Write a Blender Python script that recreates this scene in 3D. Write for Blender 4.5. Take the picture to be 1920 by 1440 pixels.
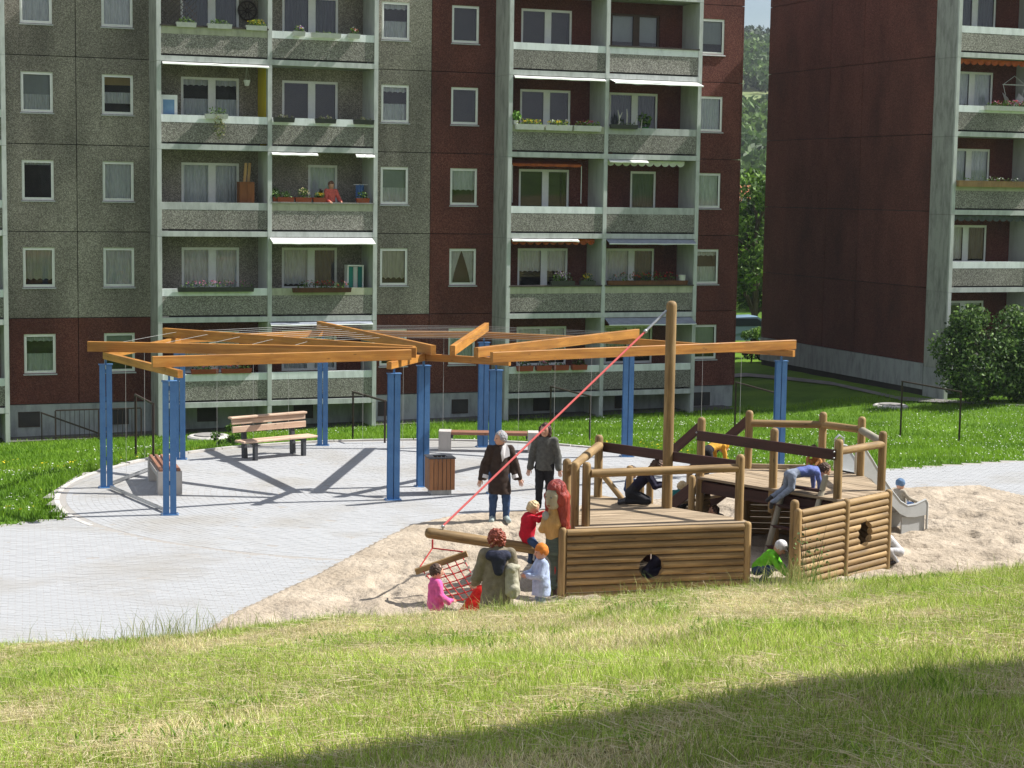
import bpy, math, random
import numpy as np
from mathutils import Vector, Matrix

for o in list(bpy.data.objects):
    bpy.data.objects.remove(o)
scene = bpy.context.scene
COL = scene.collection
R = math.radians
rng = np.random.default_rng(7)
random.seed(7)

# ------------------------------------------------------------------ camera
FPX = 3420.0                      # focal length in photograph pixels (1920 wide)
PITCH, ROLL = R(6.03), R(0.86)
CAM = np.array([0, 0, 6.0])
_f = np.array([0, math.cos(PITCH), -math.sin(PITCH)])
_u0 = np.array([0, math.sin(PITCH), math.cos(PITCH)])
_r0 = np.array([1.0, 0, 0])
_r = _r0 * math.cos(ROLL) + _u0 * math.sin(ROLL)
_u = _u0 * math.cos(ROLL) - _r0 * math.sin(ROLL)
cd = bpy.data.cameras.new('camera')
cam = bpy.data.objects.new('camera', cd)
COL.objects.link(cam)
cam.matrix_world = Matrix(((_r[0], _u[0], -_f[0], CAM[0]), (_r[1], _u[1], -_f[1], CAM[1]),
                           (_r[2], _u[2], -_f[2], CAM[2]), (0, 0, 0, 1)))
cd.sensor_width = 36
cd.lens = FPX / 1920 * 36
cd.clip_end = 5000
scene.camera = cam

# ------------------------------------------------------------------ light
SUN_AZ = R(76.5)                  # clockwise from +Y
SUN_EL = R(46)
SUN = Vector((math.sin(SUN_AZ) * math.cos(SUN_EL), math.cos(SUN_AZ) * math.cos(SUN_EL), math.sin(SUN_EL)))
w = bpy.data.worlds.new('World')
scene.world = w
w.use_nodes = True
nt = w.node_tree
nt.nodes.clear()
sky = nt.nodes.new('ShaderNodeTexSky')
sky.sky_type = 'NISHITA'
sky.sun_disc = False
sky.sun_elevation = SUN_EL
sky.sun_rotation = SUN_AZ
sky.air_density = 1.0
sky.dust_density = .35
sky.ozone_density = 1.6
tc = nt.nodes.new('ShaderNodeTexCoord')
mp = nt.nodes.new('ShaderNodeMapping')
mp.inputs['Scale'].default_value = (1, 1, 2.6)
cl = nt.nodes.new('ShaderNodeTexNoise')
cl.inputs['Scale'].default_value = 2.2
cl.inputs['Detail'].default_value = 7
cl.inputs['Roughness'].default_value = .58
cr = nt.nodes.new('ShaderNodeValToRGB')
cr.color_ramp.elements[0].position = .35
cr.color_ramp.elements[1].position = .53
mixc = nt.nodes.new('ShaderNodeMix')
mixc.data_type = 'RGBA'
bg = nt.nodes.new('ShaderNodeBackground')
bg.inputs['Strength'].default_value = .05
out = nt.nodes.new('ShaderNodeOutputWorld')
L = nt.links.new
L(tc.outputs['Generated'], mp.inputs['Vector'])
L(mp.outputs['Vector'], cl.inputs['Vector'])
L(cl.outputs['Fac'], cr.inputs['Fac'])
L(cr.outputs['Color'], mixc.inputs['Factor'])
L(sky.outputs['Color'], mixc.inputs['A'])
mixc.inputs['B'].default_value = (6.9, 7.4, 8.6, 1)
L(mixc.outputs['Result'], bg.inputs['Color'])
L(bg.outputs['Background'], out.inputs['Surface'])

sd = bpy.data.lights.new('sun', 'SUN')
sd.energy = 5.0
sd.angle = R(.53)
sd.color = (1, .965, .91)
so = bpy.data.objects.new('sun', sd)
COL.objects.link(so)
so.rotation_euler = (-SUN).to_track_quat('-Z', 'Y').to_euler()
so.location = (20, 0, 40)
vs = scene.view_settings
vs.view_transform = 'Standard'
vs.look = 'None'
vs.exposure = 0.85
vs.gamma = 1
vs.use_curve_mapping = False
scene.render.engine = 'CYCLES'

# ------------------------------------------------------------------ pixels to places
def ray(x, y):
    return _f + _r * (x - 960) / FPX - _u * (y - 720) / FPX
def G(x, y, z=0.0):               # where the pixel's ray meets the level z
    d = ray(x, y)
    return CAM + d * (z - 6) / d[2]
def DY(x, y, Y):                  # at distance Y
    d = ray(x, y)
    return CAM + d * Y / d[1]
A_F = R(68.6)
DD = np.array([math.sin(A_F), math.cos(A_F), 0])      # along the facade
NN = np.array([DD[1], -DD[0], 0])                     # out of the facade
P0 = np.array([-14.09, 59.0, 0])
FROT = math.pi / 2 - A_F

# ------------------------------------------------------------------ mesh helpers
class MB:
    def __init__(s):
        s.v = []; s.f = []; s.m = []
    def add(s, vs_, fs, m=0):
        o = len(s.v)
        s.v += [tuple(map(float, p)) for p in vs_]
        s.f += [tuple(i + o for i in f) for f in fs]
        s.m += [m] * len(fs)
        return s
    def box(s, a, b, m=0):
        x0, y0, z0 = a; x1, y1, z1 = b
        s.add([(x0,y0,z0),(x1,y0,z0),(x1,y1,z0),(x0,y1,z0),(x0,y0,z1),(x1,y0,z1),(x1,y1,z1),(x0,y1,z1)],
              [(0,3,2,1),(4,5,6,7),(0,1,5,4),(1,2,6,5),(2,3,7,6),(3,0,4,7)], m)
        return s
    def bar(s, a, b, w_, h_, m=0, up=(0,0,1)):        # rectangular bar from a to b
        a = np.array(a, float); b = np.array(b, float)
        d = b - a; d /= np.linalg.norm(d)
        u_ = np.array(up, float)
        if abs(d @ u_) > .98: u_ = np.array([0., 1, 0])
        x = np.cross(d, u_); x /= np.linalg.norm(x)
        y = np.cross(x, d)
        P = []
        for q in (a, b):
            for sx, sy in ((-1,-1),(1,-1),(1,1),(-1,1)):
                P.append(q + x * sx * w_ / 2 + y * sy * h_ / 2)
        s.add(P, [(3,2,1,0),(4,5,6,7),(0,1,5,4),(1,2,6,5),(2,3,7,6),(3,0,4,7)], m)
        return s
    def tube(s, pts, r, n=8, m=0, cap=True, closed=False):
        pts = [np.array(p, float) for p in pts]
        N = len(pts)
        rr = r if hasattr(r, '__len__') else [r] * N
        V = []; F = []
        px = None
        for i, p in enumerate(pts):
            d = pts[min(i + 1, N - 1)] - pts[max(i - 1, 0)]
            d = d / (np.linalg.norm(d) + 1e-9)
            if px is None:
                h = np.array([0, 0, 1.]) if abs(d[2]) < .9 else np.array([1., 0, 0])
                px = np.cross(d, h)
            px = px - d * (px @ d); px /= np.linalg.norm(px) + 1e-9
            py = np.cross(d, px)
            for k in range(n):
                a = 2 * math.pi * k / n
                V.append(p + (px * math.cos(a) + py * math.sin(a)) * rr[i])
        for i in range(N - 1):
            for k in range(n):
                F.append((i*n+k, i*n+(k+1)%n, (i+1)*n+(k+1)%n, (i+1)*n+k))
        if cap:
            F.append(tuple(range(n - 1, -1, -1))); F.append(tuple((N-1)*n + k for k in range(n)))
        s.add(V, F, m)
        return s
    def ball(s, c, r, nu=10, nv=7, m=0, ax=None):
        c = np.array(c, float)
        r = np.array(r if hasattr(r, '__len__') else (r, r, r), float)
        ax = np.eye(3) if ax is None else ax
        V = []; F = []
        for j in range(nv + 1):
            t = math.pi * j / nv
            for i in range(nu):
                a = 2 * math.pi * i / nu
                V.append(c + ax @ (r * np.array([math.sin(t)*math.cos(a), math.sin(t)*math.sin(a), math.cos(t)])))
        for j in range(nv):
            for i in range(nu):
                F.append((j*nu+i, (j+1)*nu+i, (j+1)*nu+(i+1)%nu, j*nu+(i+1)%nu))
        s.add(V, F, m)
        return s
    def prism(s, poly, z0, z1, m=0):
        n = len(poly)
        V = [(p[0], p[1], z0) for p in poly] + [(p[0], p[1], z1) for p in poly]
        F = [tuple(range(n - 1, -1, -1)), tuple(range(n, 2*n))] + [(i, (i+1)%n, n+(i+1)%n, n+i) for i in range(n)]
        s.add(V, F, m)
        return s
    def lathe(s, prof, n=14, m=0, c=(0,0,0)):
        V = []; F = []
        for (r_, z_) in prof:
            for k in range(n):
                a = 2*math.pi*k/n
                V.append((c[0]+r_*math.cos(a), c[1]+r_*math.sin(a), c[2]+z_))
        for i in range(len(prof)-1):
            for k in range(n):
                F.append((i*n+k, i*n+(k+1)%n, (i+1)*n+(k+1)%n, (i+1)*n+k))
        F.append(tuple(range(n-1,-1,-1))); F.append(tuple((len(prof)-1)*n+k for k in range(n)))
        s.add(V, F, m)
        return s
    def mesh(s, name, mats, smooth=False):
        me = bpy.data.meshes.new(name)
        me.from_pydata(s.v, [], s.f)
        for mt in (mats if isinstance(mats, (list, tuple)) else [mats]):
            me.materials.append(mt)
        if any(s.m): me.polygons.foreach_set('material_index', s.m)
        if smooth:
            me.polygons.foreach_set('use_smooth', [True] * len(s.f))
            try: me.set_sharp_from_angle(angle=R(38))
            except Exception: pass
        me.update()
        return me
    def build(s, name, mats, parent=None, loc=(0,0,0), rot=(0,0,0), smooth=False):
        return put(name, s.mesh(name, mats, smooth), parent, loc, rot)

def put(name, me, parent=None, loc=(0,0,0), rot=(0,0,0)):
    o = bpy.data.objects.new(name, me)
    COL.objects.link(o)
    o.parent = parent
    o.location = [float(c) for c in loc]
    o.rotation_euler = rot
    return o
def tag(o, label=None, cat=None, group=None, kind=None):
    if label: o['label'] = label
    if cat: o['category'] = cat
    if group: o['group'] = group
    if kind: o['kind'] = kind
    return o
def thing(name, label, cat, loc=(0,0,0), rz=0, group=None):
    o = bpy.data.objects.new(name, None)
    COL.objects.link(o)
    o.empty_display_size = .2
    o.location = [float(c) for c in loc]
    o.rotation_euler = (0, 0, rz)
    return tag(o, label, cat, group)
def np_mesh(name, V, F, mats, col=None, smooth=False):
    me = bpy.data.meshes.new(name)
    V = np.asarray(V, np.float32); F = np.asarray(F, np.int32)
    nf, k = F.shape
    me.vertices.add(len(V)); me.vertices.foreach_set('co', V.ravel())
    me.loops.add(nf*k); me.loops.foreach_set('vertex_index', F.ravel())
    me.polygons.add(nf)
    me.polygons.foreach_set('loop_start', np.arange(nf, dtype=np.int32)*k)
    me.polygons.foreach_set('loop_total', np.full(nf, k, np.int32))
    me.polygons.foreach_set('use_smooth', np.full(nf, bool(smooth)))
    for mt in (mats if isinstance(mats, (list, tuple)) else [mats]): me.materials.append(mt)
    if col is not None:
        a = me.color_attributes.new('tint', 'FLOAT_COLOR', 'POINT')
        c4 = np.ones((len(V), 4), np.float32); c4[:, :3] = col
        a.data.foreach_set('color', c4.ravel())
    me.update(calc_edges=True)
    me.validate()
    return me
def aim(o, a, b):                 # put a mesh built along local z so that it runs from a towards b
    a = Vector(a); b = Vector(b)
    o.location = a
    o.rotation_mode = 'QUATERNION'
    o.rotation_quaternion = (b - a).to_track_quat('Z', 'Y')
    return o
_lc = {}
def log_mesh(l, r, cap, mat):
    key = (round(l, 3), round(r, 3), cap, mat.name)
    if key in _lc: return _lc[key]
    pr = []
    if cap in ('both', 'low'): pr += [(r*.35, -r*.28+.0), (r*.75, -r*.1+.0), (r, r*.25)]
    else: pr += [(r*.93, 0), (r, r*.08)]
    pr += [(r*1.0, l*.33), (r*.99, l*.66)]
    if cap in ('both', 'top'): pr += [(r, l-r*.9), (r*.9, l-r*.45), (r*.68, l-r*.17), (r*.35, l-r*.03)]
    else: pr += [(r, l-r*.08), (r*.93, l)]
    me = MB().lathe(pr, 12).mesh('log', mat, True)
    _lc[key] = me
    return me
def log(parent, name, a, b, r, mat, cap='none'):
    off = np.array(parent.location) if parent else np.zeros(3)
    a = np.array(a, float) - off; b = np.array(b, float) - off
    return aim(put(name, log_mesh(float(np.linalg.norm(b-a)), r, cap, mat), parent), a, b)
def plank(parent, name, a, b, w_, h_, mat, bev=.006, twist=None):
    """board from a to b, w_ across (horizontal), h_ high, chamfered edges, own local frame"""
    off = np.array(parent.location) if parent else np.zeros(3)
    a = Vector(np.array(a, float) - off); b = Vector(np.array(b, float) - off)
    l = (b-a).length
    c = min(bev, w_*.3, h_*.3)
    poly = [(-w_/2+c,-h_/2),(w_/2-c,-h_/2),(w_/2,-h_/2+c),(w_/2,h_/2-c),(w_/2-c,h_/2),(-w_/2+c,h_/2),(-w_/2,h_/2-c),(-w_/2,-h_/2+c)]
    o = MB().prism(poly, 0, l).build(name, mat, parent)
    d = (b-a).normalized()
    up = Vector(twist) if twist is not None else Vector((0,0,1))
    x = d.cross(up)
    if x.length < 1e-4: x = Vector((1,0,0))
    x.normalize(); y = x.cross(d) * 1.0
    # local x across, local y up, local z along
    m = Matrix((( -x.x, y.x, d.x, a.x), (-x.y, y.y, d.y, a.y), (-x.z, y.z, d.z, a.z), (0,0,0,1)))
    o.matrix_local = m
    return o

# ------------------------------------------------------------------ materials
def nodes(name):
    m = bpy.data.materials.new(name)
    m.use_nodes = True
    t = m.node_tree
    return m, t, t.nodes['Principled BSDF'], t.links.new
def rgb(c): return (c[0], c[1], c[2], 1)
def pm(name, c1, c2=None, scale=5.0, rough=.75, bump=0, bscale=None, metal=0, detail=5, stretch=(1,1,1),
       world=False, spec=.4, objrand=.0, contrast=(.3,.7), voronoi=False, bdist=.01, rough2=None):
    m, t, b, L = nodes(name)
    N = t.nodes.new
    b.inputs['Roughness'].default_value = rough
    b.inputs['Metallic'].default_value = metal
    b.inputs['Specular IOR Level'].default_value = spec
    b.inputs['Base Color'].default_value = rgb(c1)
    if world:
        g = N('ShaderNodeNewGeometry'); co = g.outputs['Position']
    else:
        g = N('ShaderNodeTexCoord'); co = g.outputs['Object']
    mpn = N('ShaderNodeMapping'); mpn.inputs['Scale'].default_value = stretch
    L(co, mpn.inputs['Vector']); vec = mpn.outputs['Vector']
    if not world:
        oi = N('ShaderNodeObjectInfo')
        ml = N('ShaderNodeMath'); ml.operation = 'MULTIPLY'; ml.inputs[1].default_value = 37
        L(oi.outputs['Random'], ml.inputs[0])
        ad = N('ShaderNodeVectorMath'); ad.operation = 'ADD'
        L(vec, ad.inputs[0]); L(ml.outputs[0], ad.inputs[1]); vec = ad.outputs[0]
    col = None
    if c2 is not None:
        if voronoi:
            n = N('ShaderNodeTexVoronoi'); n.inputs['Scale'].default_value = scale
            sp = N('ShaderNodeSeparateColor'); L(n.outputs['Color'], sp.inputs[0]); fac = sp.outputs[0]
        else:
            n = N('ShaderNodeTexNoise'); n.inputs['Scale'].default_value = scale
            n.inputs['Detail'].default_value = detail; n.inputs['Roughness'].default_value = .62
            fac = n.outputs['Fac']
        L(vec, n.inputs['Vector'])
        rp = N('ShaderNodeValToRGB'); rp.color_ramp.elements[0].position = contrast[0]; rp.color_ramp.elements[1].position = contrast[1]
        rp.color_ramp.elements[0].color = rgb(c1); rp.color_ramp.elements[1].color = rgb(c2)
        L(fac, rp.inputs['Fac']); col = rp.outputs['Color']
        if objrand:
            oi2 = N('ShaderNodeObjectInfo')
            hs = N('ShaderNodeHueSaturation')
            mr = N('ShaderNodeMapRange'); mr.inputs['To Min'].default_value = 1-objrand; mr.inputs['To Max'].default_value = 1+objrand
            L(oi2.outputs['Random'], mr.inputs['Value']); L(mr.outputs['Result'], hs.inputs['Value'])
            L(col, hs.inputs['Color']); col = hs.outputs['Color']
        L(col, b.inputs['Base Color'])
        if rough2 is not None:
            r2 = N('ShaderNodeMapRange'); r2.inputs['To Min'].default_value = rough; r2.inputs['To Max'].default_value = rough2
            L(fac, r2.inputs['Value']); L(r2.outputs['Result'], b.inputs['Roughness'])
    if bump:
        n2 = N('ShaderNodeTexNoise'); n2.inputs['Scale'].default_value = bscale or scale*2; n2.inputs['Detail'].default_value = 4
        L(vec, n2.inputs['Vector'])
        bp = N('ShaderNodeBump'); bp.inputs['Strength'].default_value = bump; bp.inputs['Distance'].default_value = bdist
        L(n2.outputs['Fac'], bp.inputs['Height']); L(bp.outputs['Normal'], b.inputs['Normal'])
    return m
def aggregate(name, dark, mid, light, weather=.5):
    """washed pebble concrete: single pebbles of three tones under slow weather streaks"""
    m, t, b, L = nodes(name); N = t.nodes.new
    b.inputs['Roughness'].default_value = .88; b.inputs['Specular IOR Level'].default_value = .25
    tcn = N('ShaderNodeNewGeometry')
    v = N('ShaderNodeTexVoronoi'); v.inputs['Scale'].default_value = 46
    L(tcn.outputs['Position'], v.inputs['Vector'])
    sp = N('ShaderNodeSeparateColor'); L(v.outputs['Color'], sp.inputs[0])
    rp = N('ShaderNodeValToRGB'); e = rp.color_ramp.elements
    e[0].position = .05; e[0].color = rgb(dark); e[1].position = .95; e[1].color = rgb(light)
    k = e.new(.55); k.color = rgb(mid)
    L(sp.outputs[0], rp.inputs['Fac'])
    n = N('ShaderNodeTexNoise'); n.inputs['Scale'].default_value = .55; n.inputs['Detail'].default_value = 6
    mpn = N('ShaderNodeMapping'); mpn.inputs['Scale'].default_value = (1.6, 1.6, .7)
    L(tcn.outputs['Position'], mpn.inputs['Vector']); L(mpn.outputs['Vector'], n.inputs['Vector'])
    mr = N('ShaderNodeMapRange'); mr.inputs['From Min'].default_value = .3; mr.inputs['From Max'].default_value = .7
    mr.inputs['To Min'].default_value = 1-weather*.5; mr.inputs['To Max'].default_value = 1+weather*.45
    L(n.outputs['Fac'], mr.inputs['Value'])
    oi = N('ShaderNodeObjectInfo'); m2 = N('ShaderNodeMapRange'); m2.inputs['To Min'].default_value = .88; m2.inputs['To Max'].default_value = 1.1
    L(oi.outputs['Random'], m2.inputs['Value'])
    mu = N('ShaderNodeMath'); mu.operation = 'MULTIPLY'; L(mr.outputs['Result'], mu.inputs[0]); L(m2.outputs['Result'], mu.inputs[1])
    hs = N('ShaderNodeHueSaturation'); L(rp.outputs['Color'], hs.inputs['Color']); L(mu.outputs[0], hs.inputs['Value'])
    L(hs.outputs['Color'], b.inputs['Base Color'])
    bp = N('ShaderNodeBump'); bp.inputs['Strength'].default_value = .5; bp.inputs['Distance'].default_value = .012
    L(v.outputs['Distance'], bp.inputs['Height']); L(bp.outputs['Normal'], b.inputs['Normal'])
    return m
def concrete(name, c, dirt=.45, rough=.85):
    """painted or bare concrete with dirt runs"""
    m, t, b, L = nodes(name); N = t.nodes.new
    b.inputs['Roughness'].default_value = rough; b.inputs['Specular IOR Level'].default_value = .25
    g = N('ShaderNodeNewGeometry')
    mpn = N('ShaderNodeMapping'); mpn.inputs['Scale'].default_value = (3.2, 3.2, .9)
    n = N('ShaderNodeTexNoise'); n.inputs['Scale'].default_value = 1.4; n.inputs['Detail'].default_value = 8; n.inputs['Roughness'].default_value = .66
    L(g.outputs['Position'], mpn.inputs['Vector']); L(mpn.outputs['Vector'], n.inputs['Vector'])
    rp = N('ShaderNodeValToRGB'); e = rp.color_ramp.elements
    e[0].position = .32; e[0].color = rgb([k*(1-dirt) for k in c]); e[1].position = .56; e[1].color = rgb(c)
    L(n.outputs['Fac'], rp.inputs['Fac']); L(rp.outputs['Color'], b.inputs['Base Color'])
    n2 = N('ShaderNodeTexNoise'); n2.inputs['Scale'].default_value = 40; L(g.outputs['Position'], n2.inputs['Vector'])
    bp = N('ShaderNodeBump'); bp.inputs['Strength'].default_value = .2; bp.inputs['Distance'].default_value = .004
    L(n2.outputs['Fac'], bp.inputs['Height']); L(bp.outputs['Normal'], b.inputs['Normal'])
    return m
def wood(name, c1, c2, c3=None, rough=.7, grain=14, weather=None, spec=.35, rnd=.14, zs=.06):
    """grain runs along local z"""
    m, t, b, L = nodes(name); N = t.nodes.new
    b.inputs['Roughness'].default_value = rough; b.inputs['Specular IOR Level'].default_value = spec
    g = N('ShaderNodeTexCoord'); oi = N('ShaderNodeObjectInfo')
    ml = N('ShaderNodeMath'); ml.operation = 'MULTIPLY'; ml.inputs[1].default_value = 53; L(oi.outputs['Random'], ml.inputs[0])
    mpn = N('ShaderNodeMapping'); mpn.inputs['Scale'].default_value = (1, 1, zs)
    L(g.outputs['Object'], mpn.inputs['Vector'])
    ad = N('ShaderNodeVectorMath'); L(mpn.outputs['Vector'], ad.inputs[0]); L(ml.outputs[0], ad.inputs[1])
    n = N('ShaderNodeTexNoise'); n.inputs['Scale'].default_value = grain; n.inputs['Detail'].default_value = 8; n.inputs['Roughness'].default_value = .7
    n.inputs['Distortion'].default_value = .6
    L(ad.outputs[0], n.inputs['Vector'])
    rp = N('ShaderNodeValToRGB'); e = rp.color_ramp.elements
    e[0].position = .3; e[0].color = rgb(c1); e[1].position = .68; e[1].color = rgb(c2)
    if c3 is not None: k = e.new(.5); k.color = rgb(c3)
    L(n.outputs['Fac'], rp.inputs['Fac'])
    # knots and slow blotches
    n3 = N('ShaderNodeTexNoise'); n3.inputs['Scale'].default_value = 3.0; n3.inputs['Detail'].default_value = 3
    m3 = N('ShaderNodeMapping'); m3.inputs['Scale'].default_value = (1, 1, .5); L(g.outputs['Object'], m3.inputs['Vector'])
    a3 = N('ShaderNodeVectorMath'); L(m3.outputs['Vector'], a3.inputs[0]); L(ml.outputs[0], a3.inputs[1]); L(a3.outputs[0], n3.inputs['Vector'])
    mr = N('ShaderNodeMapRange'); mr.inputs['From Min'].default_value = .3; mr.inputs['From Max'].default_value = .7; mr.inputs['To Min'].default_value = .78; mr.inputs['To Max'].default_value = 1.18
    L(n3.outputs['Fac'], mr.inputs['Value'])
    m4 = N('ShaderNodeMapRange'); m4.inputs['To Min'].default_value = 1-rnd; m4.inputs['To Max'].default_value = 1+rnd; L(oi.outputs['Random'], m4.inputs['Value'])
    mu = N('ShaderNodeMath'); mu.operation = 'MULTIPLY'; L(mr.outputs['Result'], mu.inputs[0]); L(m4.outputs['Result'], mu.inputs[1])
    vv = N('ShaderNodeTexVoronoi'); vv.inputs['Scale'].default_value = 5.5
    mv = N('ShaderNodeMapping'); mv.inputs['Scale'].default_value = (1.4, 1.4, .5); L(g.outputs['Object'], mv.inputs['Vector'])
    av = N('ShaderNodeVectorMath'); L(mv.outputs['Vector'], av.inputs[0]); L(ml.outputs[0], av.inputs[1]); L(av.outputs[0], vv.inputs['Vector'])
    kr = N('ShaderNodeMapRange'); kr.inputs['From Min'].default_value = .04; kr.inputs['From Max'].default_value = .13; kr.inputs['To Min'].default_value = .5; kr.inputs['To Max'].default_value = 1
    L(vv.outputs['Distance'], kr.inputs['Value'])
    mu2 = N('ShaderNodeMath'); mu2.operation = 'MULTIPLY'; L(mu.outputs[0], mu2.inputs[0]); L(kr.outputs['Result'], mu2.inputs[1])
    hs = N('ShaderNodeHueSaturation'); L(rp.outputs['Color'], hs.inputs['Color']); L(mu2.outputs[0], hs.inputs['Value'])
    L(hs.outputs['Color'], b.inputs['Base Color'])
    bp = N('ShaderNodeBump'); bp.inputs['Strength'].default_value = .35; bp.inputs['Distance'].default_value = .006
    L(n.outputs['Fac'], bp.inputs['Height']); L(bp.outputs['Normal'], b.inputs['Normal'])
    return m
def foliage(name, attr=True, c=(.08,.14,.03), trans=.35, rough=.6):
    m = bpy.data.materials.new(name); m.use_nodes = True
    t = m.node_tree; t.nodes.clear(); N = t.nodes.new; L = t.links.new
    o = N('ShaderNodeOutputMaterial'); b = N('ShaderNodeBsdfPrincipled'); tr = N('ShaderNodeBsdfTranslucent'); mx = N('ShaderNodeMixShader')
    b.inputs['Roughness'].default_value = rough; b.inputs['Specular IOR Level'].default_value = .25
    mx.inputs[0].default_value = trans
    if attr:
        a = N('ShaderNodeAttribute'); a.attribute_name = 'tint'; src = a.outputs['Color']
        L(src, b.inputs['Base Color']); L(src, tr.inputs['Color'])
    else:
        b.inputs['Base Color'].default_value = rgb(c); tr.inputs['Color'].default_value = rgb(c)
    L(b.outputs[0], mx.inputs[1]); L(tr.outputs[0], mx.inputs[2]); L(mx.outputs[0], o.inputs['Surface'])
    return m
def glass(name):
    """window pane: mirror by angle, otherwise see through to the curtain"""
    m = bpy.data.materials.new(name); m.use_nodes = True
    t = m.node_tree; t.nodes.clear(); N = t.nodes.new; L = t.links.new
    o = N('ShaderNodeOutputMaterial'); tr = N('ShaderNodeBsdfTransparent'); gl = N('ShaderNodeBsdfGlossy'); mx = N('ShaderNodeMixShader'); fr = N('ShaderNodeFresnel')
    tr.inputs['Color'].default_value = (.9, .93, .93, 1); gl.inputs['Roughness'].default_value = .015
    fr.inputs['IOR'].default_value = 1.7
    g = N('ShaderNodeNewGeometry'); n = N('ShaderNodeTexNoise'); n.inputs['Scale'].default_value = 1.1; n.inputs['Detail'].default_value = 1; L(g.outputs['Position'], n.inputs['Vector'])
    bp = N('ShaderNodeBump'); bp.inputs['Strength'].default_value = .03; bp.inputs['Distance'].default_value = .05; L(n.outputs['Fac'], bp.inputs['Height'])
    L(bp.outputs['Normal'], gl.inputs['Normal'])
    L(fr.outputs[0], mx.inputs[0]); L(tr.outputs[0], mx.inputs[1]); L(gl.outputs[0], mx.inputs[2]); L(mx.outputs[0], o.inputs['Surface'])
    return m

MT = {}
MT['agg_grey'] = aggregate('grey_washed_aggregate', (.125,.113,.094), (.225,.205,.172), (.36,.335,.285), .65)
MT['agg_band'] = aggregate('grey_parapet_aggregate', (.105,.1,.087), (.215,.205,.18), (.37,.36,.325), .4)
MT['agg_red'] = aggregate('red_washed_aggregate', (.07,.021,.016), (.112,.034,.026), (.165,.065,.048), .6)
MT['concrete'] = concrete('bare_concrete', (.33,.34,.32))
MT['col_paint'] = concrete('painted_column', (.5,.525,.51), .3)
MT['band_white'] = concrete('white_painted_band', (.74,.78,.79), .22)
MT['band_grey'] = concrete('grey_painted_band', (.44,.46,.45), .3)
MT['band_green'] = concrete('yellowed_band', (.42,.43,.32), .3)
MT['plinth'] = concrete('plinth_render', (.34,.36,.37), .35)
MT['inner_wall'] = concrete('balcony_inner_wall', (.47,.49,.47), .2)
MT['yellow_wall'] = concrete('yellow_balcony_wall', (.62,.48,.03), .15)
MT['seam'] = pm('dark_joint', (.015,.015,.015), rough=.9)
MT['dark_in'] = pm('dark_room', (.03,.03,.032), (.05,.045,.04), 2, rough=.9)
MT['pvc'] = pm('white_window_frame', (.84,.85,.84), (.76,.77,.76), 6, rough=.45)
MT['frame_brown'] = pm('brown_window_frame', (.05,.025,.015), (.07,.035,.02), 6, rough=.5)
MT['sill'] = pm('sill_metal', (.5,.52,.53), (.38,.39,.39), 9, rough=.5)
MT['glass'] = glass('window_glass')
MT['lace'] = pm('net_curtain', (.86,.88,.88), (.58,.6,.62), 26, rough=.9, stretch=(1,1,.12), detail=3)
MT['lace2'] = pm('cream_curtain', (.75,.74,.66), (.48,.48,.42), 20, rough=.9, stretch=(1,1,.1), detail=3)
MT['blind'] = pm('roller_blind', (.42,.45,.46), (.36,.39,.4), 3, rough=.8)
MT['blind_y'] = pm('yellow_blind', (.42,.3,.1), (.36,.26,.08), 3, rough=.8)
MT['drape'] = pm('dark_drape', (.12,.14,.16), (.06,.07,.09), 16, rough=.9, stretch=(1,1,.1))
MT['awn_white'] = pm('white_awning_cloth', (.72,.72,.7), (.6,.6,.58), 5, rough=.8)
MT['awn_grey'] = pm('grey_awning_cloth', (.28,.31,.36), (.2,.22,.26), 5, rough=.75)
MT['awn_orange'] = pm('orange_awning_cloth', (.55,.13,.035), (.28,.05,.02), 4, rough=.85)
MT['awn_dark'] = pm('dark_awning_cloth', (.07,.08,.1), (.12,.13,.15), 6, rough=.85)
MT['terracotta'] = pm('terracotta_plastic', (.32,.065,.03), (.25,.05,.022), 8, rough=.6)
MT['box_white'] = pm('white_planter', (.62,.62,.6), (.5,.5,.48), 7, rough=.5)
MT['box_dark'] = pm('dark_planter', (.03,.035,.03), (.05,.05,.045), 7, rough=.6)
MT['box_brown'] = wood('brown_planter_wood', (.07,.025,.012), (.14,.055,.025))
MT['cap_dark'] = wood('dark_rail_cap', (.03,.025,.022), (.07,.055,.05))
MT['cap_grey'] = wood('grey_rail_cap', (.16,.155,.145), (.26,.25,.23))
MT['cap_tan'] = wood('tan_planter_wood', (.22,.13,.05), (.32,.2,.09))
MT['blue_steel'] = pm('blue_painted_steel', (.045,.145,.34), (.075,.2,.41), 5, rough=.42, rough2=.6, spec=.5)
MT['galv'] = pm('galvanised_steel', (.5,.51,.52), (.38,.39,.4), 30, rough=.38, metal=.9)
MT['wire'] = pm('thin_steel_wire', (.3,.3,.29), (.4,.4,.38), 20, rough=.6)
MT['black_steel'] = pm('rusty_black_steel', (.02,.016,.014), (.05,.025,.018), 14, rough=.6)
MT['glulam'] = wood('glulam_orange', (.24,.09,.015), (.46,.22,.045), (.36,.155,.027), rough=.5, spec=.4, rnd=.12)
MT['glulam_end'] = wood('glulam_end_grain', (.16,.06,.02), (.26,.11,.04), rnd=.05)
MT['log'] = wood('pressure_treated_log', (.11,.066,.025), (.38,.255,.115), (.25,.16,.066), rough=.68, rnd=.16)
MT['log_grey'] = wood('weathered_log', (.2,.18,.14), (.42,.38,.3), (.3,.27,.2), rough=.8, rnd=.15)
MT['brown_board'] = wood('dark_brown_board', (.03,.011,.009), (.075,.028,.022), rough=.6, rnd=.1)
MT['deck'] = wood('deck_board', (.19,.14,.085), (.4,.31,.21), rough=.85, rnd=.16)
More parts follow.
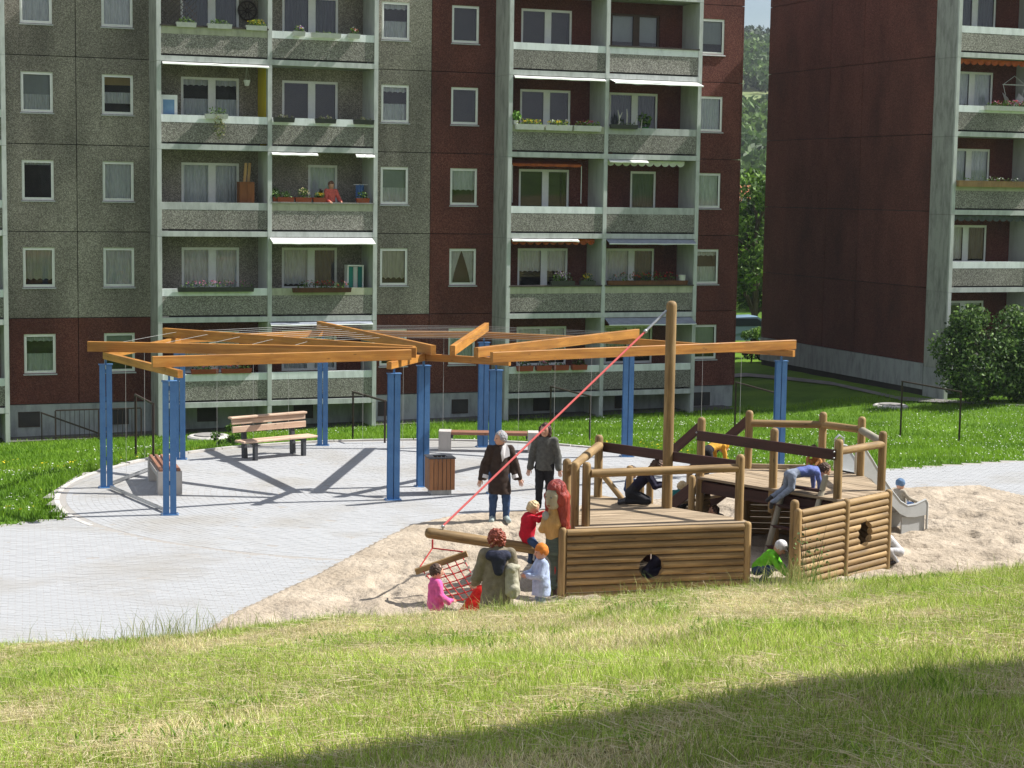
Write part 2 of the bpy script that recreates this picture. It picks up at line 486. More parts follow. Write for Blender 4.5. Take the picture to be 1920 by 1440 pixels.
MT['bench_wood'] = wood('bench_slat', (.38,.25,.17), (.58,.43,.32), rough=.6, rnd=.08)
MT['bench_wood2'] = wood('bench_slat_red', (.2,.085,.05), (.32,.16,.1), rough=.6, rnd=.1)
MT['bin_wood'] = wood('bin_slat', (.2,.075,.025), (.36,.16,.065), rough=.55)
MT['dark_metal'] = pm('charcoal_metal', (.035,.038,.045), (.05,.052,.06), 12, rough=.5)
MT['bench_conc'] = concrete('bench_concrete', (.46,.43,.4), .2)
MT['kerb'] = concrete('kerb_stone', (.5,.48,.45), .3)
MT['red_rope'] = pm('red_rope', (.5,.035,.03), (.34,.02,.02), 60, rough=.7, bump=.4, bscale=120)
MT['red_rope_pink'] = pm('pale_red_rope', (.75,.16,.15), (.6,.1,.1), 60, rough=.7)
MT['red_paint'] = pm('red_paint', (.42,.02,.015), (.32,.015,.012), 10, rough=.5)
MT['slide'] = pm('grey_slide_plastic', (.42,.43,.43), (.36,.37,.37), 4, rough=.4)
MT['alu'] = pm('brushed_aluminium', (.6,.61,.62), (.5,.51,.52), 20, rough=.32, metal=.8)
# ================================================================== the lie of the land
CX, CY, CR = -1.6, 36.3, 7.3                           # round plaza
def vnoise(x, y, s, seed=0):                           # smooth value noise, numpy
    x = np.asarray(x)*s; y = np.asarray(y)*s
    xi = np.floor(x).astype(np.int64); yi = np.floor(y).astype(np.int64)
    fx = x-xi; fy = y-yi; fx = fx*fx*(3-2*fx); fy = fy*fy*(3-2*fy)
    def h(a, b):
        n = (a*374761393 + b*668265263 + seed*974711) & 0x7fffffff
        n = ((n ^ (n >> 13))*1274126177) & 0x7fffffff
        return ((n ^ (n >> 16)) & 0xffff)/65535.
    return (h(xi,yi)*(1-fx)+h(xi+1,yi)*fx)*(1-fy) + (h(xi,yi+1)*(1-fx)+h(xi+1,yi+1)*fx)*fy
def fbm(x, y, s, o=4, seed=0):
    r_ = 0; a = .5
    for i in range(o): r_ = r_ + a*vnoise(x, y, s*2**i, seed+i); a *= .5
    return r_
YC = 20.5
def zc_of(x): return 1.28 + .097*np.clip(x, -12, 12)
def terrain(x, y):
    x = np.asarray(x, float); y = np.asarray(y, float)
    zc = np.maximum(zc_of(x), .12)
    near = zc + np.where(y > -25, (YC-y)*.152, 45.5*.152+np.minimum((-25-y)*.03, 4)) + (fbm(x, y, .5, 3, 5)-.44)*.16
    toe = zc/.47
    t = np.clip((y-YC)/toe, 0, 1)
    back = zc*(1-t)**1.08 + (fbm(x, y, .5, 3, 5)-.44)*.16*(1-t)
    px = x-P0[0]; py = y-P0[1]
    u_ = px*DD[0]+py*DD[1]; v_ = px*NN[0]+py*NN[1]
    lim = np.where(u_ > 27, 4.7, 1.35)
    df = np.maximum(v_-lim, 0)
    zb = np.where(u_ < 24, -2.12+.3*(u_+2)/26, np.where(u_ < 30, -1.82+.62*(u_-24)/6, -1.2+.02*(u_-30)))
    zb = np.clip(zb, -2.4, -.9)
    dc = np.hypot(x-CX, y-CY)-CR
    d2 = y-33.0
    d3 = np.where(x > 2, y-(39.9+.14*(x-8)), 99)
    dp = np.maximum(np.minimum(np.minimum(dc, d2), d3), 0)
    tt = dp/(dp+df+1e-6)
    lawn = zb*tt**.95 + (fbm(x, y, .35, 3, 9)-.44)*.14*np.clip(dp/2, 0, 1)*np.clip(df/3, 0, 1)
    z = np.where(y <= YC, near, np.where(y < YC+toe, back, lawn))
    return z
def tz(x, y): return float(terrain(np.array([x]), np.array([y]))[0])

# sand pit outline
_back = [(330,1215),(440,1150),(600,1075),(700,1020),(770,985),(860,966),(1000,958),(1180,940),(1400,927),(1640,917),(1838,911)]
SAND = [tuple(G(px, py)[:2]) for px, py in _back] + [tuple(G(1990, 947)[:2]), (13.5, 30), (13.5, 21), (-3.6, 21)]
def in_poly(x, y, poly):
    x = np.asarray(x); y = np.asarray(y)
    ins = np.zeros(x.shape, bool); n = len(poly)
    for i in range(n):
        x0, y0 = poly[i]; x1, y1 = poly[(i+1) % n]
        c = ((y0 > y) != (y1 > y)) & (x < (x1-x0)*(y-y0)/(y1-y0+1e-12)+x0)
        ins ^= c
    return ins
def edge_d(x, y, poly):
    d = np.full(np.shape(x), 1e9)
    n = len(poly)
    for i in range(n):
        a = np.array(poly[i]); b = np.array(poly[(i+1) % n]); e = b-a
        t = np.clip(((x-a[0])*e[0]+(y-a[1])*e[1])/(e@e), 0, 1)
        d = np.minimum(d, np.hypot(x-a[0]-t*e[0], y-a[1]-t*e[1]))
    return d
_pa = G(1656, 881)[:2]; _pb = G(1920, 865)[:2]
def right_edge(x): return _pa[1]+(x-_pa[0])*(_pb[1]-_pa[1])/(_pb[0]-_pa[0])
_la = G(0, 987)[:2]; _lb = G(100, 974)[:2]
def left_edge(x): return _lb[1]+(np.minimum(x, _lb[0])-_lb[0])*(_lb[1]-_la[1])/(_lb[0]-_la[0])
def in_circle(x, y): return np.hypot(x-CX, y-CY) < CR
def in_paved(x, y):
    x = np.asarray(x); y = np.asarray(y)
    s = in_poly(x, y, SAND)
    front = (y < left_edge(x)) & (y > 21.2) & (x < 2)
    right = (x > 2) & (y < right_edge(x)) & (y > 33)
    mid = (x > -8) & (x < 6) & (y < 36)
    return ~s & (in_circle(x, y) | front | right | mid) & (y > 21.2)

def axis(parts):
    o = []
    for a, b, st in parts: o += list(np.arange(a, b, st))
    o.append(parts[-1][1]); return np.array(o)
gx = axis([(-900,-200,70),(-200,-40,12),(-40,-14,2),(-14,20,.4),(20,44,2),(44,200,12),(200,900,70)])
gy = axis([(-220,-20,10),(-20,4,2),(4,70,.4),(70,110,2.5),(110,300,14),(300,1500,100)])
X, Y = np.meshgrid(gx, gy)
Z = terrain(X, Y)
paved = in_paved(X, Y) | in_poly(X, Y, SAND)
Z = Z - .045 - np.where(paved & (Y > YC+4), np.where(in_poly(X, Y, SAND) & (edge_d(X, Y, SAND) > .5), .25, .03), 0)
Z = np.where(Y > 120, Z-.0*Y, Z)
nx, ny = len(gx), len(gy)
V = np.stack([X.ravel(), Y.ravel(), Z.ravel()], 1)
i, j = np.meshgrid(np.arange(nx-1), np.arange(ny-1))
q = (j*nx+i).ravel()
F = np.stack([q, q+1, q+nx+1, q+nx], 1)
MT['lawn'] = pm('lawn_soil_and_grass', (.035,.075,.012), (.075,.15,.022), .9, rough=.9, bump=.6, bscale=30, world=True, contrast=(.35,.65), bdist=.04)
def ground_mat():
    m, t, b, L = nodes('grass_ground'); N = t.nodes.new
    b.inputs['Roughness'].default_value = .95; b.inputs['Specular IOR Level'].default_value = .1
    g = N('ShaderNodeNewGeometry')
    n = N('ShaderNodeTexNoise'); n.inputs['Scale'].default_value = .5; n.inputs['Detail'].default_value = 8; L(g.outputs['Position'], n.inputs['Vector'])
    n2 = N('ShaderNodeTexNoise'); n2.inputs['Scale'].default_value = 14; n2.inputs['Detail'].default_value = 5; L(g.outputs['Position'], n2.inputs['Vector'])
    r1 = N('ShaderNodeValToRGB'); e = r1.color_ramp.elements
    e[0].position = .3; e[0].color = (.05,.11,.012,1); e[1].position = .7; e[1].color = (.12,.22,.02,1)
    L(n.outputs['Fac'], r1.inputs['Fac'])
    r2 = N('ShaderNodeValToRGB'); e = r2.color_ramp.elements
    e[0].position = .35; e[0].color = (.1,.085,.03,1); e[1].position = .62; e[1].color = (.3,.27,.11,1)
    L(n2.outputs['Fac'], r2.inputs['Fac'])
    sp = N('ShaderNodeSeparateXYZ'); L(g.outputs['Position'], sp.inputs[0])
    mr = N('ShaderNodeMapRange'); mr.inputs['From Min'].default_value = 26; mr.inputs['From Max'].default_value = 24; ab = N('ShaderNodeMath'); ab.operation = 'SUBTRACT'; ab.inputs[1].default_value = 12; ab2 = N('ShaderNodeMath'); ab2.operation = 'ABSOLUTE'; ab3 = N('ShaderNodeMath'); ab3.operation = 'ADD'; ab3.inputs[1].default_value = 12; L(sp.outputs['Y'], ab.inputs[0]); L(ab.outputs[0], ab2.inputs[0]); L(ab2.outputs[0], ab3.inputs[0]); L(ab3.outputs[0], mr.inputs['Value'])
    mx = N('ShaderNodeMix'); mx.data_type = 'RGBA'; L(mr.outputs['Result'], mx.inputs['Factor']); L(r1.outputs['Color'], mx.inputs['A']); L(r2.outputs['Color'], mx.inputs['B'])
    L(mx.outputs['Result'], b.inputs['Base Color'])
    bp = N('ShaderNodeBump'); bp.inputs['Strength'].default_value = .8; bp.inputs['Distance'].default_value = .05
    L(n2.outputs['Fac'], bp.inputs['Height']); L(bp.outputs['Normal'], b.inputs['Normal'])
    return m
tag(put('ground', np_mesh('ground', V, F, ground_mat(), smooth=True)), kind='structure')

# ------------------------------------------------------------------ sand
sx = np.arange(-6.2, 13.2, .062); sy = np.arange(21.4, 38.6, .062)
X, Y = np.meshgrid(sx, sy)
ins = in_poly(X, Y, SAND); ed = edge_d(X, Y, SAND)
lump = (fbm(X, Y, 3.2, 4, 21)-.45)*.17 + (fbm(X, Y, .45, 2, 31)-.4)*.08
pits = np.clip(vnoise(X, Y, 3.4, 77)-.58, 0, 1)*-.22
Z = np.where(ins, np.maximum(.022+np.clip(ed/1.2, .1, 1)*(lump+pits), np.where(ed < .45, .006, -.09)), -.2)
Z = np.where(~ins & (ed < .12), -.03, Z)
keep = ins | (ed < .14)
nx, ny = len(sx), len(sy)
V = np.stack([X.ravel(), Y.ravel(), Z.ravel()], 1)
i, j = np.meshgrid(np.arange(nx-1), np.arange(ny-1)); q = (j*nx+i).ravel()
F = np.stack([q, q+1, q+nx+1, q+nx], 1)
kr = keep.ravel(); F = F[kr[F].all(1)]
def sand_mat():
    m, t, b, L = nodes('coarse_play_sand'); N = t.nodes.new
    b.inputs['Roughness'].default_value = .95; b.inputs['Specular IOR Level'].default_value = .12
    g = N('ShaderNodeNewGeometry')
    n = N('ShaderNodeTexNoise'); n.inputs['Scale'].default_value = 55; n.inputs['Detail'].default_value = 4; L(g.outputs['Position'], n.inputs['Vector'])
    n2 = N('ShaderNodeTexNoise'); n2.inputs['Scale'].default_value = 1.3; n2.inputs['Detail'].default_value = 6; L(g.outputs['Position'], n2.inputs['Vector'])
    n3 = N('ShaderNodeTexNoise'); n3.inputs['Scale'].default_value = 9; n3.inputs['Detail'].default_value = 5; L(g.outputs['Position'], n3.inputs['Vector'])
    r_ = N('ShaderNodeValToRGB'); e = r_.color_ramp.elements
    e[0].position = .3; e[0].color = (.2,.16,.115,1); e[1].position = .64; e[1].color = (.47,.4,.315,1)
    a = N('ShaderNodeMath'); a.operation = 'MULTIPLY_ADD'; a.inputs[1].default_value = .55; L(n.outputs['Fac'], a.inputs[0])
    c = N('ShaderNodeMath'); c.operation = 'MULTIPLY'; c.inputs[1].default_value = .45; L(n2.outputs['Fac'], c.inputs[0]); L(c.outputs[0], a.inputs[2])
    L(a.outputs[0], r_.inputs['Fac']); L(r_.outputs['Color'], b.inputs['Base Color'])
    bp = N('ShaderNodeBump'); bp.inputs['Strength'].default_value = 1; bp.inputs['Distance'].default_value = .06; L(n3.outputs['Fac'], bp.inputs['Height'])
    bp2 = N('ShaderNodeBump'); bp2.inputs['Strength'].default_value = .7; bp2.inputs['Distance'].default_value = .012; L(n.outputs['Fac'], bp2.inputs['Height']); L(bp.outputs['Normal'], bp2.inputs['Normal'])
    L(bp2.outputs['Normal'], b.inputs['Normal'])
    return m
MT['sand'] = sand_mat()
tag(put('sand', np_mesh('sand', V, F, MT['sand'], smooth=True)), kind='structure')

# ------------------------------------------------------------------ paving: bed and pavers
MT['bed'] = pm('joint_grit', (.26,.25,.23), (.34,.32,.3), 20, rough=.95, world=True)
xs = np.arange(-14, 16, .25); ys = np.arange(21.4, 44, .25)
X, Y = np.meshgrid(xs, ys)
pv = in_paved(X, Y) | (in_poly(X, Y, SAND) & (edge_d(X, Y, SAND) < .1))
nx, ny = len(xs), len(ys)
V = np.stack([X.ravel(), Y.ravel(), np.full(X.size, -.002)], 1)
i, j = np.meshgrid(np.arange(nx-1), np.arange(ny-1)); q = (j*nx+i).ravel()
F = np.stack([q, q+1, q+nx+1, q+nx], 1); F = F[pv.ravel()[F].any(1)]
paving = tag(put('paving', np_mesh('paving', V, F, MT['bed'])), kind='structure')
def paver_mat():
    m, t, b, L = nodes('concrete_paver'); N = t.nodes.new
    b.inputs['Roughness'].default_value = .85; b.inputs['Specular IOR Level'].default_value = .25
    g = N('ShaderNodeNewGeometry')
    n = N('ShaderNodeTexNoise'); n.inputs['Scale'].default_value = .45; n.inputs['Detail'].default_value = 7; L(g.outputs['Position'], n.inputs['Vector'])
    n2 = N('ShaderNodeTexNoise'); n2.inputs['Scale'].default_value = 45; n2.inputs['Detail'].default_value = 3; L(g.outputs['Position'], n2.inputs['Vector'])
    r_ = N('ShaderNodeValToRGB'); e = r_.color_ramp.elements
    e[0].position = .33; e[0].color = (.3,.292,.275,1); e[1].position = .5; e[1].color = (.345,.352,.36,1)
    L(n.outputs['Fac'], r_.inputs['Fac'])
    ri = N('ShaderNodeNewGeometry')
    mr = N('ShaderNodeMapRange'); mr.inputs['To Min'].default_value = .97; mr.inputs['To Max'].default_value = 1.03; L(g.outputs['Random Per Island'], mr.inputs['Value'])
    m2 = N('ShaderNodeMapRange'); m2.inputs['From Min'].default_value = .3; m2.inputs['From Max'].default_value = .7; m2.inputs['To Min'].default_value = .88; m2.inputs['To Max'].default_value = 1.1; L(n2.outputs['Fac'], m2.inputs['Value'])
    mu = N('ShaderNodeMath'); mu.operation = 'MULTIPLY'; L(mr.outputs['Result'], mu.inputs[0]); L(m2.outputs['Result'], mu.inputs[1])
    hs = N('ShaderNodeHueSaturation'); L(r_.outputs['Color'], hs.inputs['Color']); L(mu.outputs[0], hs.inputs['Value']); L(hs.outputs['Color'], b.inputs['Base Color'])
    bp = N('ShaderNodeBump'); bp.inputs['Strength'].default_value = .4; bp.inputs['Distance'].default_value = .004; L(n2.outputs['Fac'], bp.inputs['Height']); L(bp.outputs['Normal'], b.inputs['Normal'])
    return m
MT['paver'] = paver_mat()
pc = []                                                # centre x, y, half length, half width, angle
th = R(15)
c_, s_ = math.cos(th), math.sin(th)
PL, PW = .2, .1
for r_i in range(-140, 160):
    n = np.arange(-90, 110)
    a = (n + .5*(r_i % 2))*PL; b = np.full(a.shape, r_i*PW)
    x = -3+a*c_-b*s_; y = 29+a*s_+b*c_
    ok = in_paved(x, y) & (np.hypot(x-CX, y-CY) > CR-.02) & (edge_d(x, y, SAND) > .02)
    for k in np.nonzero(ok)[0]: pc.append((x[k], y[k], PL/2-.0022, PW/2-.0016, th))
ring_w = .12
for r_i in range(2, int(CR/ring_w)):
    rr = r_i*ring_w
    n = max(6, int(2*math.pi*rr/.2))
    a = (np.arange(n)+.5*(r_i % 2))/n*2*math.pi
    x = CX+rr*np.cos(a); y = CY+rr*np.sin(a)
    ok = in_paved(x, y)
    hl = math.pi*rr/n-.002
    for k in np.nonzero(ok)[0]: pc.append((x[k], y[k], hl, ring_w/2-.0015, a[k]+math.pi/2))
pc = np.array(pc)
# only what could be seen from about here
vis = np.abs(pc[:, 0]) < .36*pc[:, 1]+2.5
pc = pc[vis]
jit = rng.normal(0, .0008, len(pc)); tilt = rng.normal(0, .003, (len(pc), 2))
def paver_geo(P, jz, tl):
    n = len(P)
    ca, sa = np.cos(P[:, 4]), np.sin(P[:, 4])
    V = np.zeros((n, 8, 3), np.float32)
    for lev, (ins_, zz) in enumerate(((0, -.05), (.0025, 0.0))):
        for k, (sx_, sy_) in enumerate(((-1,-1),(1,-1),(1,1),(-1,1))):
            a = (P[:, 2]-ins_)*sx_; b = (P[:, 3]-ins_)*sy_
            V[:, lev*4+k, 0] = a*ca-b*sa
            V[:, lev*4+k, 1] = a*sa+b*ca
            V[:, lev*4+k, 2] = zz + (jz + tl[:, 0]*a + tl[:, 1]*b if lev else 0)
    return V
Vp = paver_geo(pc, jit, tilt)
FQ = np.array([(4,5,6,7),(0,1,5,4),(1,2,6,5),(2,3,7,6),(3,0,4,7)])
# the 300 that show largest (nearest ones in frame above the grass edge)
inframe = (np.abs(pc[:, 0]) < .275*pc[:, 1]) & (pc[:, 1] > 24.3)
order = np.argsort(np.where(inframe, pc[:, 1], 1e3))[:300]
sel = np.zeros(len(pc), bool); sel[order] = True
rest = ~sel
Vr = Vp[rest] + np.concatenate([pc[rest][:, :2], np.zeros((rest.sum(), 1))], 1)[:, None, :]
Fr = (np.arange(rest.sum())[:, None, None]*8 + FQ[None]).reshape(-1, 4)
tag(put('pavers', np_mesh('pavers', Vr.reshape(-1, 3), Fr, MT['paver']), paving), kind='stuff')
pav_variants = []
for k in range(12):
    P1_ = np.array([(0, 0, PL/2-.0022, PW/2-.0016, 0)])
    pav_variants.append(np_mesh('paver', paver_geo(P1_, rng.normal(0, .0008, 1), rng.normal(0, .003, (1, 2)))[0], FQ, MT['paver']))
for n, k in enumerate(order):
    put('paver', pav_variants[n % 12], paving, (pc[k, 0], pc[k, 1], 0), (0, 0, float(pc[k, 4])))

# kerb stones round the plaza (lawn side) as one kerb made of single stones
kerb = tag(thing('kerb', 'pale stone kerb curving round the back of the paved circle', 'kerb', (CX, CY, 0)))
kerb['kind'] = 'structure'
for a in np.arange(20, 212, 7.6):
    a0, a1 = R(a), R(a+7.4)
    pts = [(CR-.036)*np.array([math.cos(t), math.sin(t)]) for t in np.linspace(a0, a1, 4)]
    pto = [(CR+.06)*np.array([math.cos(t), math.sin(t)]) for t in np.linspace(a0, a1, 4)]
    wx, wy = pts[1]+np.array([CX, CY])
    if wx > 2 and wy < right_edge(wx)+.1: continue
    MB().prism([tuple(p) for p in pto]+[tuple(p) for p in pts[::-1]], -.12, (.035 if a < 150 else .006)+rng.normal(0, .004)).build('kerb_stone', MT['kerb'], kerb)
# a steel edging rail between the left posts' feet
# ------------------------------------------------------------------ asphalt strip by the right-hand block
path_px = [(1300,716,-1.75),(1400,716,-1.7),(1480,722,-1.6),(1560,729,-1.5),(1690,747,-1.3),(1800,758,-1.25),(1930,769,-1.2),(2060,775,-1.2)]
mb = MB(); prev = None
for px, py, z in path_px:
    p = G(px, py, z); a = (p[0], p[1]-.45); b = (p[0], p[1]+.55)
    cur = [(a[0], a[1], tz(*a)+.0), (b[0], b[1], tz(*b)+.0)]
    if prev: mb.add([prev[0], cur[0], cur[1], prev[1]], [(0,1,2,3)])
    prev = cur
tag(mb.build('footpath', pm('old_asphalt', (.12,.115,.11), (.2,.19,.18), 3, rough=.9, world=True)), kind='structure')
# pale forecourt seen between the two blocks
mb = MB(); a = [(6,70),(16,82),(16,92),(4,86)]
mb.add([(p[0], p[1], tz(*p)-.02) for p in a], [(0,1,2,3)])
tag(mb.build('car_park', pm('car_park_asphalt', (.3,.29,.28), (.4,.39,.37), 3, rough=.9, world=True)), kind='structure')

# ------------------------------------------------------------------ grass
MT['blade'] = foliage('grass_blades')
def blades(P, h, wd, lean, col, seg=2, dirs=None):
    """P (n,3) roots; h heights; lean how far the tip goes sideways (fraction of h)"""
    n = len(P)
    a = rng.uniform(0, 2*math.pi, n)
    la = rng.uniform(0, 2*math.pi, n) if dirs is None else dirs
    side = np.stack([np.cos(a), np.sin(a), np.zeros(n)], 1)*wd[:, None]/2
    ld = np.stack([np.cos(la), np.sin(la), np.zeros(n)], 1)
    mid = P + np.stack([np.zeros(n), np.zeros(n), h*.55], 1) + ld*(lean*h*.3)[:, None]
    tip = P + np.stack([np.zeros(n), np.zeros(n), h*np.sqrt(np.clip(1-(lean*.75)**2, .08, 1))], 1) + ld*(lean*h)[:, None]
    V = np.stack([P-side, P+side, mid-side*.7, mid+side*.7, tip], 1)
    F = np.array([(0,1,3),(0,3,2),(2,3,4)])
    FF = (np.arange(n)[:, None, None]*5+F[None]).reshape(-1, 3)
    C = np.repeat(col[:, None, :], 5, 1)
    return V.reshape(-1, 3), FF, C.reshape(-1, 3)
def join_np(parts):
    V = []; F = []; C = []; o = 0
    for v, f, c in parts: V.append(v); F.append(f+o); C.append(c); o += len(v)
    return np.concatenate(V), np.concatenate(F), np.concatenate(C)
def mixcol(t, a, b): return np.asarray(a)[None]*(1-t[:, None]) + np.asarray(b)[None]*t[:, None]

# bank in the foreground: mown, half dry
def bank_points(n, y0=7.6, y1=23.6):
    y = np.sqrt(rng.uniform(y0**2, y1**2, n)); x = rng.uniform(-.32, .32, n)*y
    return x, y
parts = []
x, y = bank_points(430000)
toe_ok = terrain(x, y) > .03
keep = toe_ok & ~(in_paved(x, y) & (y > YC+2.2))
x, y = x[keep], y[keep]
gN = fbm(x, y, .42, 4, 3)                              # green patches against straw
g2 = fbm(x, y, 2.2, 3, 13)
green = np.clip((gN-.44)*5+.5+(g2-.45)*3, 0, 1)
n = len(x)
isg = rng.uniform(0, 1, n) < .16+.5*green
near_ = np.clip((16-y)/8, 0, 1)
h = np.where(isg, rng.gamma(6, .0088, n)*(.8+.6*green), rng.gamma(4, .0095, n))
h = np.clip(h, .015, .22)
wd = np.where(isg, rng.uniform(.003, .0065, n), rng.uniform(.0025, .006, n))
lean = np.where(isg, rng.uniform(.15, .8, n), rng.uniform(.4, 1.05, n))
v1 = rng.uniform(0, 1, n)
cg = mixcol(v1, (.2,.31,.03), (.44,.55,.11))
cs = mixcol(v1, (.46,.38,.17), (.82,.75,.5))
col = np.where(isg[:, None], cg, cs)*rng.uniform(.55, 1.45, (n, 1))*(.72+.7*fbm(x, y, 1.3, 4, 71))[:, None]
parts.append(blades(np.stack([x, y, terrain(x, y)-.05], 1), h+.02, wd, lean, col))
# broad-leaved weeds in patches
x, y = bank_points(90000); k = (fbm(x, y, 1.1, 3, 81) > .56) & (terrain(x, y) > .1) & (rng.uniform(0, 1, len(x)) < .35); x, y = x[k], y[k]; n = len(x)
parts.append(blades(np.stack([x, y, terrain(x, y)-.045], 1), rng.uniform(.05, .11, n), rng.uniform(.012, .026, n), rng.uniform(.3, .95, n), mixcol(rng.uniform(0, 1, n), (.1,.2,.02), (.26,.4,.06))))
# lying cut straw
x, y = bank_points(42000)
cl_ = fbm(x, y, .8, 3, 55)
k = (cl_ > .42) & (terrain(x, y) > .1); x, y = x[k], y[k]; n = len(x)
a = rng.uniform(0, 2*math.pi, n); ln = rng.uniform(.06, .3, n); zz = terrain(x, y)+rng.uniform(0, .03, n)-.025
p0_ = np.stack([x, y, zz], 1); d = np.stack([np.cos(a), np.sin(a), rng.uniform(-.12, .2, n)], 1)
p1_ = p0_+d*ln[:, None]; sd_ = np.stack([-np.sin(a), np.cos(a), np.zeros(n)], 1)*rng.uniform(.0018, .004, n)[:, None]
V = np.stack([p0_-sd_, p0_+sd_, p1_+sd_*.6, p1_-sd_*.6, (p0_+p1_)/2+np.array([0,0,.004])], 1)
F = np.array([(0,1,4),(1,2,4),(2,3,4)])
FF = (np.arange(n)[:, None, None]*5+F[None]).reshape(-1, 3)
C = np.repeat((mixcol(rng.uniform(0, 1, n), (.45,.36,.17), (.72,.64,.42)))[:, None, :], 5, 1)
parts.append((V.reshape(-1, 3), FF, C.reshape(-1, 3)))
# long uncut stems along the lower edge and in tufts
tx, ty, th_, tg = [], [], [], []
for px, py, cnt, sp_, hh in [(330,1180,150,.3,.42),(255,1185,70,.35,.3),(200,1188,25,.5,.36),(120,1195,30,.5,.3),(30,1205,25,.4,.32),(420,1165,60,.3,.3),(480,1160,40,.4,.2),
                             (1490,1075,170,.22,.42),(1455,1088,90,.25,.3),(1400,1088,60,.4,.25),(1235,1098,70,.3,.3),(1290,1096,40,.3,.22),(1130,1100,60,.5,.22),(900,1130,50,.5,.24),(930,1128,40,.5,.24),(820,1136,50,.5,.2),(1000,1118,50,.4,.22),(1700,1070,50,.8,.2),(1560,1080,70,.3,.26),(1860,1060,60,.6,.18),(700,1150,60,.8,.16),(600,1155,60,.8,.16)]:
    p = DY(px, py, YC)
    xx = p[0]+rng.normal(0, sp_*.8, cnt); yy = YC+rng.normal(.15, .35, cnt)
    tx += list(xx); ty += list(yy); th_ += list(rng.uniform(.35, 1, cnt)*hh); tg += list(rng.uniform(0, 1, cnt))
tx, ty, th_, tg = map(np.array, (tx, ty, th_, tg))
parts.append(blades(np.stack([tx, ty, terrain(tx, ty)-.05], 1), th_+.06, rng.uniform(.005, .009, len(tx)), rng.uniform(.1, .75, len(tx)),
                    mixcol(tg, (.1,.2,.025), (.42,.4,.16))))
V, F, C = join_np(parts)
tag(put('bank_grass', np_mesh('bank_grass', V, F, MT['blade'], C)), 'half dry mown grass on the bank in front', 'grass', kind='stuff')

# lawn behind and beside the plaza
n = 190000
y = rng.uniform(29.5, 68, n); x = rng.uniform(-.34, .34, n)*y
px = x-P0[0]; py = y-P0[1]; uu = px*DD[0]+py*DD[1]; vv = px*NN[0]+py*NN[1]
k = ~in_paved(x, y+.16) & ~in_poly(x, y, SAND) & (vv > np.where(uu > 29.5, 5.4, .6)) & (np.hypot(x-CX, y-CY) > CR+.06)
k &= ~((uu > 24.3) & (uu < 29.8) & (vv < 2))
x, y = x[k], y[k]; n = len(x)
h = rng.uniform(.05, .12, n)*(1+.8*np.clip(fbm(x, y, .5, 3, 8)-.45, 0, 1)*2)
edge = (np.hypot(x-CX, y-CY) < CR+.7) & (x < 1)
h = np.where(edge & (rng.uniform(0, 1, n) < .4), h*2.1, h)
v1 = np.clip(fbm(x, y, .6, 3, 18)*1.6-.3+rng.uniform(-.3, .3, n), 0, 1)
cg = mixcol(v1, (.1,.21,.012), (.235,.4,.028))
dry = (np.clip(fbm(x, y, .8, 3, 28)-.5, 0, 1)*4*np.clip((48-y)/8, 0, 1))
cg = cg*(1-dry[:, None]*.5)+np.array([.25,.22,.09])*dry[:, None]*.5
lp = [blades(np.stack([x, y, terrain(x, y)-.055], 1), h+.03, rng.uniform(.014, .03, n), rng.uniform(.1, .7, n), cg)]
V, F, C = join_np(lp)
tag(put('lawn_grass', np_mesh('lawn_grass', V, F, MT['blade'], C)), 'bright green lawn between the plaza and the blocks', 'grass', kind='stuff')
# daisies and dandelions
def dots(n, cond, zc_, r0, r1, col):
    y = rng.uniform(33, 62, n); x = rng.uniform(-.31, .31, n)*y
    px = x-P0[0]; py = y-P0[1]; uu = px*DD[0]+py*DD[1]; vv = px*NN[0]+py*NN[1]
    k = ~in_paved(x, y) & ~in_poly(x, y, SAND) & (vv > np.where(uu > 29.5, 6.5, 3)) & (np.hypot(x-CX, y-CY) > CR+.3) & cond(x, y)
    x, y = x[k], y[k]; n = len(x); z = terrain(x, y)+rng.uniform(.03, .09, n); r_ = rng.uniform(r0, r1, n)
    V = []; ang = np.linspace(0, 2*math.pi, 6)[:-1]
    tlt = rng.normal(0, .35, (n, 2))
    V = np.stack([np.stack([x+r_*math.cos(a), y+r_*math.sin(a), z+r_*(tlt[:, 0]*math.cos(a)+tlt[:, 1]*math.sin(a))], 1) for a in ang], 1)
    F = np.array([(0,1,2),(0,2,3),(0,3,4)]); FF = (np.arange(n)[:, None, None]*5+F[None]).reshape(-1, 3)
    return V.reshape(-1, 3), FF, np.repeat(np.repeat(np.array(col)[None, None], 5, 1), n, 0).reshape(-1, 3)
d1 = dots(15000, lambda x, y: (fbm(x, y, .3, 3, 91) > np.where(x > 3, .40, .52)) & (rng.uniform(0, 1, x.shape) < .6), 0, .01, .021, (.75,.75,.7))
tag(put('daisies', np_mesh('daisies', *d1[:2], MT['blade'], d1[2])), 'white daisies scattered over the lawn', 'flowers', kind='stuff')
d2 = dots(9000, lambda x, y: ((x < -7) & (y < 43) & (fbm(x, y, .5, 2, 95) > .36)) & (rng.uniform(0, 1, x.shape) < .5) | ((x > 2) & (x < 5) & (y < 47) & (rng.uniform(0, 1, x.shape) < .35)), 0, .02, .034, (.75,.6,.02))
tag(put('dandelions', np_mesh('dandelions', *d2[:2], MT['blade'], d2[2])), 'yellow dandelions in the lawn by the plaza', 'flowers', kind='stuff')
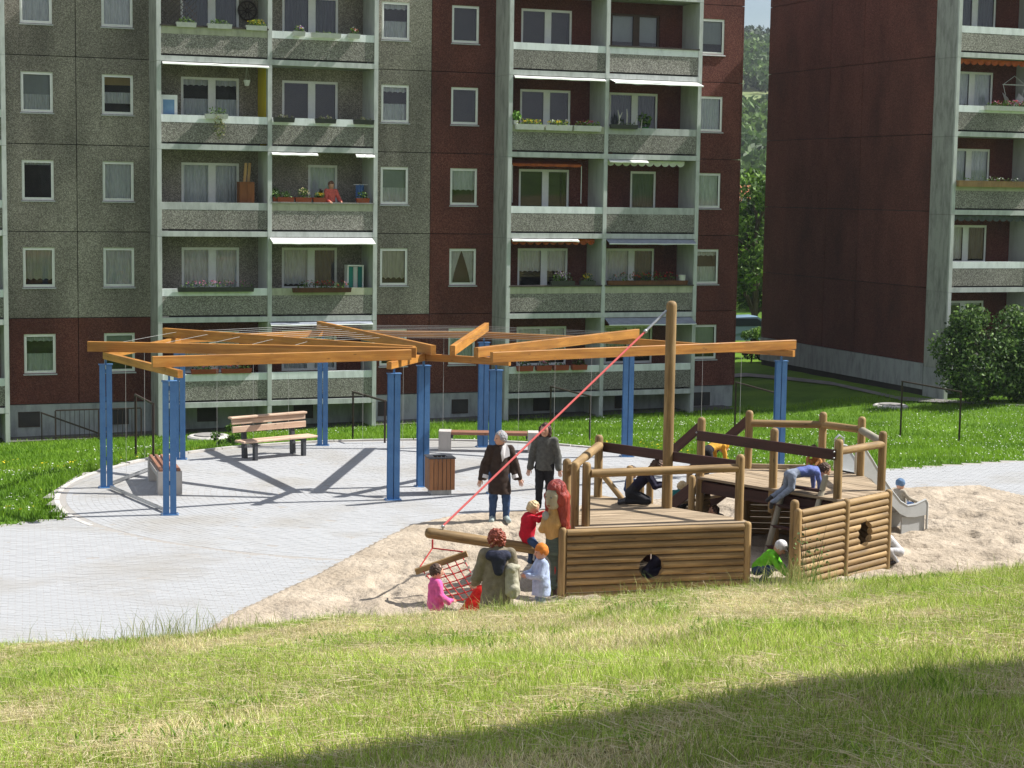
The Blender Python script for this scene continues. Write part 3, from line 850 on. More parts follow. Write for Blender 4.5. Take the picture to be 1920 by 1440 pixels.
# ================================================================== the apartment blocks
ZK0, ST = -1.07, 2.783                                 # ground floor level, storey
def wall_panel_mesh(w_, h_, hole=None, t=.16, g=.012):
    """panel in x 0..w, z 0..h, outer face at y=0 (y grows into the house), rounded joint edge, optional window hole"""
    mb = MB(); x0, x1, z0, z1 = g, w_-g, g, h_-g
    if hole is None:
        mb.add([(x0,0,z0),(x1,0,z0),(x1,0,z1),(x0,0,z1)], [(0,1,2,3)])
    else:
        a, b, c, d = hole
        V = [(x0,0,z0),(x1,0,z0),(x1,0,z1),(x0,0,z1),(a,0,c),(b,0,c),(b,0,d),(a,0,d)]
        mb.add(V, [(0,1,5,4),(1,2,6,5),(2,3,7,6),(3,0,4,7)])
        mb.add([(a,0,c),(b,0,c),(b,0,d),(a,0,d),(a,t,c),(b,t,c),(b,t,d),(a,t,d)], [(0,1,5,4),(1,2,6,5),(2,3,7,6),(3,0,4,7)])
    mb.add([(x0,0,z0),(x1,0,z0),(x1,0,z1),(x0,0,z1),(x0,t,z0),(x1,t,z0),(x1,t,z1),(x0,t,z1)], [(4,5,1,0),(5,6,2,1),(6,7,3,2),(7,4,0,3)])
    return mb
_wm = {}
def window_meshes(w_, h_, double, brown=False):
    key = (w_, h_, double, brown)
    if key in _wm: return _wm[key]
    fr = MB(); t = .055
    fr.box((0,.05,0),(w_,.11,t)); fr.box((0,.05,h_-t),(w_,.11,h_)); fr.box((0,.05,t),(t,.11,h_-t)); fr.box((w_-t,.05,t),(w_,.11,h_-t))
    if double:
        c = w_*.53
        fr.box((c-.095,.05,t),(c+.095,.11,h_-t))
        openings = [(t, c-.095), (c+.095, w_-t)]
    else: openings = [(t, w_-t)]
    # sash edge proud of the frame
    for a, b in openings:
        s_ = .03
        fr.box((a,.04,t),(b,.049,t+s_)); fr.box((a,.04,h_-t-s_),(b,.049,h_-t)); fr.box((a,.04,t+s_),(a+s_,.049,h_-t-s_)); fr.box((b-s_,.04,t+s_),(b,.049,h_-t-s_))
    mfr = fr.mesh('window', MT['frame_brown'] if brown else MT['pvc'])
    panes = []
    for a, b in openings:
        panes.append(MB().add([(a,.07,t),(b,.07,t),(b,.07,h_-t),(a,.07,h_-t)], [(0,1,2,3)]).mesh('pane', MT['glass']))
    sl = MB().add([(-.03,-.05,-.03),(w_+.03,-.05,-.03),(w_+.03,.05,.0),(-.03,.05,.0),(-.03,-.05,-.055),(w_+.03,-.05,-.055),(w_+.03,.05,-.055),(-.03,.05,-.055)],
                  [(0,1,2,3),(7,6,5,4),(0,4,5,1),(1,5,6,2),(2,6,7,3),(3,7,4,0)]).mesh('sill', MT['sill'])
    _wm[key] = (mfr, panes, sl, openings)
    return _wm[key]
def curtain_mesh(x0, x1, z0, z1, mat, waves=None, y=.17, amp=.018, hem=0, seed=0):
    """pleated cloth hung behind the pane"""
    n = max(6, int((x1-x0)*44)); rr = random.Random(seed)
    ph = rr.uniform(0, 6); fq = rr.uniform(38, 60)
    V = []; F = []
    for i in range(n+1):
        x = x0+(x1-x0)*i/n
        yy = y+amp*math.sin(fq*x+ph)+amp*.6*math.sin(fq*.43*x+2*ph)
        zz = z0+hem*abs(math.sin((x-x0)*16))
        V += [(x, yy, zz), (x, yy, z1)]
    for i in range(n): F.append((2*i, 2*i+2, 2*i+3, 2*i+1))
    return MB().add(V, F).mesh('curtain', mat)
def put_window(parent, loc, w_, h_, style='lace', double=False, brown=False, seed=0, sill=True):
    mfr, panes, sl, ops = window_meshes(w_, h_, double, brown)
    wn = put('window', mfr, parent, loc)
    for p in panes: put('pane', p, wn)
    if sill: put('sill', sl, wn)
    t = .06
    # the room behind
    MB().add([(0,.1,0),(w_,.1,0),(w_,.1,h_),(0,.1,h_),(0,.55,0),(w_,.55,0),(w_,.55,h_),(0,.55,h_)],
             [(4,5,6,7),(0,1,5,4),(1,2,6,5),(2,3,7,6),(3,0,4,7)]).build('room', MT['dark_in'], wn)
    def cur(a, b, c, d, m, **k): put('curtain', curtain_mesh(a, b, c, d, m, seed=seed, **k), wn)
    for (a, b) in ops:
        if style == 'lace': cur(a, b, t, h_-t, MT['lace'])
        elif style == 'lace2': cur(a, b, t+.12*h_, h_-t, MT['lace2'], hem=.06)
        elif style == 'lower': cur(a, b, t, h_*.5, MT['lace']); cur(a, b, h_*.8, h_-t, MT['lace'], hem=.03)
        elif style == 'upper': cur(a, b, h_*.4, h_-t, MT['lace'], hem=.03)
        elif style == 'blind_low': cur(a, b, h_*.45, h_-t, MT['blind'], amp=.001); cur(a, b, t, h_*.45, MT['lace'])
        elif style == 'blind': cur(a, b, h_*.3, h_-t, MT['blind'], amp=.001)
        elif style == 'yellow': cur(a, b, h_*.74, h_-t, MT['blind_y'], amp=.001); cur(a, b, h_*.28, h_*.56, MT['lace'])
        elif style == 'drape': cur(a, b, t, h_-t, MT['drape'])
        elif style == 'dark_top': cur(a, b, h_*.88, h_-t, MT['lace'])
        elif style == 'split':
            V = []
            mid = (a+b)/2
            for s_, xe in ((-1, a), (1, b)):
                n = 10; V = []; F = []
                for i in range(n+1):
                    z = t+(h_-2*t)*i/n
                    reach = (.5*(b-a))*(.25+.75*(i/n)**1.3)
                    V += [(xe, .17+.012*math.sin(i*2), z), (xe-s_*reach, .16, z)]
                for i in range(n): F.append((2*i, 2*i+1, 2*i+3, 2*i+2))
                MB().add(V, F).build('curtain', MT['lace'], wn)
        elif style == 'mixed':
            cur(a, b, t+.06, h_-t, MT['lace'] if a < .5 else MT['drape'], hem=.04)
    return wn

PROJ = 1.35
def scallop_mesh(x0, x1, y, z1, drop, n, mat):
    V = []; F = []; N = n*6
    for i in range(N+1):
        x = x0+(x1-x0)*i/N; s_ = abs(math.sin(math.pi*i/6))
        yo = y+.03*math.sin(math.pi*i/3)
        V += [(x, yo, z1), (x, yo, z1-drop*(.55+.45*s_))]
    for i in range(N): F.append((2*i, 2*i+1, 2*i+3, 2*i+2))
    return MB().add(V, F).mesh('awning', mat)

class Block:
    def __init__(s, root, zbase, z0, nfl):
        s.root = root; s.zb = zbase; s.z0 = z0; s.n = nfl; s.meshes = {}
    def zk(s, k): return s.z0+ST*k-s.zb               # local floor height
    def panel(s, u0, u1, k, mat, hole=None, w=0.0):
        key = (round(u1-u0, 3), hole, mat)
        if key not in s.meshes: s.meshes[key] = wall_panel_mesh(u1-u0, ST, hole).mesh('wall_panel', MT[mat])
        return put('wall_panel', s.meshes[key], s.root, (u0, -w, s.zk(k)))
    def wall_col(s, u0, k, mat, style, wx=.72, seed=0, width=2.4):
        s.panel(u0, u0+width, k, mat, (wx, wx+1.0, 1.0, 2.27))
        put_window(s.root, (u0+wx, 0, s.zk(k)+1.0), 1.0, 1.27, style, False, seed=seed)
    def bay(s, u0, k, wall, wx, style, band='band_white', cap=None, brown=False, inner='inner_wall', single=False, seed=0, width=3.6):
        """one balcony: back wall with double window, floor slab, parapet"""
        w0 = .0
        hole = (wx, wx+1.93, .9, 2.29)
        if single: hole = (wx+.9, wx+1.93, .9, 2.29)
        s.panel(u0, u0+width, k, wall, hole, 0.0)
        if single:
            put_window(s.root, (u0+wx+.9, 0, s.zk(k)+.9), 1.03, 1.39, style, False, brown, seed, False)
        else:
            put_window(s.root, (u0+wx, 0, s.zk(k)+.9), 1.93, 1.39, style, True, brown, seed, False)
        z = s.zk(k); a = u0+.07; b = u0+width-.07
        t = .09; y0 = -PROJ+.02
        pb = MB().box((a, y0, z+.135), (b, y0+t, z+.76)).build('balcony', MT['agg_band'], s.root)
        MB().box((a, y0-.004, z+.762), (b, y0+t+.004, z+1.0)).build('parapet_band', MT[band], pb)
        MB().box((a-.01, y0+.02, z-.10), (b+.01, -.005, z+.075)).build('floor_slab', MT['concrete'], pb)
        MB().box((u0+.3, y0+.045, z+.07), (u0+width-.3, y0+.075, z+.14)).build('drain_gap', MT['seam'], pb)
        if cap:
            MB().box((a-.03, y0-.05, z+1.002), (b+.03, y0+t+.06, z+1.05)).build('rail_cap', MT[cap], pb)
        if inner == 'yellow_wall':
            MB().box((b-.012, -PROJ+.2, z+.08), (b-.004, -.01, z+ST-.11)).build('painted_wall', MT[inner], pb)
        return pb
    def edge_beam(s, u0, u1, k):
        z = s.zk(k)
        MB().box((u0+.071, -PROJ-.02, z-.1), (u1-.071, -PROJ+.038, z+.07)).build('edge_beam', MT['col_paint'], s.root)
    def fin(s, u, k, side=True, low=None):
        """side wall of the balcony stack with its painted front edge"""
        z = s.zk(k)-.1; z1 = s.zk(k+1)-.108
        if low is not None: z = low
        MB().box((u-.065, -PROJ+.06, z), (u+.065, -.004, z1)).build('side_wall', MT['inner_wall'] if not side else MT['concrete'], s.root)
        MB().box((u-.07, -PROJ-.025, z), (u+.07, -PROJ+.058, z1)).build('column', MT['col_paint'], s.root)
    def awning(s, u0, u1, k, mat, kind='sheet', out=.28, drop=.1):
        z = s.zk(k+1)-.115
        if kind == 'sheet':
            n = 8; V = []; F = []
            for i in range(n+1):
                x = u0+(u1-u0)*i/n; sag = .02*math.sin(i*2.1)+random.uniform(-.008, .008)
                V += [(x, -PROJ+.02, z), (x, -PROJ-out, z-drop+sag), (x, -PROJ-out, z-drop-.05+sag)]
            for i in range(n): F += [(3*i, 3*i+1, 3*i+4, 3*i+3), (3*i+1, 3*i+2, 3*i+5, 3*i+4)]
            o = MB().add(V, F).build('awning', MT[mat], s.root)
            MB().tube([(u0, -PROJ-out, z-drop-.03), (u1, -PROJ-out, z-drop-.03)], .018, 6).build('front_rail', MT['pvc'], o)
        elif kind == 'scallop':
            o = put('awning', scallop_mesh(u0, u1, -PROJ+.25, z-.02, .2, max(6, int((u1-u0)/.28)), MT[mat]), s.root)
            MB().tube([(u0, -PROJ+.27, z-.04), (u1, -PROJ+.27, z-.04)], .035, 8).build('roller', MT[mat], o)
        elif kind == 'inside':
            V = []; F = []; n = 10
            for i in range(n+1):
                x = u0+(u1-u0)*i/n
                V += [(x, -.15, z-.03), (x, -PROJ+.5, z-.2), (x, -PROJ+.5, z-.28-.02*(i % 2))]
            for i in range(n): F += [(3*i, 3*i+1, 3*i+4, 3*i+3), (3*i+1, 3*i+2, 3*i+5, 3*i+4)]
            o = MB().add(V, F).build('awning', MT[mat], s.root)
            for x in (u0, u1): MB().tube([(x, -PROJ+.5, z-.25), (x, -PROJ+.5, z-1.55)], .012, 6).build('strut', MT['pvc'], o)
        return o

# ---------------------------------------------------------------- main block
ZB = -2.15
main = thing('apartment_block', 'long panel apartment block of grey and red pebble concrete with balconies', 'building',
             (P0[0], P0[1], ZB), FROT)
B = Block(main, ZB, ZK0, 6)
NF = 6
sty = {  # window dressings by column and storey
 'A': {5:'lace',4:'lace',3:'blind_low',2:'dark_top',1:'lace2',0:'lower'}, 'B': {5:'lace',4:'lace',3:'yellow',2:'lace',1:'lace',0:'blind'},
 'C': {5:'lower',4:'lower',3:'lower',2:'blind_low',1:'lace2',0:'upper'}, 'D': {5:'none',4:'none',3:'none',2:'upper',1:'split',0:'lace'},
 'E': {5:'lace',4:'blind',3:'lace',2:'lace',1:'lower',0:'blind'}}
for k in range(NF):
    g_or_r = 'agg_red' if k == 0 else 'agg_grey'
    B.wall_col(-2.4, k, g_or_r, sty['A'][k], .68, 10+k)
    B.wall_col(0.0, k, g_or_r, sty['B'][k], .82, 20+k)
    B.wall_col(9.6, k, g_or_r, sty['C'][k], .6, 30+k)
    B.wall_col(12.0, k, 'agg_red', sty['D'][k], .72, 40+k)
    B.wall_col(21.6, k, 'agg_red', sty['E'][k], .66, 50+k)
    # balconies: far-left stack (its right bay), left stack, right stack
    B.bay(-6.0, k, g_or_r, .75, 'lace', seed=60+k)
    B.bay(2.4, k, g_or_r, .97, {4:'drape',3:'lower',2:'lace',1:'lace',0:'lace',5:'lace'}[k], band={4:'band_green',2:'band_grey'}.get(k, 'band_white'),
          cap={4:'cap_dark'}.get(k), inner='yellow_wall' if k == 3 else 'inner_wall', seed=70+k)
    B.bay(6.0, k, g_or_r, .75, {4:'drape',3:'none',2:'lace',1:'mixed',0:'lace',5:'lace'}[k], band={2:'band_green',1:'band_green'}.get(k, 'band_white'),
          cap={2:'cap_grey'}.get(k), single=(k == 2), seed=80+k)
    B.bay(14.4, k, 'agg_red', .88, {4:'none',3:'none',2:'none',1:'upper',0:'lace2',5:'lace'}[k], band={1:'band_green', 3:'band_green'}.get(k, 'band_white'),
          cap={1:'cap_dark'}.get(k), seed=90+k)
    B.bay(18.0, k, 'agg_red', .7, {4:'blind',3:'drape',2:'drape',1:'mixed',0:'lace2',5:'lace'}[k], band={1:'band_green',2:'band_grey',3:'band_grey'}.get(k, 'band_white'),
          cap={4:'cap_dark',1:'cap_dark'}.get(k), brown=(k == 4), single=(k == 2), seed=100+k)
    for u0 in (-6.0, 2.4, 6.0, 14.4, 18.0): B.edge_beam(u0, u0+3.6, k)
    for u, sd_ in ((-6.0,True),(-2.4,False),(2.4,True),(6.0,False),(9.6,False),(14.4,True),(18.0,False),(21.6,False)):
        B.fin(u, k, sd_, None)
z = lambda v: v-ZB
# roof slab edge over the balconies
for u0, u1 in ((-6, -2.4), (2.4, 9.6), (14.4, 21.6)):
    MB().box((u0-.06, -PROJ, B.zk(NF)-.1), (u1+.06, -.004, B.zk(NF)+.06)).build('balcony_roof', MT['concrete'], main)
MB().box((-6.1, -.02, B.zk(NF)+.003), (24.06, 12.3, B.zk(NF)+.5)).build('roof', MT['concrete'], main)
# inner body, joints, plinth and gable
MB().box((-6, .56, 0.0), (23.98, 12, B.zk(NF))).build('body', MT['seam'], main)
MB().box((-5.99, .1, B.zk(0)+.01), (23.97, .14, B.zk(NF)-.02)).build('joint_backing', MT['seam'], main) if False else None
for k in range(NF):
    MB().box((24.0, .0, B.zk(k)+.012), (24.05, 12.1, B.zk(k+1)-.012)).build('gable_panel', MT['agg_red'], main)
pl = MB()
for a, b in ((-5.99, 2.33), (9.67, 14.33), (21.67, 23.99)): pl.box((a, .02, -.6), (b, .5, z(ZK0)-.012))
pl.box((2.33, .03, -.6), (9.67, .5, z(ZK0)-.13)); pl.box((14.33, .03, -.6), (21.67, .5, z(ZK0)-.13))
plinth = pl.build('plinth', MT['plinth'], main)
for u0, ww in ((-1.9, .62), (.95, .62), (3.9, .62), (7.2, .62), (10.2, .55), (12.9, .55), (16, .62), (19.2, .62), (22.4, .62)):
    wv = MB().box((u0, .005, z(-1.78)), (u0+ww, .019, z(-1.34))).build('cellar_window', MT['dark_in'], main)
    f_ = MB()
    for (a, b, c, d) in ((u0-.03, u0, -1.81, -1.31), (u0+ww, u0+ww+.03, -1.81, -1.31)): f_.box((a, -.002, z(c)), (b, .019, z(d)))
    f_.box((u0, -.002, z(-1.81)), (u0+ww, .019, z(-1.78))); f_.box((u0, -.002, z(-1.34)), (u0+ww, .019, z(-1.31)))
    f_.build('cellar_window_frame', MT['black_steel'], wv)
# columns run down to the ground under the balconies
for u, sd_ in ((-6,True),(-2.4,False),(2.4,True),(6.0,False),(9.6,False),(14.4,True),(18.0,False),(21.6,False)):
    MB().box((u-.068, -PROJ+.062, -.8), (u+.068, -.006, z(ZK0)-.108)).build('foot_wall', MT['concrete'] if sd_ else MT['inner_wall'], main)
    MB().box((u-.07, -PROJ-.025, -.8), (u+.07, -PROJ+.058, z(ZK0)-.108)).build('column', MT['col_paint'], main)
# gravel strip at the foot of the wall
gv = MB(); prev = None
for u in np.arange(-6, 24.4, .8):
    pa_ = P0+DD*u+NN*.0; pb_ = P0+DD*u+NN*1.15
    cur = [(pa_[0], pa_[1], tz(pa_[0], pa_[1])+.01), (pb_[0], pb_[1], tz(pb_[0], pb_[1])+.01)]
    if prev: gv.add([prev[1], cur[1], cur[0], prev[0]], [(0,1,2,3)])
    prev = cur
tag(gv.build('gravel_strip', pm('dark_gravel', (.05,.048,.045), (.13,.125,.115), 30, rough=.95, world=True)), kind='structure')
# awnings
B.awning(2.5, 5.95, 3, 'awn_white', out=.12, drop=.05)
B.awning(6.05, 7.6, 2, 'awn_white', out=.12, drop=.06); B.awning(8.9, 9.55, 2, 'awn_white', out=.12, drop=.08)
B.awning(6.0, 9.5, 1, 'awn_white', out=.42, drop=.16); B.awning(6.0, 9.5, 0, 'awn_grey', out=.18, drop=.07)
B.awning(14.5, 17.9, 3, 'awn_white', out=.12, drop=.06); B.awning(18.08, 21.5, 3, 'awn_white', out=.5, drop=.13)
B.awning(14.7, 17.3, 2, 'awn_orange', 'inside'); B.awning(18.1, 19.6, 2, 'awn_white', out=.14, drop=.06); B.awning(18.15, 21.2, 2, 'awn_white', 'scallop')
B.awning(14.5, 17.0, 1, 'awn_white', out=.12, drop=.05); B.awning(14.6, 17.75, 1, 'awn_orange', 'scallop')
B.awning(18.08, 21.5, 1, 'awn_grey', out=.3, drop=.13); B.awning(18.08, 21.5, 0, 'awn_grey', out=.42, drop=.2)

# ---------------------------------------------------------------- right-hand block
C0 = np.array([15.1, 66.72, 0])
ZB2 = -1.35
right = thing('apartment_block', 'dark red apartment block with windowless gable end on the right', 'building', (C0[0], C0[1], ZB2), FROT)
Bq = Block(right, ZB2, -.06, 6)
for k in range(6):
    Bq.bay(.0, k, 'agg_red', .62, {5:'lace',4:'drape',3:'lace',2:'lace',1:'mixed',0:'dark_top'}[k], band={2:'band_green'}.get(k, 'band_white'), seed=120+k)
    Bq.bay(3.6, k, 'agg_red', .7, 'lace', seed=130+k)
    for u0 in (0, 3.6): Bq.edge_beam(u0, u0+3.6, k)
    for u, sd_ in ((.065, True), (3.6, False), (7.2, False)): Bq.fin(u, k, sd_)
    Bq.wall_col(7.2, k, 'agg_red', 'lace', .7, 140+k)
    # gable panels
    for a, b in ((.03, 4.8), (4.8, 7.2), (7.2, 12.2)):
        me = MB().box((-.0, a+.012, Bq.zk(k)+.012), (.12, b-.012, Bq.zk(k+1)-.012)).build('gable_panel', MT['agg_red'], right)
MB().box((.1, .56, 0.1), (9.58, 12.15, Bq.zk(6))).build('body', MT['seam'], right)
MB().box((-.06, -.03, Bq.zk(6)+.003), (9.66, 12.3, Bq.zk(6)+.5)).build('roof', MT['concrete'], right)
MB().box((0, -PROJ, Bq.zk(6)-.1), (7.26, -.035, Bq.zk(6)+.06)).build('balcony_roof', MT['concrete'], right)
zz = lambda v: v-ZB2
MB().box((-.02, .02, zz(-1.02)), (.12, 12.2, zz(-.06)-.005)).build('plinth', MT['plinth'], right)
MB().box((.06, .03, -1.2), (.11, 12.2, zz(-1.03))).build('plinth_recess', MT['dark_in'], right)
MB().box((.13, .02, -1.2), (9.6, .5, zz(-.06)-.13)).build('plinth', MT['plinth'], right)
for u, sd_ in ((.065, True), (3.6, False), (7.2, False)):
    MB().box((u-.068, -PROJ+.062, -.6), (u+.068, -.006, zz(-.06)-.108)).build('foot_wall', MT['plinth'] if sd_ else MT['inner_wall'], right)
    MB().box((u-.07, -PROJ-.025, -.6), (u+.07, -PROJ+.058, zz(-.06)-.108)).build('column', MT['col_paint'], right)
Bq.awning(.15, 3.4, 3, 'awn_orange', 'scallop'); Bq.awning(.15, 3.5, 1, 'awn_dark', 'scallop')

# ================================================================== pergola
def v3(p, z): return np.array([p[0], p[1], z], float)
PP = [(-6.25,33.06),(-8.06,35.98),(-7.32,39.92),(-4.43,42.45),(-.67,42.59),(2.65,41.37),(5.77,38.98)]      # outer posts
PI_ = [(-2.28,35.04),(-1.79,36.7),(-.32,35.98)]                                                             # inner posts
PC = np.array([-1.5, 36.0])
perg = thing('pergola', 'pergola of orange timber beams fanned out on blue steel posts', 'pergola', (PC[0], PC[1], 0))
pl_ = np.array([PC[0], PC[1], 0])
hb = MB()                                              # two H sections side by side
for cx_ in (-.064, .064):
    hb.box((cx_-.056, -.06, 0.012), (cx_+.056, -.048, 2.462)); hb.box((cx_-.056, .048, .012), (cx_+.056, .06, 2.462)); hb.box((cx_-.006, -.048, .012), (cx_+.006, .048, 2.462))
for zz_ in (.55, 1.15, 1.75, 2.3): hb.box((-.0135, -.03, zz_), (.0135, .03, zz_+.07))
post_me = hb.mesh('post', MT['blue_steel'])
base_me = MB().box((-.16, -.11, 0), (.16, .11, .012)).mesh('base_plate', MT['blue_steel'])
bolts = MB()
for sx_ in (-.135, .135):
    for sy_ in (-.085, .085): bolts.lathe([(.013, 0), (.013, .02), (.006, .021)], 6, 0, (sx_, sy_, .012))
bolt_me = bolts.mesh('bolts', MT['galv'])
top_me = MB().box((-.14, -.09, 2.462), (.14, .09, 2.476)).box((-.02, -.02, 2.476), (.02, .02, 2.575)).mesh('top_plate', MT['blue_steel'])
lamp_me = None
for n, p in enumerate(PP+PI_):
    d = PC-np.array(p); rz = math.atan2(d[1], d[0])+math.pi/2+(0 if n != 1 else .3)
    rz = R([10, 14, 6, 4, 12, 8, 10, 12, 20, 8][n])
    po = put('post', post_me, perg, v3(p, 0)-pl_, (0, 0, rz))
    put('base_plate', base_me, po); put('top_plate', top_me, po); put('bolts', bolt_me, po)
def ext(a, b, e0, e1):
    a = np.array(a, float); b = np.array(b, float); d = (b-a)/np.linalg.norm(b-a)
    return a-d*e0, b+d*e1
ring = list(range(7))
for n in range(6):
    a, b = ext(PP[n], PP[n+1], .02 if n else .55, .02 if n < 5 else .3)
    zc_ = 2.645+(.003 if n % 2 else 0)
    plank(perg, 'cross_beam', v3(a, zc_), v3(b, zc_), .1, .14, MT['glulam'])
for n, (a, b) in enumerate(((PI_[0], PI_[1]), (PI_[1], PI_[2]))):
    a, b = ext(a, b, .28 if n == 0 else .02, .02 if n == 0 else .3)
    plank(perg, 'cross_beam', v3(a, 2.645), v3(b, 2.645), .1, .14, MT['glulam'])
RB = [((-6.55,33.02),(-1.98,35.28)),((-8.41,36.0),(-1.89,35.72)),((-7.61,39.71),(-1.95,36.02)),((-4.53,42.5),(-1.58,36.3)),((-1.2,36.28),(-.62,42.8)),((-.72,35.87),(2.84,41.48)),((-.4,34.96),(6.06,39.08))]
RB = [(a, b) if np.hypot(*(np.array(a)-PC)) > np.hypot(*(np.array(b)-PC)) else (b, a) for a, b in RB]
for n, (a, b) in enumerate(RB):
    plank(perg, 'radial_beam', v3(a, 2.818+.002*(n % 3)), v3(b, 2.818+.002*(n % 3)), .11, .2, MT['glulam'])
wire_r = .0032
for n in (1, 2, 3, 4):                                 # climbing wires across each sector
    a0, b0 = map(np.array, RB[n]); a1, b1 = map(np.array, RB[n+1])
    for t in np.linspace(.06, .6, 5 if n == 1 else 9):
        p = a0+(b0-a0)*t; q = a1+(b1-a1)*t
        MB().tube([v3(p, 2.86)-pl_, v3(q, 2.86)-pl_], wire_r, 5).build('wire', MT['wire'], perg)
for n in (1, 2, 3, 4, 5):                              # and down to the ground along the outside
    a, b = np.array(PP[n]), np.array(PP[n+1])
    for t in (.25, .5, .75):
        p = a+(b-a)*t
        MB().tube([v3(p, .0)-pl_, v3(p, 2.6)-pl_], .0028, 4).build('hanging_wire', MT['wire'], perg)
# steel edging bars lying between the outer posts' feet on the left
for n in (0, 1):
    a, b = ext(PP[n], PP[n+1], -.2, -.25)
    MB().bar(v3(a, .05)-pl_, v3(b, .05)-pl_, .05, .05).build('foot_rail', MT['galv'], perg)

# ================================================================== benches and bin
def frame_from(o, ex):
    o = np.array(o[:2]); ex = np.array(ex[:2])-o
    L_ = np.linalg.norm(ex); return o, math.atan2(ex[1], ex[0]), L_
# bench with a back
o, rz, Lb = frame_from(G(478, 864), G(589, 853))
bench = thing('park_bench', 'park bench with wooden seat and backrest on dark metal legs', 'bench', (o[0], o[1], 0), rz)
Lb = 1.32
for x in (.04, Lb):
    mb = MB()
    mb.box((x-.04, .0, 0), (x+.04, .1, .40)); mb.build('front_leg', MT['dark_metal'], bench)
    mb = MB().add([(x-.045,.42,0),(x+.045,.42,0),(x+.045,.54,0),(x-.045,.54,0),(x-.045,.5,.86),(x+.045,.5,.86),(x+.045,.58,.86),(x-.045,.58,.86)],
                  [(0,3,2,1),(4,5,6,7),(0,1,5,4),(1,2,6,5),(2,3,7,6),(3,0,4,7)])
    mb.build('rear_leg', MT['dark_metal'], bench)
    MB().box((x-.035, .1, .34), (x+.035, .43, .40)).build('seat_bracket', MT['dark_metal'], bench)
def slat(parent, a, b, w_, h_, mat, tw=None): 
    o = MB().prism([(-w_/2,-h_/2),(w_/2,-h_/2),(w_/2,h_/2),(-w_/2,h_/2)], 0, 1)
    return plank(parent, 'slat', a, b, w_, h_, mat, .008, tw)
class _Z:                                              # planks inside a rotated thing: no world offset
    pass
def lslat(parent, a, b, w_, h_, mat, name='slat', tw=None):
    sv = parent.location.copy(); parent.location = (0, 0, 0)
    o = plank(parent, name, a, b, w_, h_, mat, .008, tw); parent.location = sv
    return o
for y_ in (.02, .155, .29): lslat(bench, (-.3, y_, .425), (Lb+.32, y_, .425), .125, .045, MT['bench_wood'])
lslat(bench, (-.3, .452, .66), (Lb+.32, .452, .66), .045, .14, MT['bench_wood'])
lslat(bench, (-.3, .475, .83), (Lb+.32, .475, .83), .045, .12, MT['bench_wood'])
lslat(bench, (-.34, .49, .92), (Lb+.34, .49, .92), .16, .045, MT['bench_wood'])
# concrete benches
def concrete_bench(label, o, rz, L_, W_=.46, H_=.46, flare=0, mat='bench_wood2'):
    b = thing('concrete_bench', label, 'bench', (o[0], o[1], 0), rz)
    for x0 in (0, L_-.28):
        MB().box((x0, 0, 0), (x0+.28, W_, H_)).build('end_block', MT['bench_conc'], b)
    n = 5; w_ = (W_-.04)/n
    for i in range(n):
        y_ = .02+w_*(i+.5)
        lslat(b, (.29, y_, H_-.045), (L_-.29, y_, H_-.045), w_-.015, .07, MT[mat])
    for x0 in (.29, L_-.33): MB().box((x0, .05, H_-.16), (x0+.04, W_-.05, H_-.082)).build('bracket', MT['dark_metal'], b)
    return b
n0 = G(297, 929)[:2]; f0 = G(277, 898)[:2]
dirv = np.array(f0)-np.array(n0); Lc = np.linalg.norm(dirv)
# near-left corner is the origin; the bench runs away from the camera
cb = thing('concrete_bench', 'concrete block bench with slatted seat beside the left pergola post', 'bench', (n0[0], n0[1], 0), math.atan2(dirv[1], dirv[0]))
for x0 in (0, Lc-.3): MB().box((x0, -.46, 0), (x0+.3, 0, .46)).build('end_block', MT['bench_conc'], cb)
MB().box((.3, -.44, .3), (Lc-.3, -.02, .39)).build('seat_base', MT['bench_conc'], cb)
for i in range(4):
    y_ = -.06-.113*i
    lslat(cb, (.02, y_, .487), (Lc-.02, y_, .487), .07, .05, MT['bench_wood2'])
o, rz, Lq = frame_from(G(822, 846), G(1012, 849))
concrete_bench('long backless bench with concrete ends behind the older woman', o, rz, Lq, .45, .46, mat='bench_wood2')
# litter bin
bo = G(824, 925)
lb = thing('litter_bin', 'square litter bin clad in brown wooden slats on a stone foot', 'bin', bo, R(14))
MB().box((-.2, -.2, 0), (.2, .2, .1)).build('foot', MT['kerb'], lb)
MB().box((-.23, -.23, .101), (.23, .23, .66)).build('liner', MT['dark_metal'], lb)
for s_ in range(4):
    a = s_*math.pi/2; ca, sa = math.cos(a), math.sin(a)
    for i in range(6):
        t = -.21+.084*i
        mb = MB().box((-.036, -.011, 0), (.036, .011, .62))
        me = mb.mesh('slat', MT['bin_wood'])
        put('slat', me, lb, (ca*t+sa*.245, sa*t-ca*.245, .105), (0, 0, a))
lid = MB()
for a, b in (((-.27,-.27),(.27,-.13)),((-.27,.13),(.27,.27)),((-.27,-.13),(-.13,.13)),((.13,-.13),(.27,.13))): lid.box((a[0], a[1], .728), (b[0], b[1], .75))
lid.build('lid', MT['dark_metal'], lb)

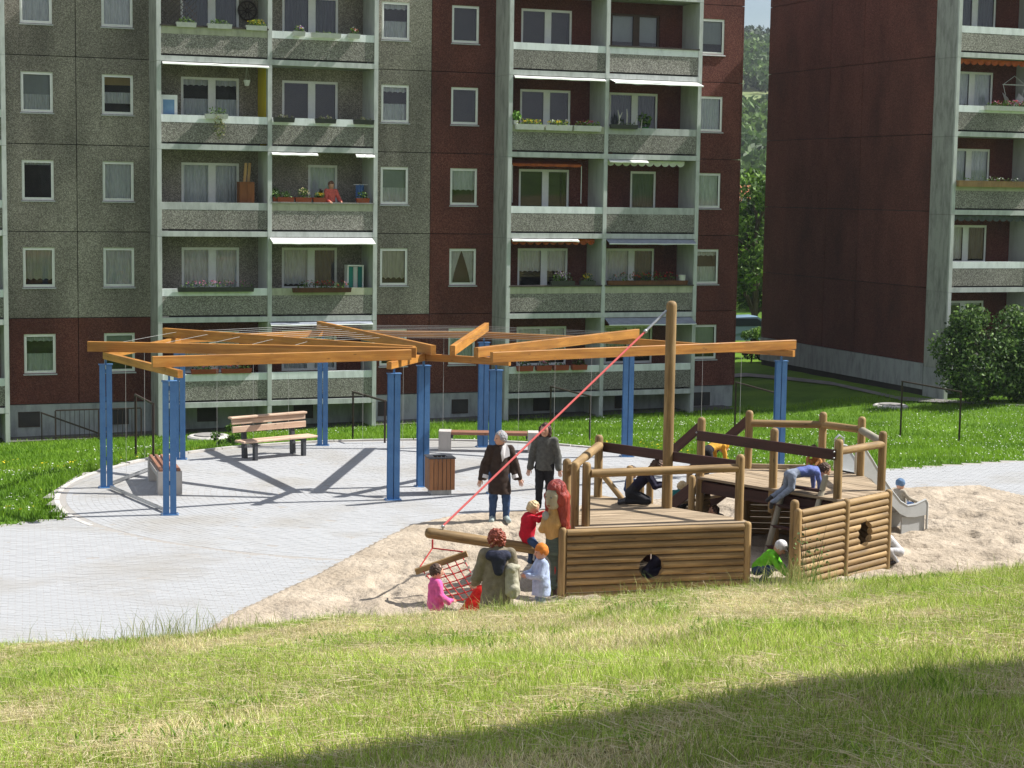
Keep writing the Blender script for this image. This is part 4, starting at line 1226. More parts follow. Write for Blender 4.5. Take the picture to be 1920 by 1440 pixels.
# ================================================================== bar frames, manholes, cellar rail
def bar_frame(label, pa, pb, zt):
    pa = np.array(pa); pb = np.array(pb); za = tz(*pa); zb_ = tz(*pb)
    r_ = thing('drying_frame', label, 'frame', (pa[0], pa[1], za), group='black metal frames on the lawn')
    o = np.array([pa[0], pa[1], za]); A_ = v3(pa, zt)-o; B_ = v3(pb, zt)-o
    for p in (A_, B_):
        MB().bar((p[0], p[1], (za if p is A_ else zb_)-za-.1), (p[0], p[1], p[2]-.022), .045, .045).build('post', MT['black_steel'], r_)
    MB().bar(A_+(A_-B_)/np.linalg.norm(A_-B_)*.03, B_+(B_-A_)/np.linalg.norm(A_-B_)*.03, .04, .04).build('top_bar', MT['black_steel'], r_)
    return r_
def at_top(px, py, zt): return G(px, py, zt)[:2]
bar_frame('narrow black metal frame behind the left concrete bench', at_top(254,740,1.2), at_top(287,757,1.2), 1.2)
bar_frame('black metal frame right of the bench with a backrest', at_top(662,735,1.0), at_top(722,752,1.0), 1.0)
bar_frame('black metal frame on the lawn crossed by the red rope', at_top(1033,725,.7), at_top(1107,743,.7), .7)
bar_frame('black metal frame by the blue post at far right', at_top(1380,717,.7), at_top(1462,739,.7), .7)
bar_frame('wide black metal frame standing alone on the right lawn', at_top(1692,715,.7), at_top(1802,735,.7), .7)
for px, py, z_, lab in ((1670,751,-1.15,'round concrete manhole cover at the edge of the shadow on the right lawn'), (392,812,-1.0,'low round manhole cover in the lawn behind the bench with a backrest')):
    p = G(px, py, z_); zt_ = tz(p[0], p[1])
    mh = thing('manhole', lab, 'manhole', (p[0], p[1], zt_), group='manholes in the lawn')
    MB().lathe([(.62, -.2), (.62, .1), (.56, .14)], 20).build('ring', MT['kerb'], mh)
    MB().lathe([(.42, .14), (.42, .17), (.38, .175)], 18).build('cover', pm('manhole_iron', (.2,.19,.18), (.3,.29,.27), 8, rough=.7), mh)
cr_ = P0+DD*-.95+NN*1.5
rail = thing('cellar_railing', 'dark metal railing of the cellar steps at the left block wall', 'railing', (cr_[0], cr_[1], tz(cr_[0], cr_[1])), FROT)
MB().bar((0,0,.98),(2.7,0,.98),.04,.04).build('top_rail', MT['black_steel'], rail)
MB().bar((0,0,.1),(2.7,0,.1),.03,.03).build('bottom_rail', MT['black_steel'], rail)
for i in range(19):
    x = .15*i; w_ = .045 if i % 9 == 0 else .016
    MB().bar((x,0,0 if i % 9 == 0 else .115),(x,0,.96),w_,w_).build('bar', MT['black_steel'], rail)
MB().bar((-.45,.06,.92),(1.75,.06,.04),.05,.05).build('handrail', MT['black_steel'], rail)
for (x, zt_) in ((-.42, .9), (1.72, .05)): MB().bar((x,.06,-.1),(x,.06,zt_),.035,.035).build('handrail_post', MT['black_steel'], rail)

# ================================================================== play ship
def clip_strip(poly, n, lo, hi):
    def cut(P, s_, c):
        out_ = []
        for i in range(len(P)):
            a, b = P[i], P[(i+1) % len(P)]; da, db = s_*(a@n-c), s_*(b@n-c)
            if da >= 0: out_.append(a)
            if da*db < 0: out_.append(a+(b-a)*da/(da-db))
        return out_
    P = cut(poly, 1, lo)
    return cut(P, -1, hi) if len(P) > 2 else []
def deck_boards(parent, poly, z_, ang, w_=.14, th_=.04, name='deck_board'):
    off = np.array(parent.location)
    P = [np.array(p, float) for p in poly]
    n = np.array([-math.sin(ang), math.cos(ang)]); d = np.array([math.cos(ang), math.sin(ang)])
    lo = min(p@n for p in P); hi = max(p@n for p in P); k = lo
    while k < hi:
        Q = clip_strip(P, n, k+.004, min(k+w_-.004, hi))
        if len(Q) > 2:
            c = sum(Q)/len(Q)
            # local frame: z along the board so the grain runs with it
            loc = [(float((q_-c)@n), float((q_-c)@d)) for q_ in Q]
            jz = random.uniform(-.003, .003)
            V = [(a, -th_/2, b) for a, b in loc]+[(a, th_/2, b) for a, b in loc]
            m = len(loc)
            F = [tuple(range(m)), tuple(range(2*m-1, m-1, -1))]+[((i+1) % m, i, m+i, m+(i+1) % m) for i in range(m)]
            o = MB().add(V, F).build(name, MT['deck'], parent)
            o.matrix_local = Matrix(((n[0], 0, d[0], c[0]-off[0]), (n[1], 0, d[1], c[1]-off[1]), (0, 1, 0, z_-th_/2+jz-off[2]), (0, 0, 0, 1)))
        k += w_
zD1, zD2 = .95, 1.16
Bp, Np, Lp, Mp = (1.09,27.44), (3.57,28.1), (1.46,30.06), (2.53,29.12)
ship = thing('play_ship', 'wooden play ship of round logs with two decks and a mast', 'play ship', (3.2, 29.2, 0))
LG = MT['log']
poly1 = [(1.0,27.2),(3.72,27.95),(3.62,28.25),(1.5,30.25),(1.3,30.2),(.95,27.5)]
deck_boards(ship, poly1, zD1, R(16))
for a, b in ((poly1[1], poly1[3]),):                   # joist under the edge
    plank(ship, 'joist', v3(a, .84), v3(b, .84), .06, .14, MT['brown_board'])
# mast
log(ship, 'mast', v3(Mp, 0.0), v3(Mp, 4.30), .085, LG, 'top')
# bow posts
for px in (1061, 1077, 1098):
    p = DY(px, 985, 27.42 if px != 1061 else 27.75)
    log(ship, 'bow_post', v3(p, .0), v3(p, 1.93), .066, LG, 'top')
log(ship, 'corner_post', v3(Np, .3), v3(Np, 1.99), .07, LG, 'top')
log(ship, 'corner_post', v3(Lp, .0), v3(Lp, 2.0), .07, LG, 'top')
bpr = DY(1098, 985, 27.42); bpl = DY(1068, 985, 27.6)
log(ship, 'rail_log', v3(bpr, 1.755)+np.array([.06,0,0]), v3(Np, 1.775)-np.array([.05,.02,0]), .066, LG)
log(ship, 'rail_log', v3(bpl, 1.80), v3((np.array(bpl[:2])+Lp)/2, 1.81), .068, LG)
log(ship, 'rail_log', v3((np.array(bpl[:2])+Lp)/2, 1.81), v3(Lp, 1.82)-np.array([.0,.04,0]), .074, LG)
dn = np.array([-(Np[1]-Lp[1]), Np[0]-Lp[0]]); dn = dn/np.linalg.norm(dn)*.09
plank(ship, 'rail_board', v3(np.array(Lp)+dn, zD1+.84), v3(np.array(Np)+dn, zD1+.84), .04, .16, MT['brown_board'])
log(ship, 'brace', v3((1.55,30.0), 1.32), v3((1.86,29.85), .95), .05, LG)
log(ship, 'short_post', v3((1.98,30.0), .2), v3((1.98,30.0), 1.5), .06, LG, 'top')
log(ship, 'short_post', v3((2.3,29.75), .2), v3((2.3,29.75), 1.45), .06, LG, 'top')
# log walls
def cut_log(A3, B3, r_, mat, hx, hz_, hr):
    """a wall log cut by the round hole: rows of the log's skin are trimmed at the circle, the cut closed"""
    L_ = float(np.linalg.norm(B3-A3)); n = 16
    for side in (0, 1):
        V = []; F = []
        ends = []
        for k in range(n):
            an = 2*math.pi*k/n; y = r_*math.sin(an); x = r_*math.cos(an)
            dz = y-hz_
            hw = math.sqrt(max(hr*hr-dz*dz, 0))
            xe = hx-hw if side == 0 else hx+hw
            if side == 0: V += [(x, y, 0), (x, y, xe)]
            else: V += [(x, y, xe), (x, y, L_)]
        whole = abs(hz_) >= hr-1e-4
        for k in range(n):
            k2 = (k+1) % n; F.append((2*k, 2*k2, 2*k2+1, 2*k+1))
        F.append(tuple(2*k for k in range(n-1, -1, -1))); F.append(tuple(2*k+1 for k in range(n)))
        o = MB().add(V, F).build('wall_log', mat, ship, smooth=True)
        a_ = Vector(A3-np.array(ship.location)); dz_ = Vector(B3-A3).normalized(); y_ = Vector((0, 0, 1)); x_ = y_.cross(dz_); x_.normalize()
        o.matrix_local = Matrix(((x_.x, y_.x, dz_.x, a_.x), (x_.y, y_.y, dz_.y, a_.y), (x_.z, y_.z, dz_.z, a_.z), (0, 0, 0, 1)))
def log_wall(a, b, nlog, r_, posts=(0, 1), mid=None, hole=None, ptop=.03, mat=None):
    a = np.array(a); b = np.array(b); d = b-a; L_ = np.linalg.norm(d); d = d/L_
    for i in range(nlog):
        zc_ = r_+2*r_*i-.03
        spans = [(0, L_)]
        if mid: spans = [(0, mid-.055), (mid+.055, L_)]
        for s0, s1 in spans:
            j = random.uniform(-.004, .004)
            A3, B3 = v3(a+d*s0, zc_)+np.array([0, j, 0]), v3(a+d*s1, zc_)+np.array([0, j, 0])
            if hole and s0 < hole[0] < s1 and abs(zc_-hole[1]) < hole[2]+r_:
                cut_log(A3, B3, r_*.985, mat or LG, hole[0]-s0, hole[1]-zc_, hole[2])
            else: log(ship, 'wall_log', A3, B3, r_*.985, mat or LG)
    top = 2*r_*nlog-.03+ptop
    n = np.array([d[1], -d[0]])
    for t in posts: log(ship, 'wall_post', v3(a+d*(L_*t)+(d*(.06 if t else -.06)), -.1), v3(a+d*(L_*t)+(d*(.06 if t else -.06)), top), .062, LG, 'top')
    if mid: log(ship, 'wall_post', v3(a+d*mid+n*.02, -.1), v3(a+d*mid+n*.02, top), .058, LG, 'top')
    return a, d, n, L_
np0, np1 = (.84,26.62), (3.55,27.32)
log_wall(np0, np1, 10, .0535, hole=(1.32, .43, .19))
sp0, sp1 = (4.41,27.36), (6.1,29.22)
log_wall(sp0, sp1, 12, .0535, mid=1.27, hole=(1.83, .66, .2))
log(ship, 'corner_post', v3((4.33,27.42), -.1), v3((4.33,27.42), 1.4), .068, LG, 'top')
# far sides of the hull; walls below the upper deck added for darkness there
log_wall((.75,27.1), (1.35,30.2), 8, .0535, posts=(1,))
a2, b2, c2, d2, e2, f2, g2 = (3.27,31.13), (4.36,29.98), (5.26,29.0), (6.15,29.93), (6.09,31.46), (5.52,32.08), (4.22,32.14)
log_wall(f2, g2, 10, .0535, posts=())
log_wall(e2, f2, 10, .0535, posts=())
log_wall(d2, e2, 10, .0535, posts=())
log_wall((3.27,31.2), (3.45,31.4), 10, .0535, posts=())
for i in range(11):                                    # boards added under the lower deck's right edge to keep the hull dark
    a_ = np.array((1.5,30.15)); b_ = np.array((3.3,28.5)); q_ = a_+(b_-a_)*(i+.5)/11
    plank(ship, 'light_stop_board', v3(q_, -.05), v3(q_, .8), .2, .03, MT['brown_board'], twist=(.7,.75,0))
# red bow board
plank(ship, 'bow_board', v3((.74,26.72), .2), v3((.74,26.72), .66), .05, .14, MT['red_paint'], twist=(1, .2, 0))
# upper deck
poly2 = [(3.2,31.1),(5.25,28.9),(5.35,28.95),(6.2,29.85),(6.16,31.5),(5.55,32.15),(4.18,32.2)]
deck_boards(ship, poly2, zD2, R(-48))
for (a, b, z_) in ((a2, c2, .98), (a2, g2, .98), (c2, d2, .98)):
    plank(ship, 'edge_beam', v3(a, z_), v3(b, z_), .06, .2, MT['brown_board'])
plank(ship, 'joist', v3((3.8,31.6), 1.0), v3((5.7,29.6), 1.0), .06, .18, MT['brown_board'])
for p, z0_, zt_ in ((a2,-.1,2.19),(b2,.75,2.17),(c2,-.1,2.13),(d2,-.1,2.15),(e2,-.1,2.2),(f2,-.1,2.2),(g2,-.1,2.2)):
    log(ship, 'deck_post', v3(p, z0_), v3(p, zt_), .07, LG, 'top')
log(ship, 'short_post', v3((3.12,31.0), -.1), v3((3.12,31.0), 1.2), .06, LG, 'top')
log(ship, 'deck_post', v3((4.45,30.2), -.1), v3((4.45,30.2), 1.1), .07, LG)
dn = np.array([a2[1]-c2[1], -(a2[0]-c2[0])]); dn = -dn/np.linalg.norm(dn)*.1
if dn[1] > 0: dn = -dn
plank(ship, 'rail_board', v3(np.array(a2)+dn, zD2+.72), v3(np.array(c2)+dn, zD2+.72), .04, .17, MT['brown_board'])
for a, b, z_ in ((g2,f2,1.97),(f2,e2,1.97),(e2,d2,1.96),(d2,c2,1.93)):
    log(ship, 'rail_log', v3(a, z_), v3(b, z_), .066, MT['log_grey'] if a is e2 else LG)
plank(ship, 'kick_board', v3(g2, 1.2), v3(f2, 1.2), .04, .09, MT['deck'])
# steps up to the upper deck on the far side
on = np.array([-.73, .68])
for p in (a2, g2):
    p = np.array(p)
    plank(ship, 'handrail_board', v3(p+on*.03, 2.02), v3(p+on*1.35, .92), .05, .16, MT['brown_board'])
    plank(ship, 'stringer', v3(p+on*.05, 1.02), v3(p+on*1.4, -.02), .05, .2, MT['brown_board'])
    log(ship, 'rail_post', v3(p+on*1.3, -.1), v3(p+on*1.3, 1.05), .055, LG, 'top')
for i in range(5):
    t = .12+.26*i; z_ = 1.0-.2*i
    plank(ship, 'tread', v3(np.array(a2)+on*t, z_), v3(np.array(g2)+on*t, z_), .2, .045, MT['deck'])
# ladder on the near side
lt = np.array([4.53,29.82]); ld_ = np.array([.69,-.73]); lo_ = np.array([-.73,-.69])
for s_ in (0, .76):
    log(ship, 'ladder_pole', v3(lt+ld_*s_+lo_*.5, -.05), v3(lt+ld_*s_-lo_*.1, 1.5), .05, MT['log_grey'], 'top')
for i in range(4):
    t = .2+.21*i; q_ = lt+lo_*(.5-.6*t*1.0)
    z_ = -.05+1.55*t
    plank(ship, 'rung', v3(q_-ld_*.02, z_), v3(q_+ld_*.78, z_), .1, .045, MT['brown_board'])
# bolts on the boards
bm_ = MB().ball((0,0,0), .017, 8, 5).mesh('bolt', MT['galv'])
for px, py, z_ in ((1309,805,1),(1309,815,1),(1568,838,1),(1568,847,1),(1400,785,1),(1393,795,1),(1441,940,0),(1456,954,0),(1445,988,0),(1432,1021,0)):
    pass
for p, z_ in ((np.array(a2)+dn*1.25, 1.93), (np.array(a2)+dn*1.25, 1.83), (np.array(c2)+dn*1.25, 1.93), (np.array(c2)+dn*1.25, 1.83)):
    put('bolt', bm_, ship, v3(p, z_)-np.array(ship.location))
# bowsprit with the stay rope and its fittings
bs0 = DY(1048, 1036, 27.15); bs1 = DY(797, 998, 26.55)
log(ship, 'bowsprit', bs0, bs1, .082, MT['log_grey'] if False else LG, 'top')
tip = bs1+(bs0-bs1)*.13+np.array([0,0,.075])
mt_ = v3(Mp, 4.14)+np.array([-.08,-.02,0])
rope = thing('stay_rope', 'taut red rope running from the mast top to the bowsprit', 'rope', tip)
MB().tube([np.array((0,0,.06)), (mt_-tip)*.9], .017, 8).build('cord', MT['red_rope_pink'], rope)
MB().tube([(mt_-tip)*.9, (mt_-tip)*.93, (mt_-tip)], .022, 8).build('turnbuckle', MT['galv'], rope)
MB().ball((mt_-tip)*.9, .035, 8, 6).build('shackle', MT['galv'], rope)
MB().ball((0,0,.05), .03, 8, 6).tube([(0,0,-.02),(0,0,.06)], .012, 6).build('eye_bolt', MT['galv'], rope)
# net swing below the bowsprit
hang = DY(811, 1014, 26.5)
bl_ = DY(782, 1071, 26.2); br_ = DY(873, 1039, 26.2)
net = thing('climbing_net', 'red rope climbing net hanging from a wooden bar under the bowsprit', 'net', (hang[0], hang[1], 0))
no = np.array(net.location)
plank(net, 'bar', bl_-(br_-bl_)*.03, br_+(br_-bl_)*.03, .08, .085, MT['log'])
knot = hang+np.array([0,0,-.11])
for nm, pts, rr_ in (('hanger', [hang-no+np.array([0,0,.02]), knot-no], .016), ('rope', [knot-no, bl_-no+(br_-bl_)*.06+np.array([0,0,.05])], .011), ('rope', [knot-no, br_-no-(br_-bl_)*.06+np.array([0,0,.05])], .011)):
    MB().tube(pts, rr_, 6).build(nm, MT['red_rope'], net)
t0 = bl_+(br_-bl_)*.1; t1 = br_-(br_-bl_)*.08
q0 = DY(842, 1127, 25.75); q1 = DY(905, 1112, 25.75)
def netp(s_, t_):
    p = (t0*(1-s_)+t1*s_)*(1-t_)+(q0*(1-s_)+q1*s_)*t_
    return p-no+np.array([0, -.05*math.sin(math.pi*t_), -.03*math.sin(math.pi*s_)*t_])
for i in range(6):
    MB().tube([netp(i/5, t) for t in np.linspace(0, 1, 9)], .0095, 6).build('net_rope', MT['red_rope'], net)
for j in range(1, 7):
    MB().tube([netp(s, j/6) for s in np.linspace(0, 1, 9)], .0095, 6).build('net_rope', MT['red_rope'], net)
kb = MB().ball((0,0,0), .019, 8, 5).mesh('knot', MT['red_rope'])
fb_ = MB().tube([(0,0,-.03),(0,0,.03)], .017, 8).mesh('clamp', MT['galv'])
for i in range(6):
    for j in range(1, 7):
        put('clamp' if i in (0, 5) else 'knot', fb_ if i in (0, 5) else kb, net, netp(i/5, j/6))
# slide
E2 = np.array(e2)
sdir = np.array([7.53,32.59])-np.array([6.2,31.78]); sdir = sdir/np.linalg.norm(sdir); snrm = np.array([-sdir[1], sdir[0]])
so_ = np.array([6.2,31.78])
slide = thing('slide', 'grey play slide running down from the upper deck to the sand', 'slide', (so_[0], so_[1], 0), math.atan2(sdir[1], sdir[0]))
SL = float(np.linalg.norm(np.array([7.53,32.59])-np.array([6.2,31.78])))
prof = [(-.15,1.17),(.05,1.16),(.2,1.1),(.45,.86),(.7,.6),(.92,.42),(1.1,.345),(1.3,.33),(SL,.35)]
chk = [(-.15,1.62),(.05,1.58),(.2,1.4),(.45,1.08),(.7,.8),(.92,.585),(1.1,.49),(1.3,.5),(SL-.02,.57)]
W_ = .52
V = []; F = []
for x, z_ in prof: V += [(x, .02, z_), (x, W_-.02, z_), (x, .02, z_-.03), (x, W_-.02, z_-.03)]
for i in range(len(prof)-1): F += [(4*i, 4*i+4, 4*i+5, 4*i+1), (4*i+2, 4*i+3, 4*i+7, 4*i+6)]
MB().add(V, F).build('chute', MT['alu'], slide, smooth=True)
for y_ in (0, W_-.025):
    V = []; F = []
    for (x, z_), (x2, zc_) in zip(prof, chk): V += [(x, y_, z_-.06), (x, y_, zc_), (x, y_+.025, z_-.06), (x, y_+.025, zc_)]
    n = len(prof)
    for i in range(n-1):
        a = 4*i; F += [(a, a+4, a+5, a+1), (a+2, a+3, a+7, a+6), (a+1, a+5, a+7, a+3), (a, a+2, a+6, a+4)]
    F += [(0,1,3,2), (4*n-4, 4*n-2, 4*n-1, 4*n-3)]
    ck = MB().add(V, F).build('cheek', MT['slide'], slide)
    MB().tube([(x, y_+.012, z_) for x, z_ in chk]+[(SL+.03, y_+.012, .5), (SL+.03, y_+.012, -.02)], .021, 8).build('edge_tube', MT['slide'], ck, smooth=True)
MB().box((SL-.55, .04, -.05), (SL-.0, .07, .29)).box((SL-.55, W_-.07, -.05), (SL, W_-.04, .29)).build('support', MT['slide'], slide)
MB().tube([(-.2, W_+.0, 1.17), (-.2, W_+.0, 1.72), (-.12, W_, 1.78), (-.02, W_, 1.72), (-.02, W_, 1.16)], .02, 8).build('entry_hoop', MT['alu'], slide, smooth=True)
MB().tube([(-.2, -.02, 1.17), (-.2, -.02, 1.66), (-.12, -.02, 1.72), (-.02, -.02, 1.66), (-.02, -.02, 1.16)], .02, 8).build('entry_hoop', MT['alu'], slide, smooth=True)
# ================================================================== people
def surf_nets(D, ID, org, res):
    """isosurface D=0 by surface nets; returns verts, quads, face ids"""
    S = D < 0
    nx_, ny_, nz_ = D.shape
    acc = np.zeros((nx_-1, ny_-1, nz_-1, 3), np.float32); cnt = np.zeros((nx_-1, ny_-1, nz_-1), np.float32)
    corners = [(i, j, k) for i in (0, 1) for j in (0, 1) for k in (0, 1)]
    def sub(A, c): return A[c[0]:nx_-1+c[0], c[1]:ny_-1+c[1], c[2]:nz_-1+c[2]]
    for a in corners:
        for ax in range(3):
            if a[ax] == 1: continue
            b = list(a); b[ax] = 1
            da, db = sub(D, a), sub(D, b)
            cr = (da < 0) != (db < 0)
            t = np.where(cr, da/(da-db+1e-12), 0)
            for q in range(3):
                acc[..., q] += np.where(cr, a[q]+(t if q == ax else 0), 0)
            cnt += cr
    act = cnt > 0
    idx = -np.ones(act.shape, np.int64); idx[act] = np.arange(act.sum())
    ci = np.argwhere(act)
    V = (ci+acc[act]/cnt[act][:, None])*res+org
    cid = ID[:-1, :-1, :-1][act]
    quads = []
    for ax in range(3):
        o1, o2 = [(1, 2), (2, 0), (0, 1)][ax]
        sl0 = [slice(1, -1)]*3; sl1 = [slice(1, -1)]*3
        sl0[ax] = slice(0, -1); sl1[ax] = slice(1, None)
        s0 = S[tuple(sl0)]; s1 = S[tuple(sl1)]
        e = np.argwhere(s0 != s1)
        if len(e) == 0: continue
        flip = s0[tuple(e.T)]
        e = e.copy(); e[:, o1] += 1; e[:, o2] += 1
        def cell(d1, d2):
            c = e.copy(); c[:, o1] -= d1; c[:, o2] -= d2
            return idx[tuple(c.T)]
        q = np.stack([cell(1, 1), cell(0, 1), cell(0, 0), cell(1, 0)], 1)
        q[~flip] = q[~flip][:, ::-1]
        quads.append(q)
    Q = np.concatenate(quads); Q = Q[(Q >= 0).all(1)]
    return V, Q, cid[Q[:, 0]]
def wrinkle(P, s, seed):
    a = np.sin(P[..., 0]*s*1.1+2.1*np.sin(P[..., 2]*s*.6+seed)+seed)
    b = np.sin(P[..., 2]*s*1.3+1.7*np.sin(P[..., 0]*s*.5+seed*2)+P[..., 1]*s*.8)
    c = np.sin(P[..., 1]*s*1.2+1.3*np.sin(P[..., 2]*s*.9)+seed*3)
    return (a+b+c)/3
def sdf_mesh(prims, res=.013, k=.022, wr=.006, ws=38, seed=1):
    """prims: (a, b, ra, rb, mat, flat_axis or None, flat_factor)"""
    A = np.array([p[0] for p in prims]); Bb = np.array([p[1] for p in prims]); r_ = np.array([max(p[2], p[3]) for p in prims])
    lo = np.minimum(A, Bb).min(0)-r_.max()-.05; hi = np.maximum(A, Bb).max(0)+r_.max()+.05
    n = np.ceil((hi-lo)/res).astype(int)+1
    D = np.full(n, 1., np.float32); ID = np.zeros(n, np.int16); best = np.full(n, 9., np.float32)
    for p in prims:
        a, b, ra, rb, m = [np.array(q, float) if i < 2 else q for i, q in enumerate(p[:5])]
        fl, fk = (p[5], p[6]) if len(p) > 5 and p[5] is not None else (None, 1)
        R_ = max(ra, rb)+.07
        i0 = np.clip(((np.minimum(a, b)-R_-lo)/res).astype(int), 0, n-1); i1 = np.clip(((np.maximum(a, b)+R_-lo)/res).astype(int)+2, 1, n)
        gx_, gy_, gz_ = [lo[q]+res*np.arange(i0[q], i1[q]) for q in range(3)]
        P = np.stack(np.meshgrid(gx_, gy_, gz_, indexing='ij'), -1)
        ba = b-a; l2 = ba@ba
        t = np.clip(((P-a)@ba)/l2, 0, 1) if l2 > 1e-9 else np.zeros(P.shape[:3])
        q = P-a-t[..., None]*ba
        if fl is not None:
            f_ = np.array(fl, float); f_ /= np.linalg.norm(f_)
            q = q+(q@f_)[..., None]*f_*(fk-1)
        d = (np.linalg.norm(q, axis=-1)-(ra+(rb-ra)*t)).astype(np.float32)
        if len(p) > 7 and p[7] is not None: d = np.maximum(d, (p[7]-P[..., 2]).astype(np.float32))
        sl = tuple(slice(i0[q_], i1[q_]) for q_ in range(3))
        Dc = D[sl]
        h = np.clip(.5+.5*(Dc-d)/k, 0, 1)
        D[sl] = Dc*(1-h)+d*h-k*h*(1-h)
        bc = best[sl]; up = d < bc
        ID[sl] = np.where(up, m, ID[sl]); best[sl] = np.minimum(bc, d)
    if wr:
        gx_, gy_, gz_ = [lo[q]+res*np.arange(n[q]) for q in range(3)]
        P = np.stack(np.meshgrid(gx_, gy_, gz_, indexing='ij'), -1)
        D += (wr*wrinkle(P, ws, seed)).astype(np.float32)
    return surf_nets(D, ID, lo, res)
def cloth(name, c, v=.75, rough=.85):
    return pm(name, [q*v*.85 for q in c], [min(q*1.1, .95) for q in c], 16, rough=rough, spec=.2, bump=.6, bscale=34, bdist=.012)
SKIN = pm('skin', (.5,.27,.18), (.6,.34,.24), 8, rough=.55, spec=.35)
EYE = pm('eye', (.02,.015,.012), rough=.3)
LIP = pm('lips', (.42,.13,.1), rough=.5)
SHOE = {}
def basis(f, up):
    f = np.array(f, float); f /= np.linalg.norm(f); up = np.array(up, float)
    x = np.cross(f, up); x /= np.linalg.norm(x); z_ = np.cross(x, f)
    return np.stack([x, f, z_], 1)                     # columns: right, forward, up
def finger_hand(mb, wrist, direction, palm_n, size, m, curl=.5):
    """palm plus five separate bent fingers"""
    Bm = basis(direction, palm_n); s = size
    def W(x, y, z_): return wrist+Bm@np.array([x, y, z_])*s
    mb.ball(W(0, .42, 0), (.36*s, .5*s, .16*s), 8, 6, m, Bm)
    for i, ln in enumerate((.72, .85, .8, .62)):
        x = -.27+.18*i; y0 = .82-.05*abs(i-1.3)
        p = [W(x, y0-.1, 0), W(x*1.08, y0+ln*.45, -.06*curl*2), W(x*1.08, y0+ln*(.45+.33*(1-curl*.4)), -.3*curl), W(x*1.05, y0+ln*(.45+.5*(1-curl*.8)), -.62*curl)]
        mb.tube(p, [.095*s, .09*s, .08*s, .06*s], 6, m)
    mb.tube([W(-.26, .2, 0), W(-.5, .5, -.08), W(-.52, .85, -.2)], [.11*s, .1*s, .075*s], 6, m)
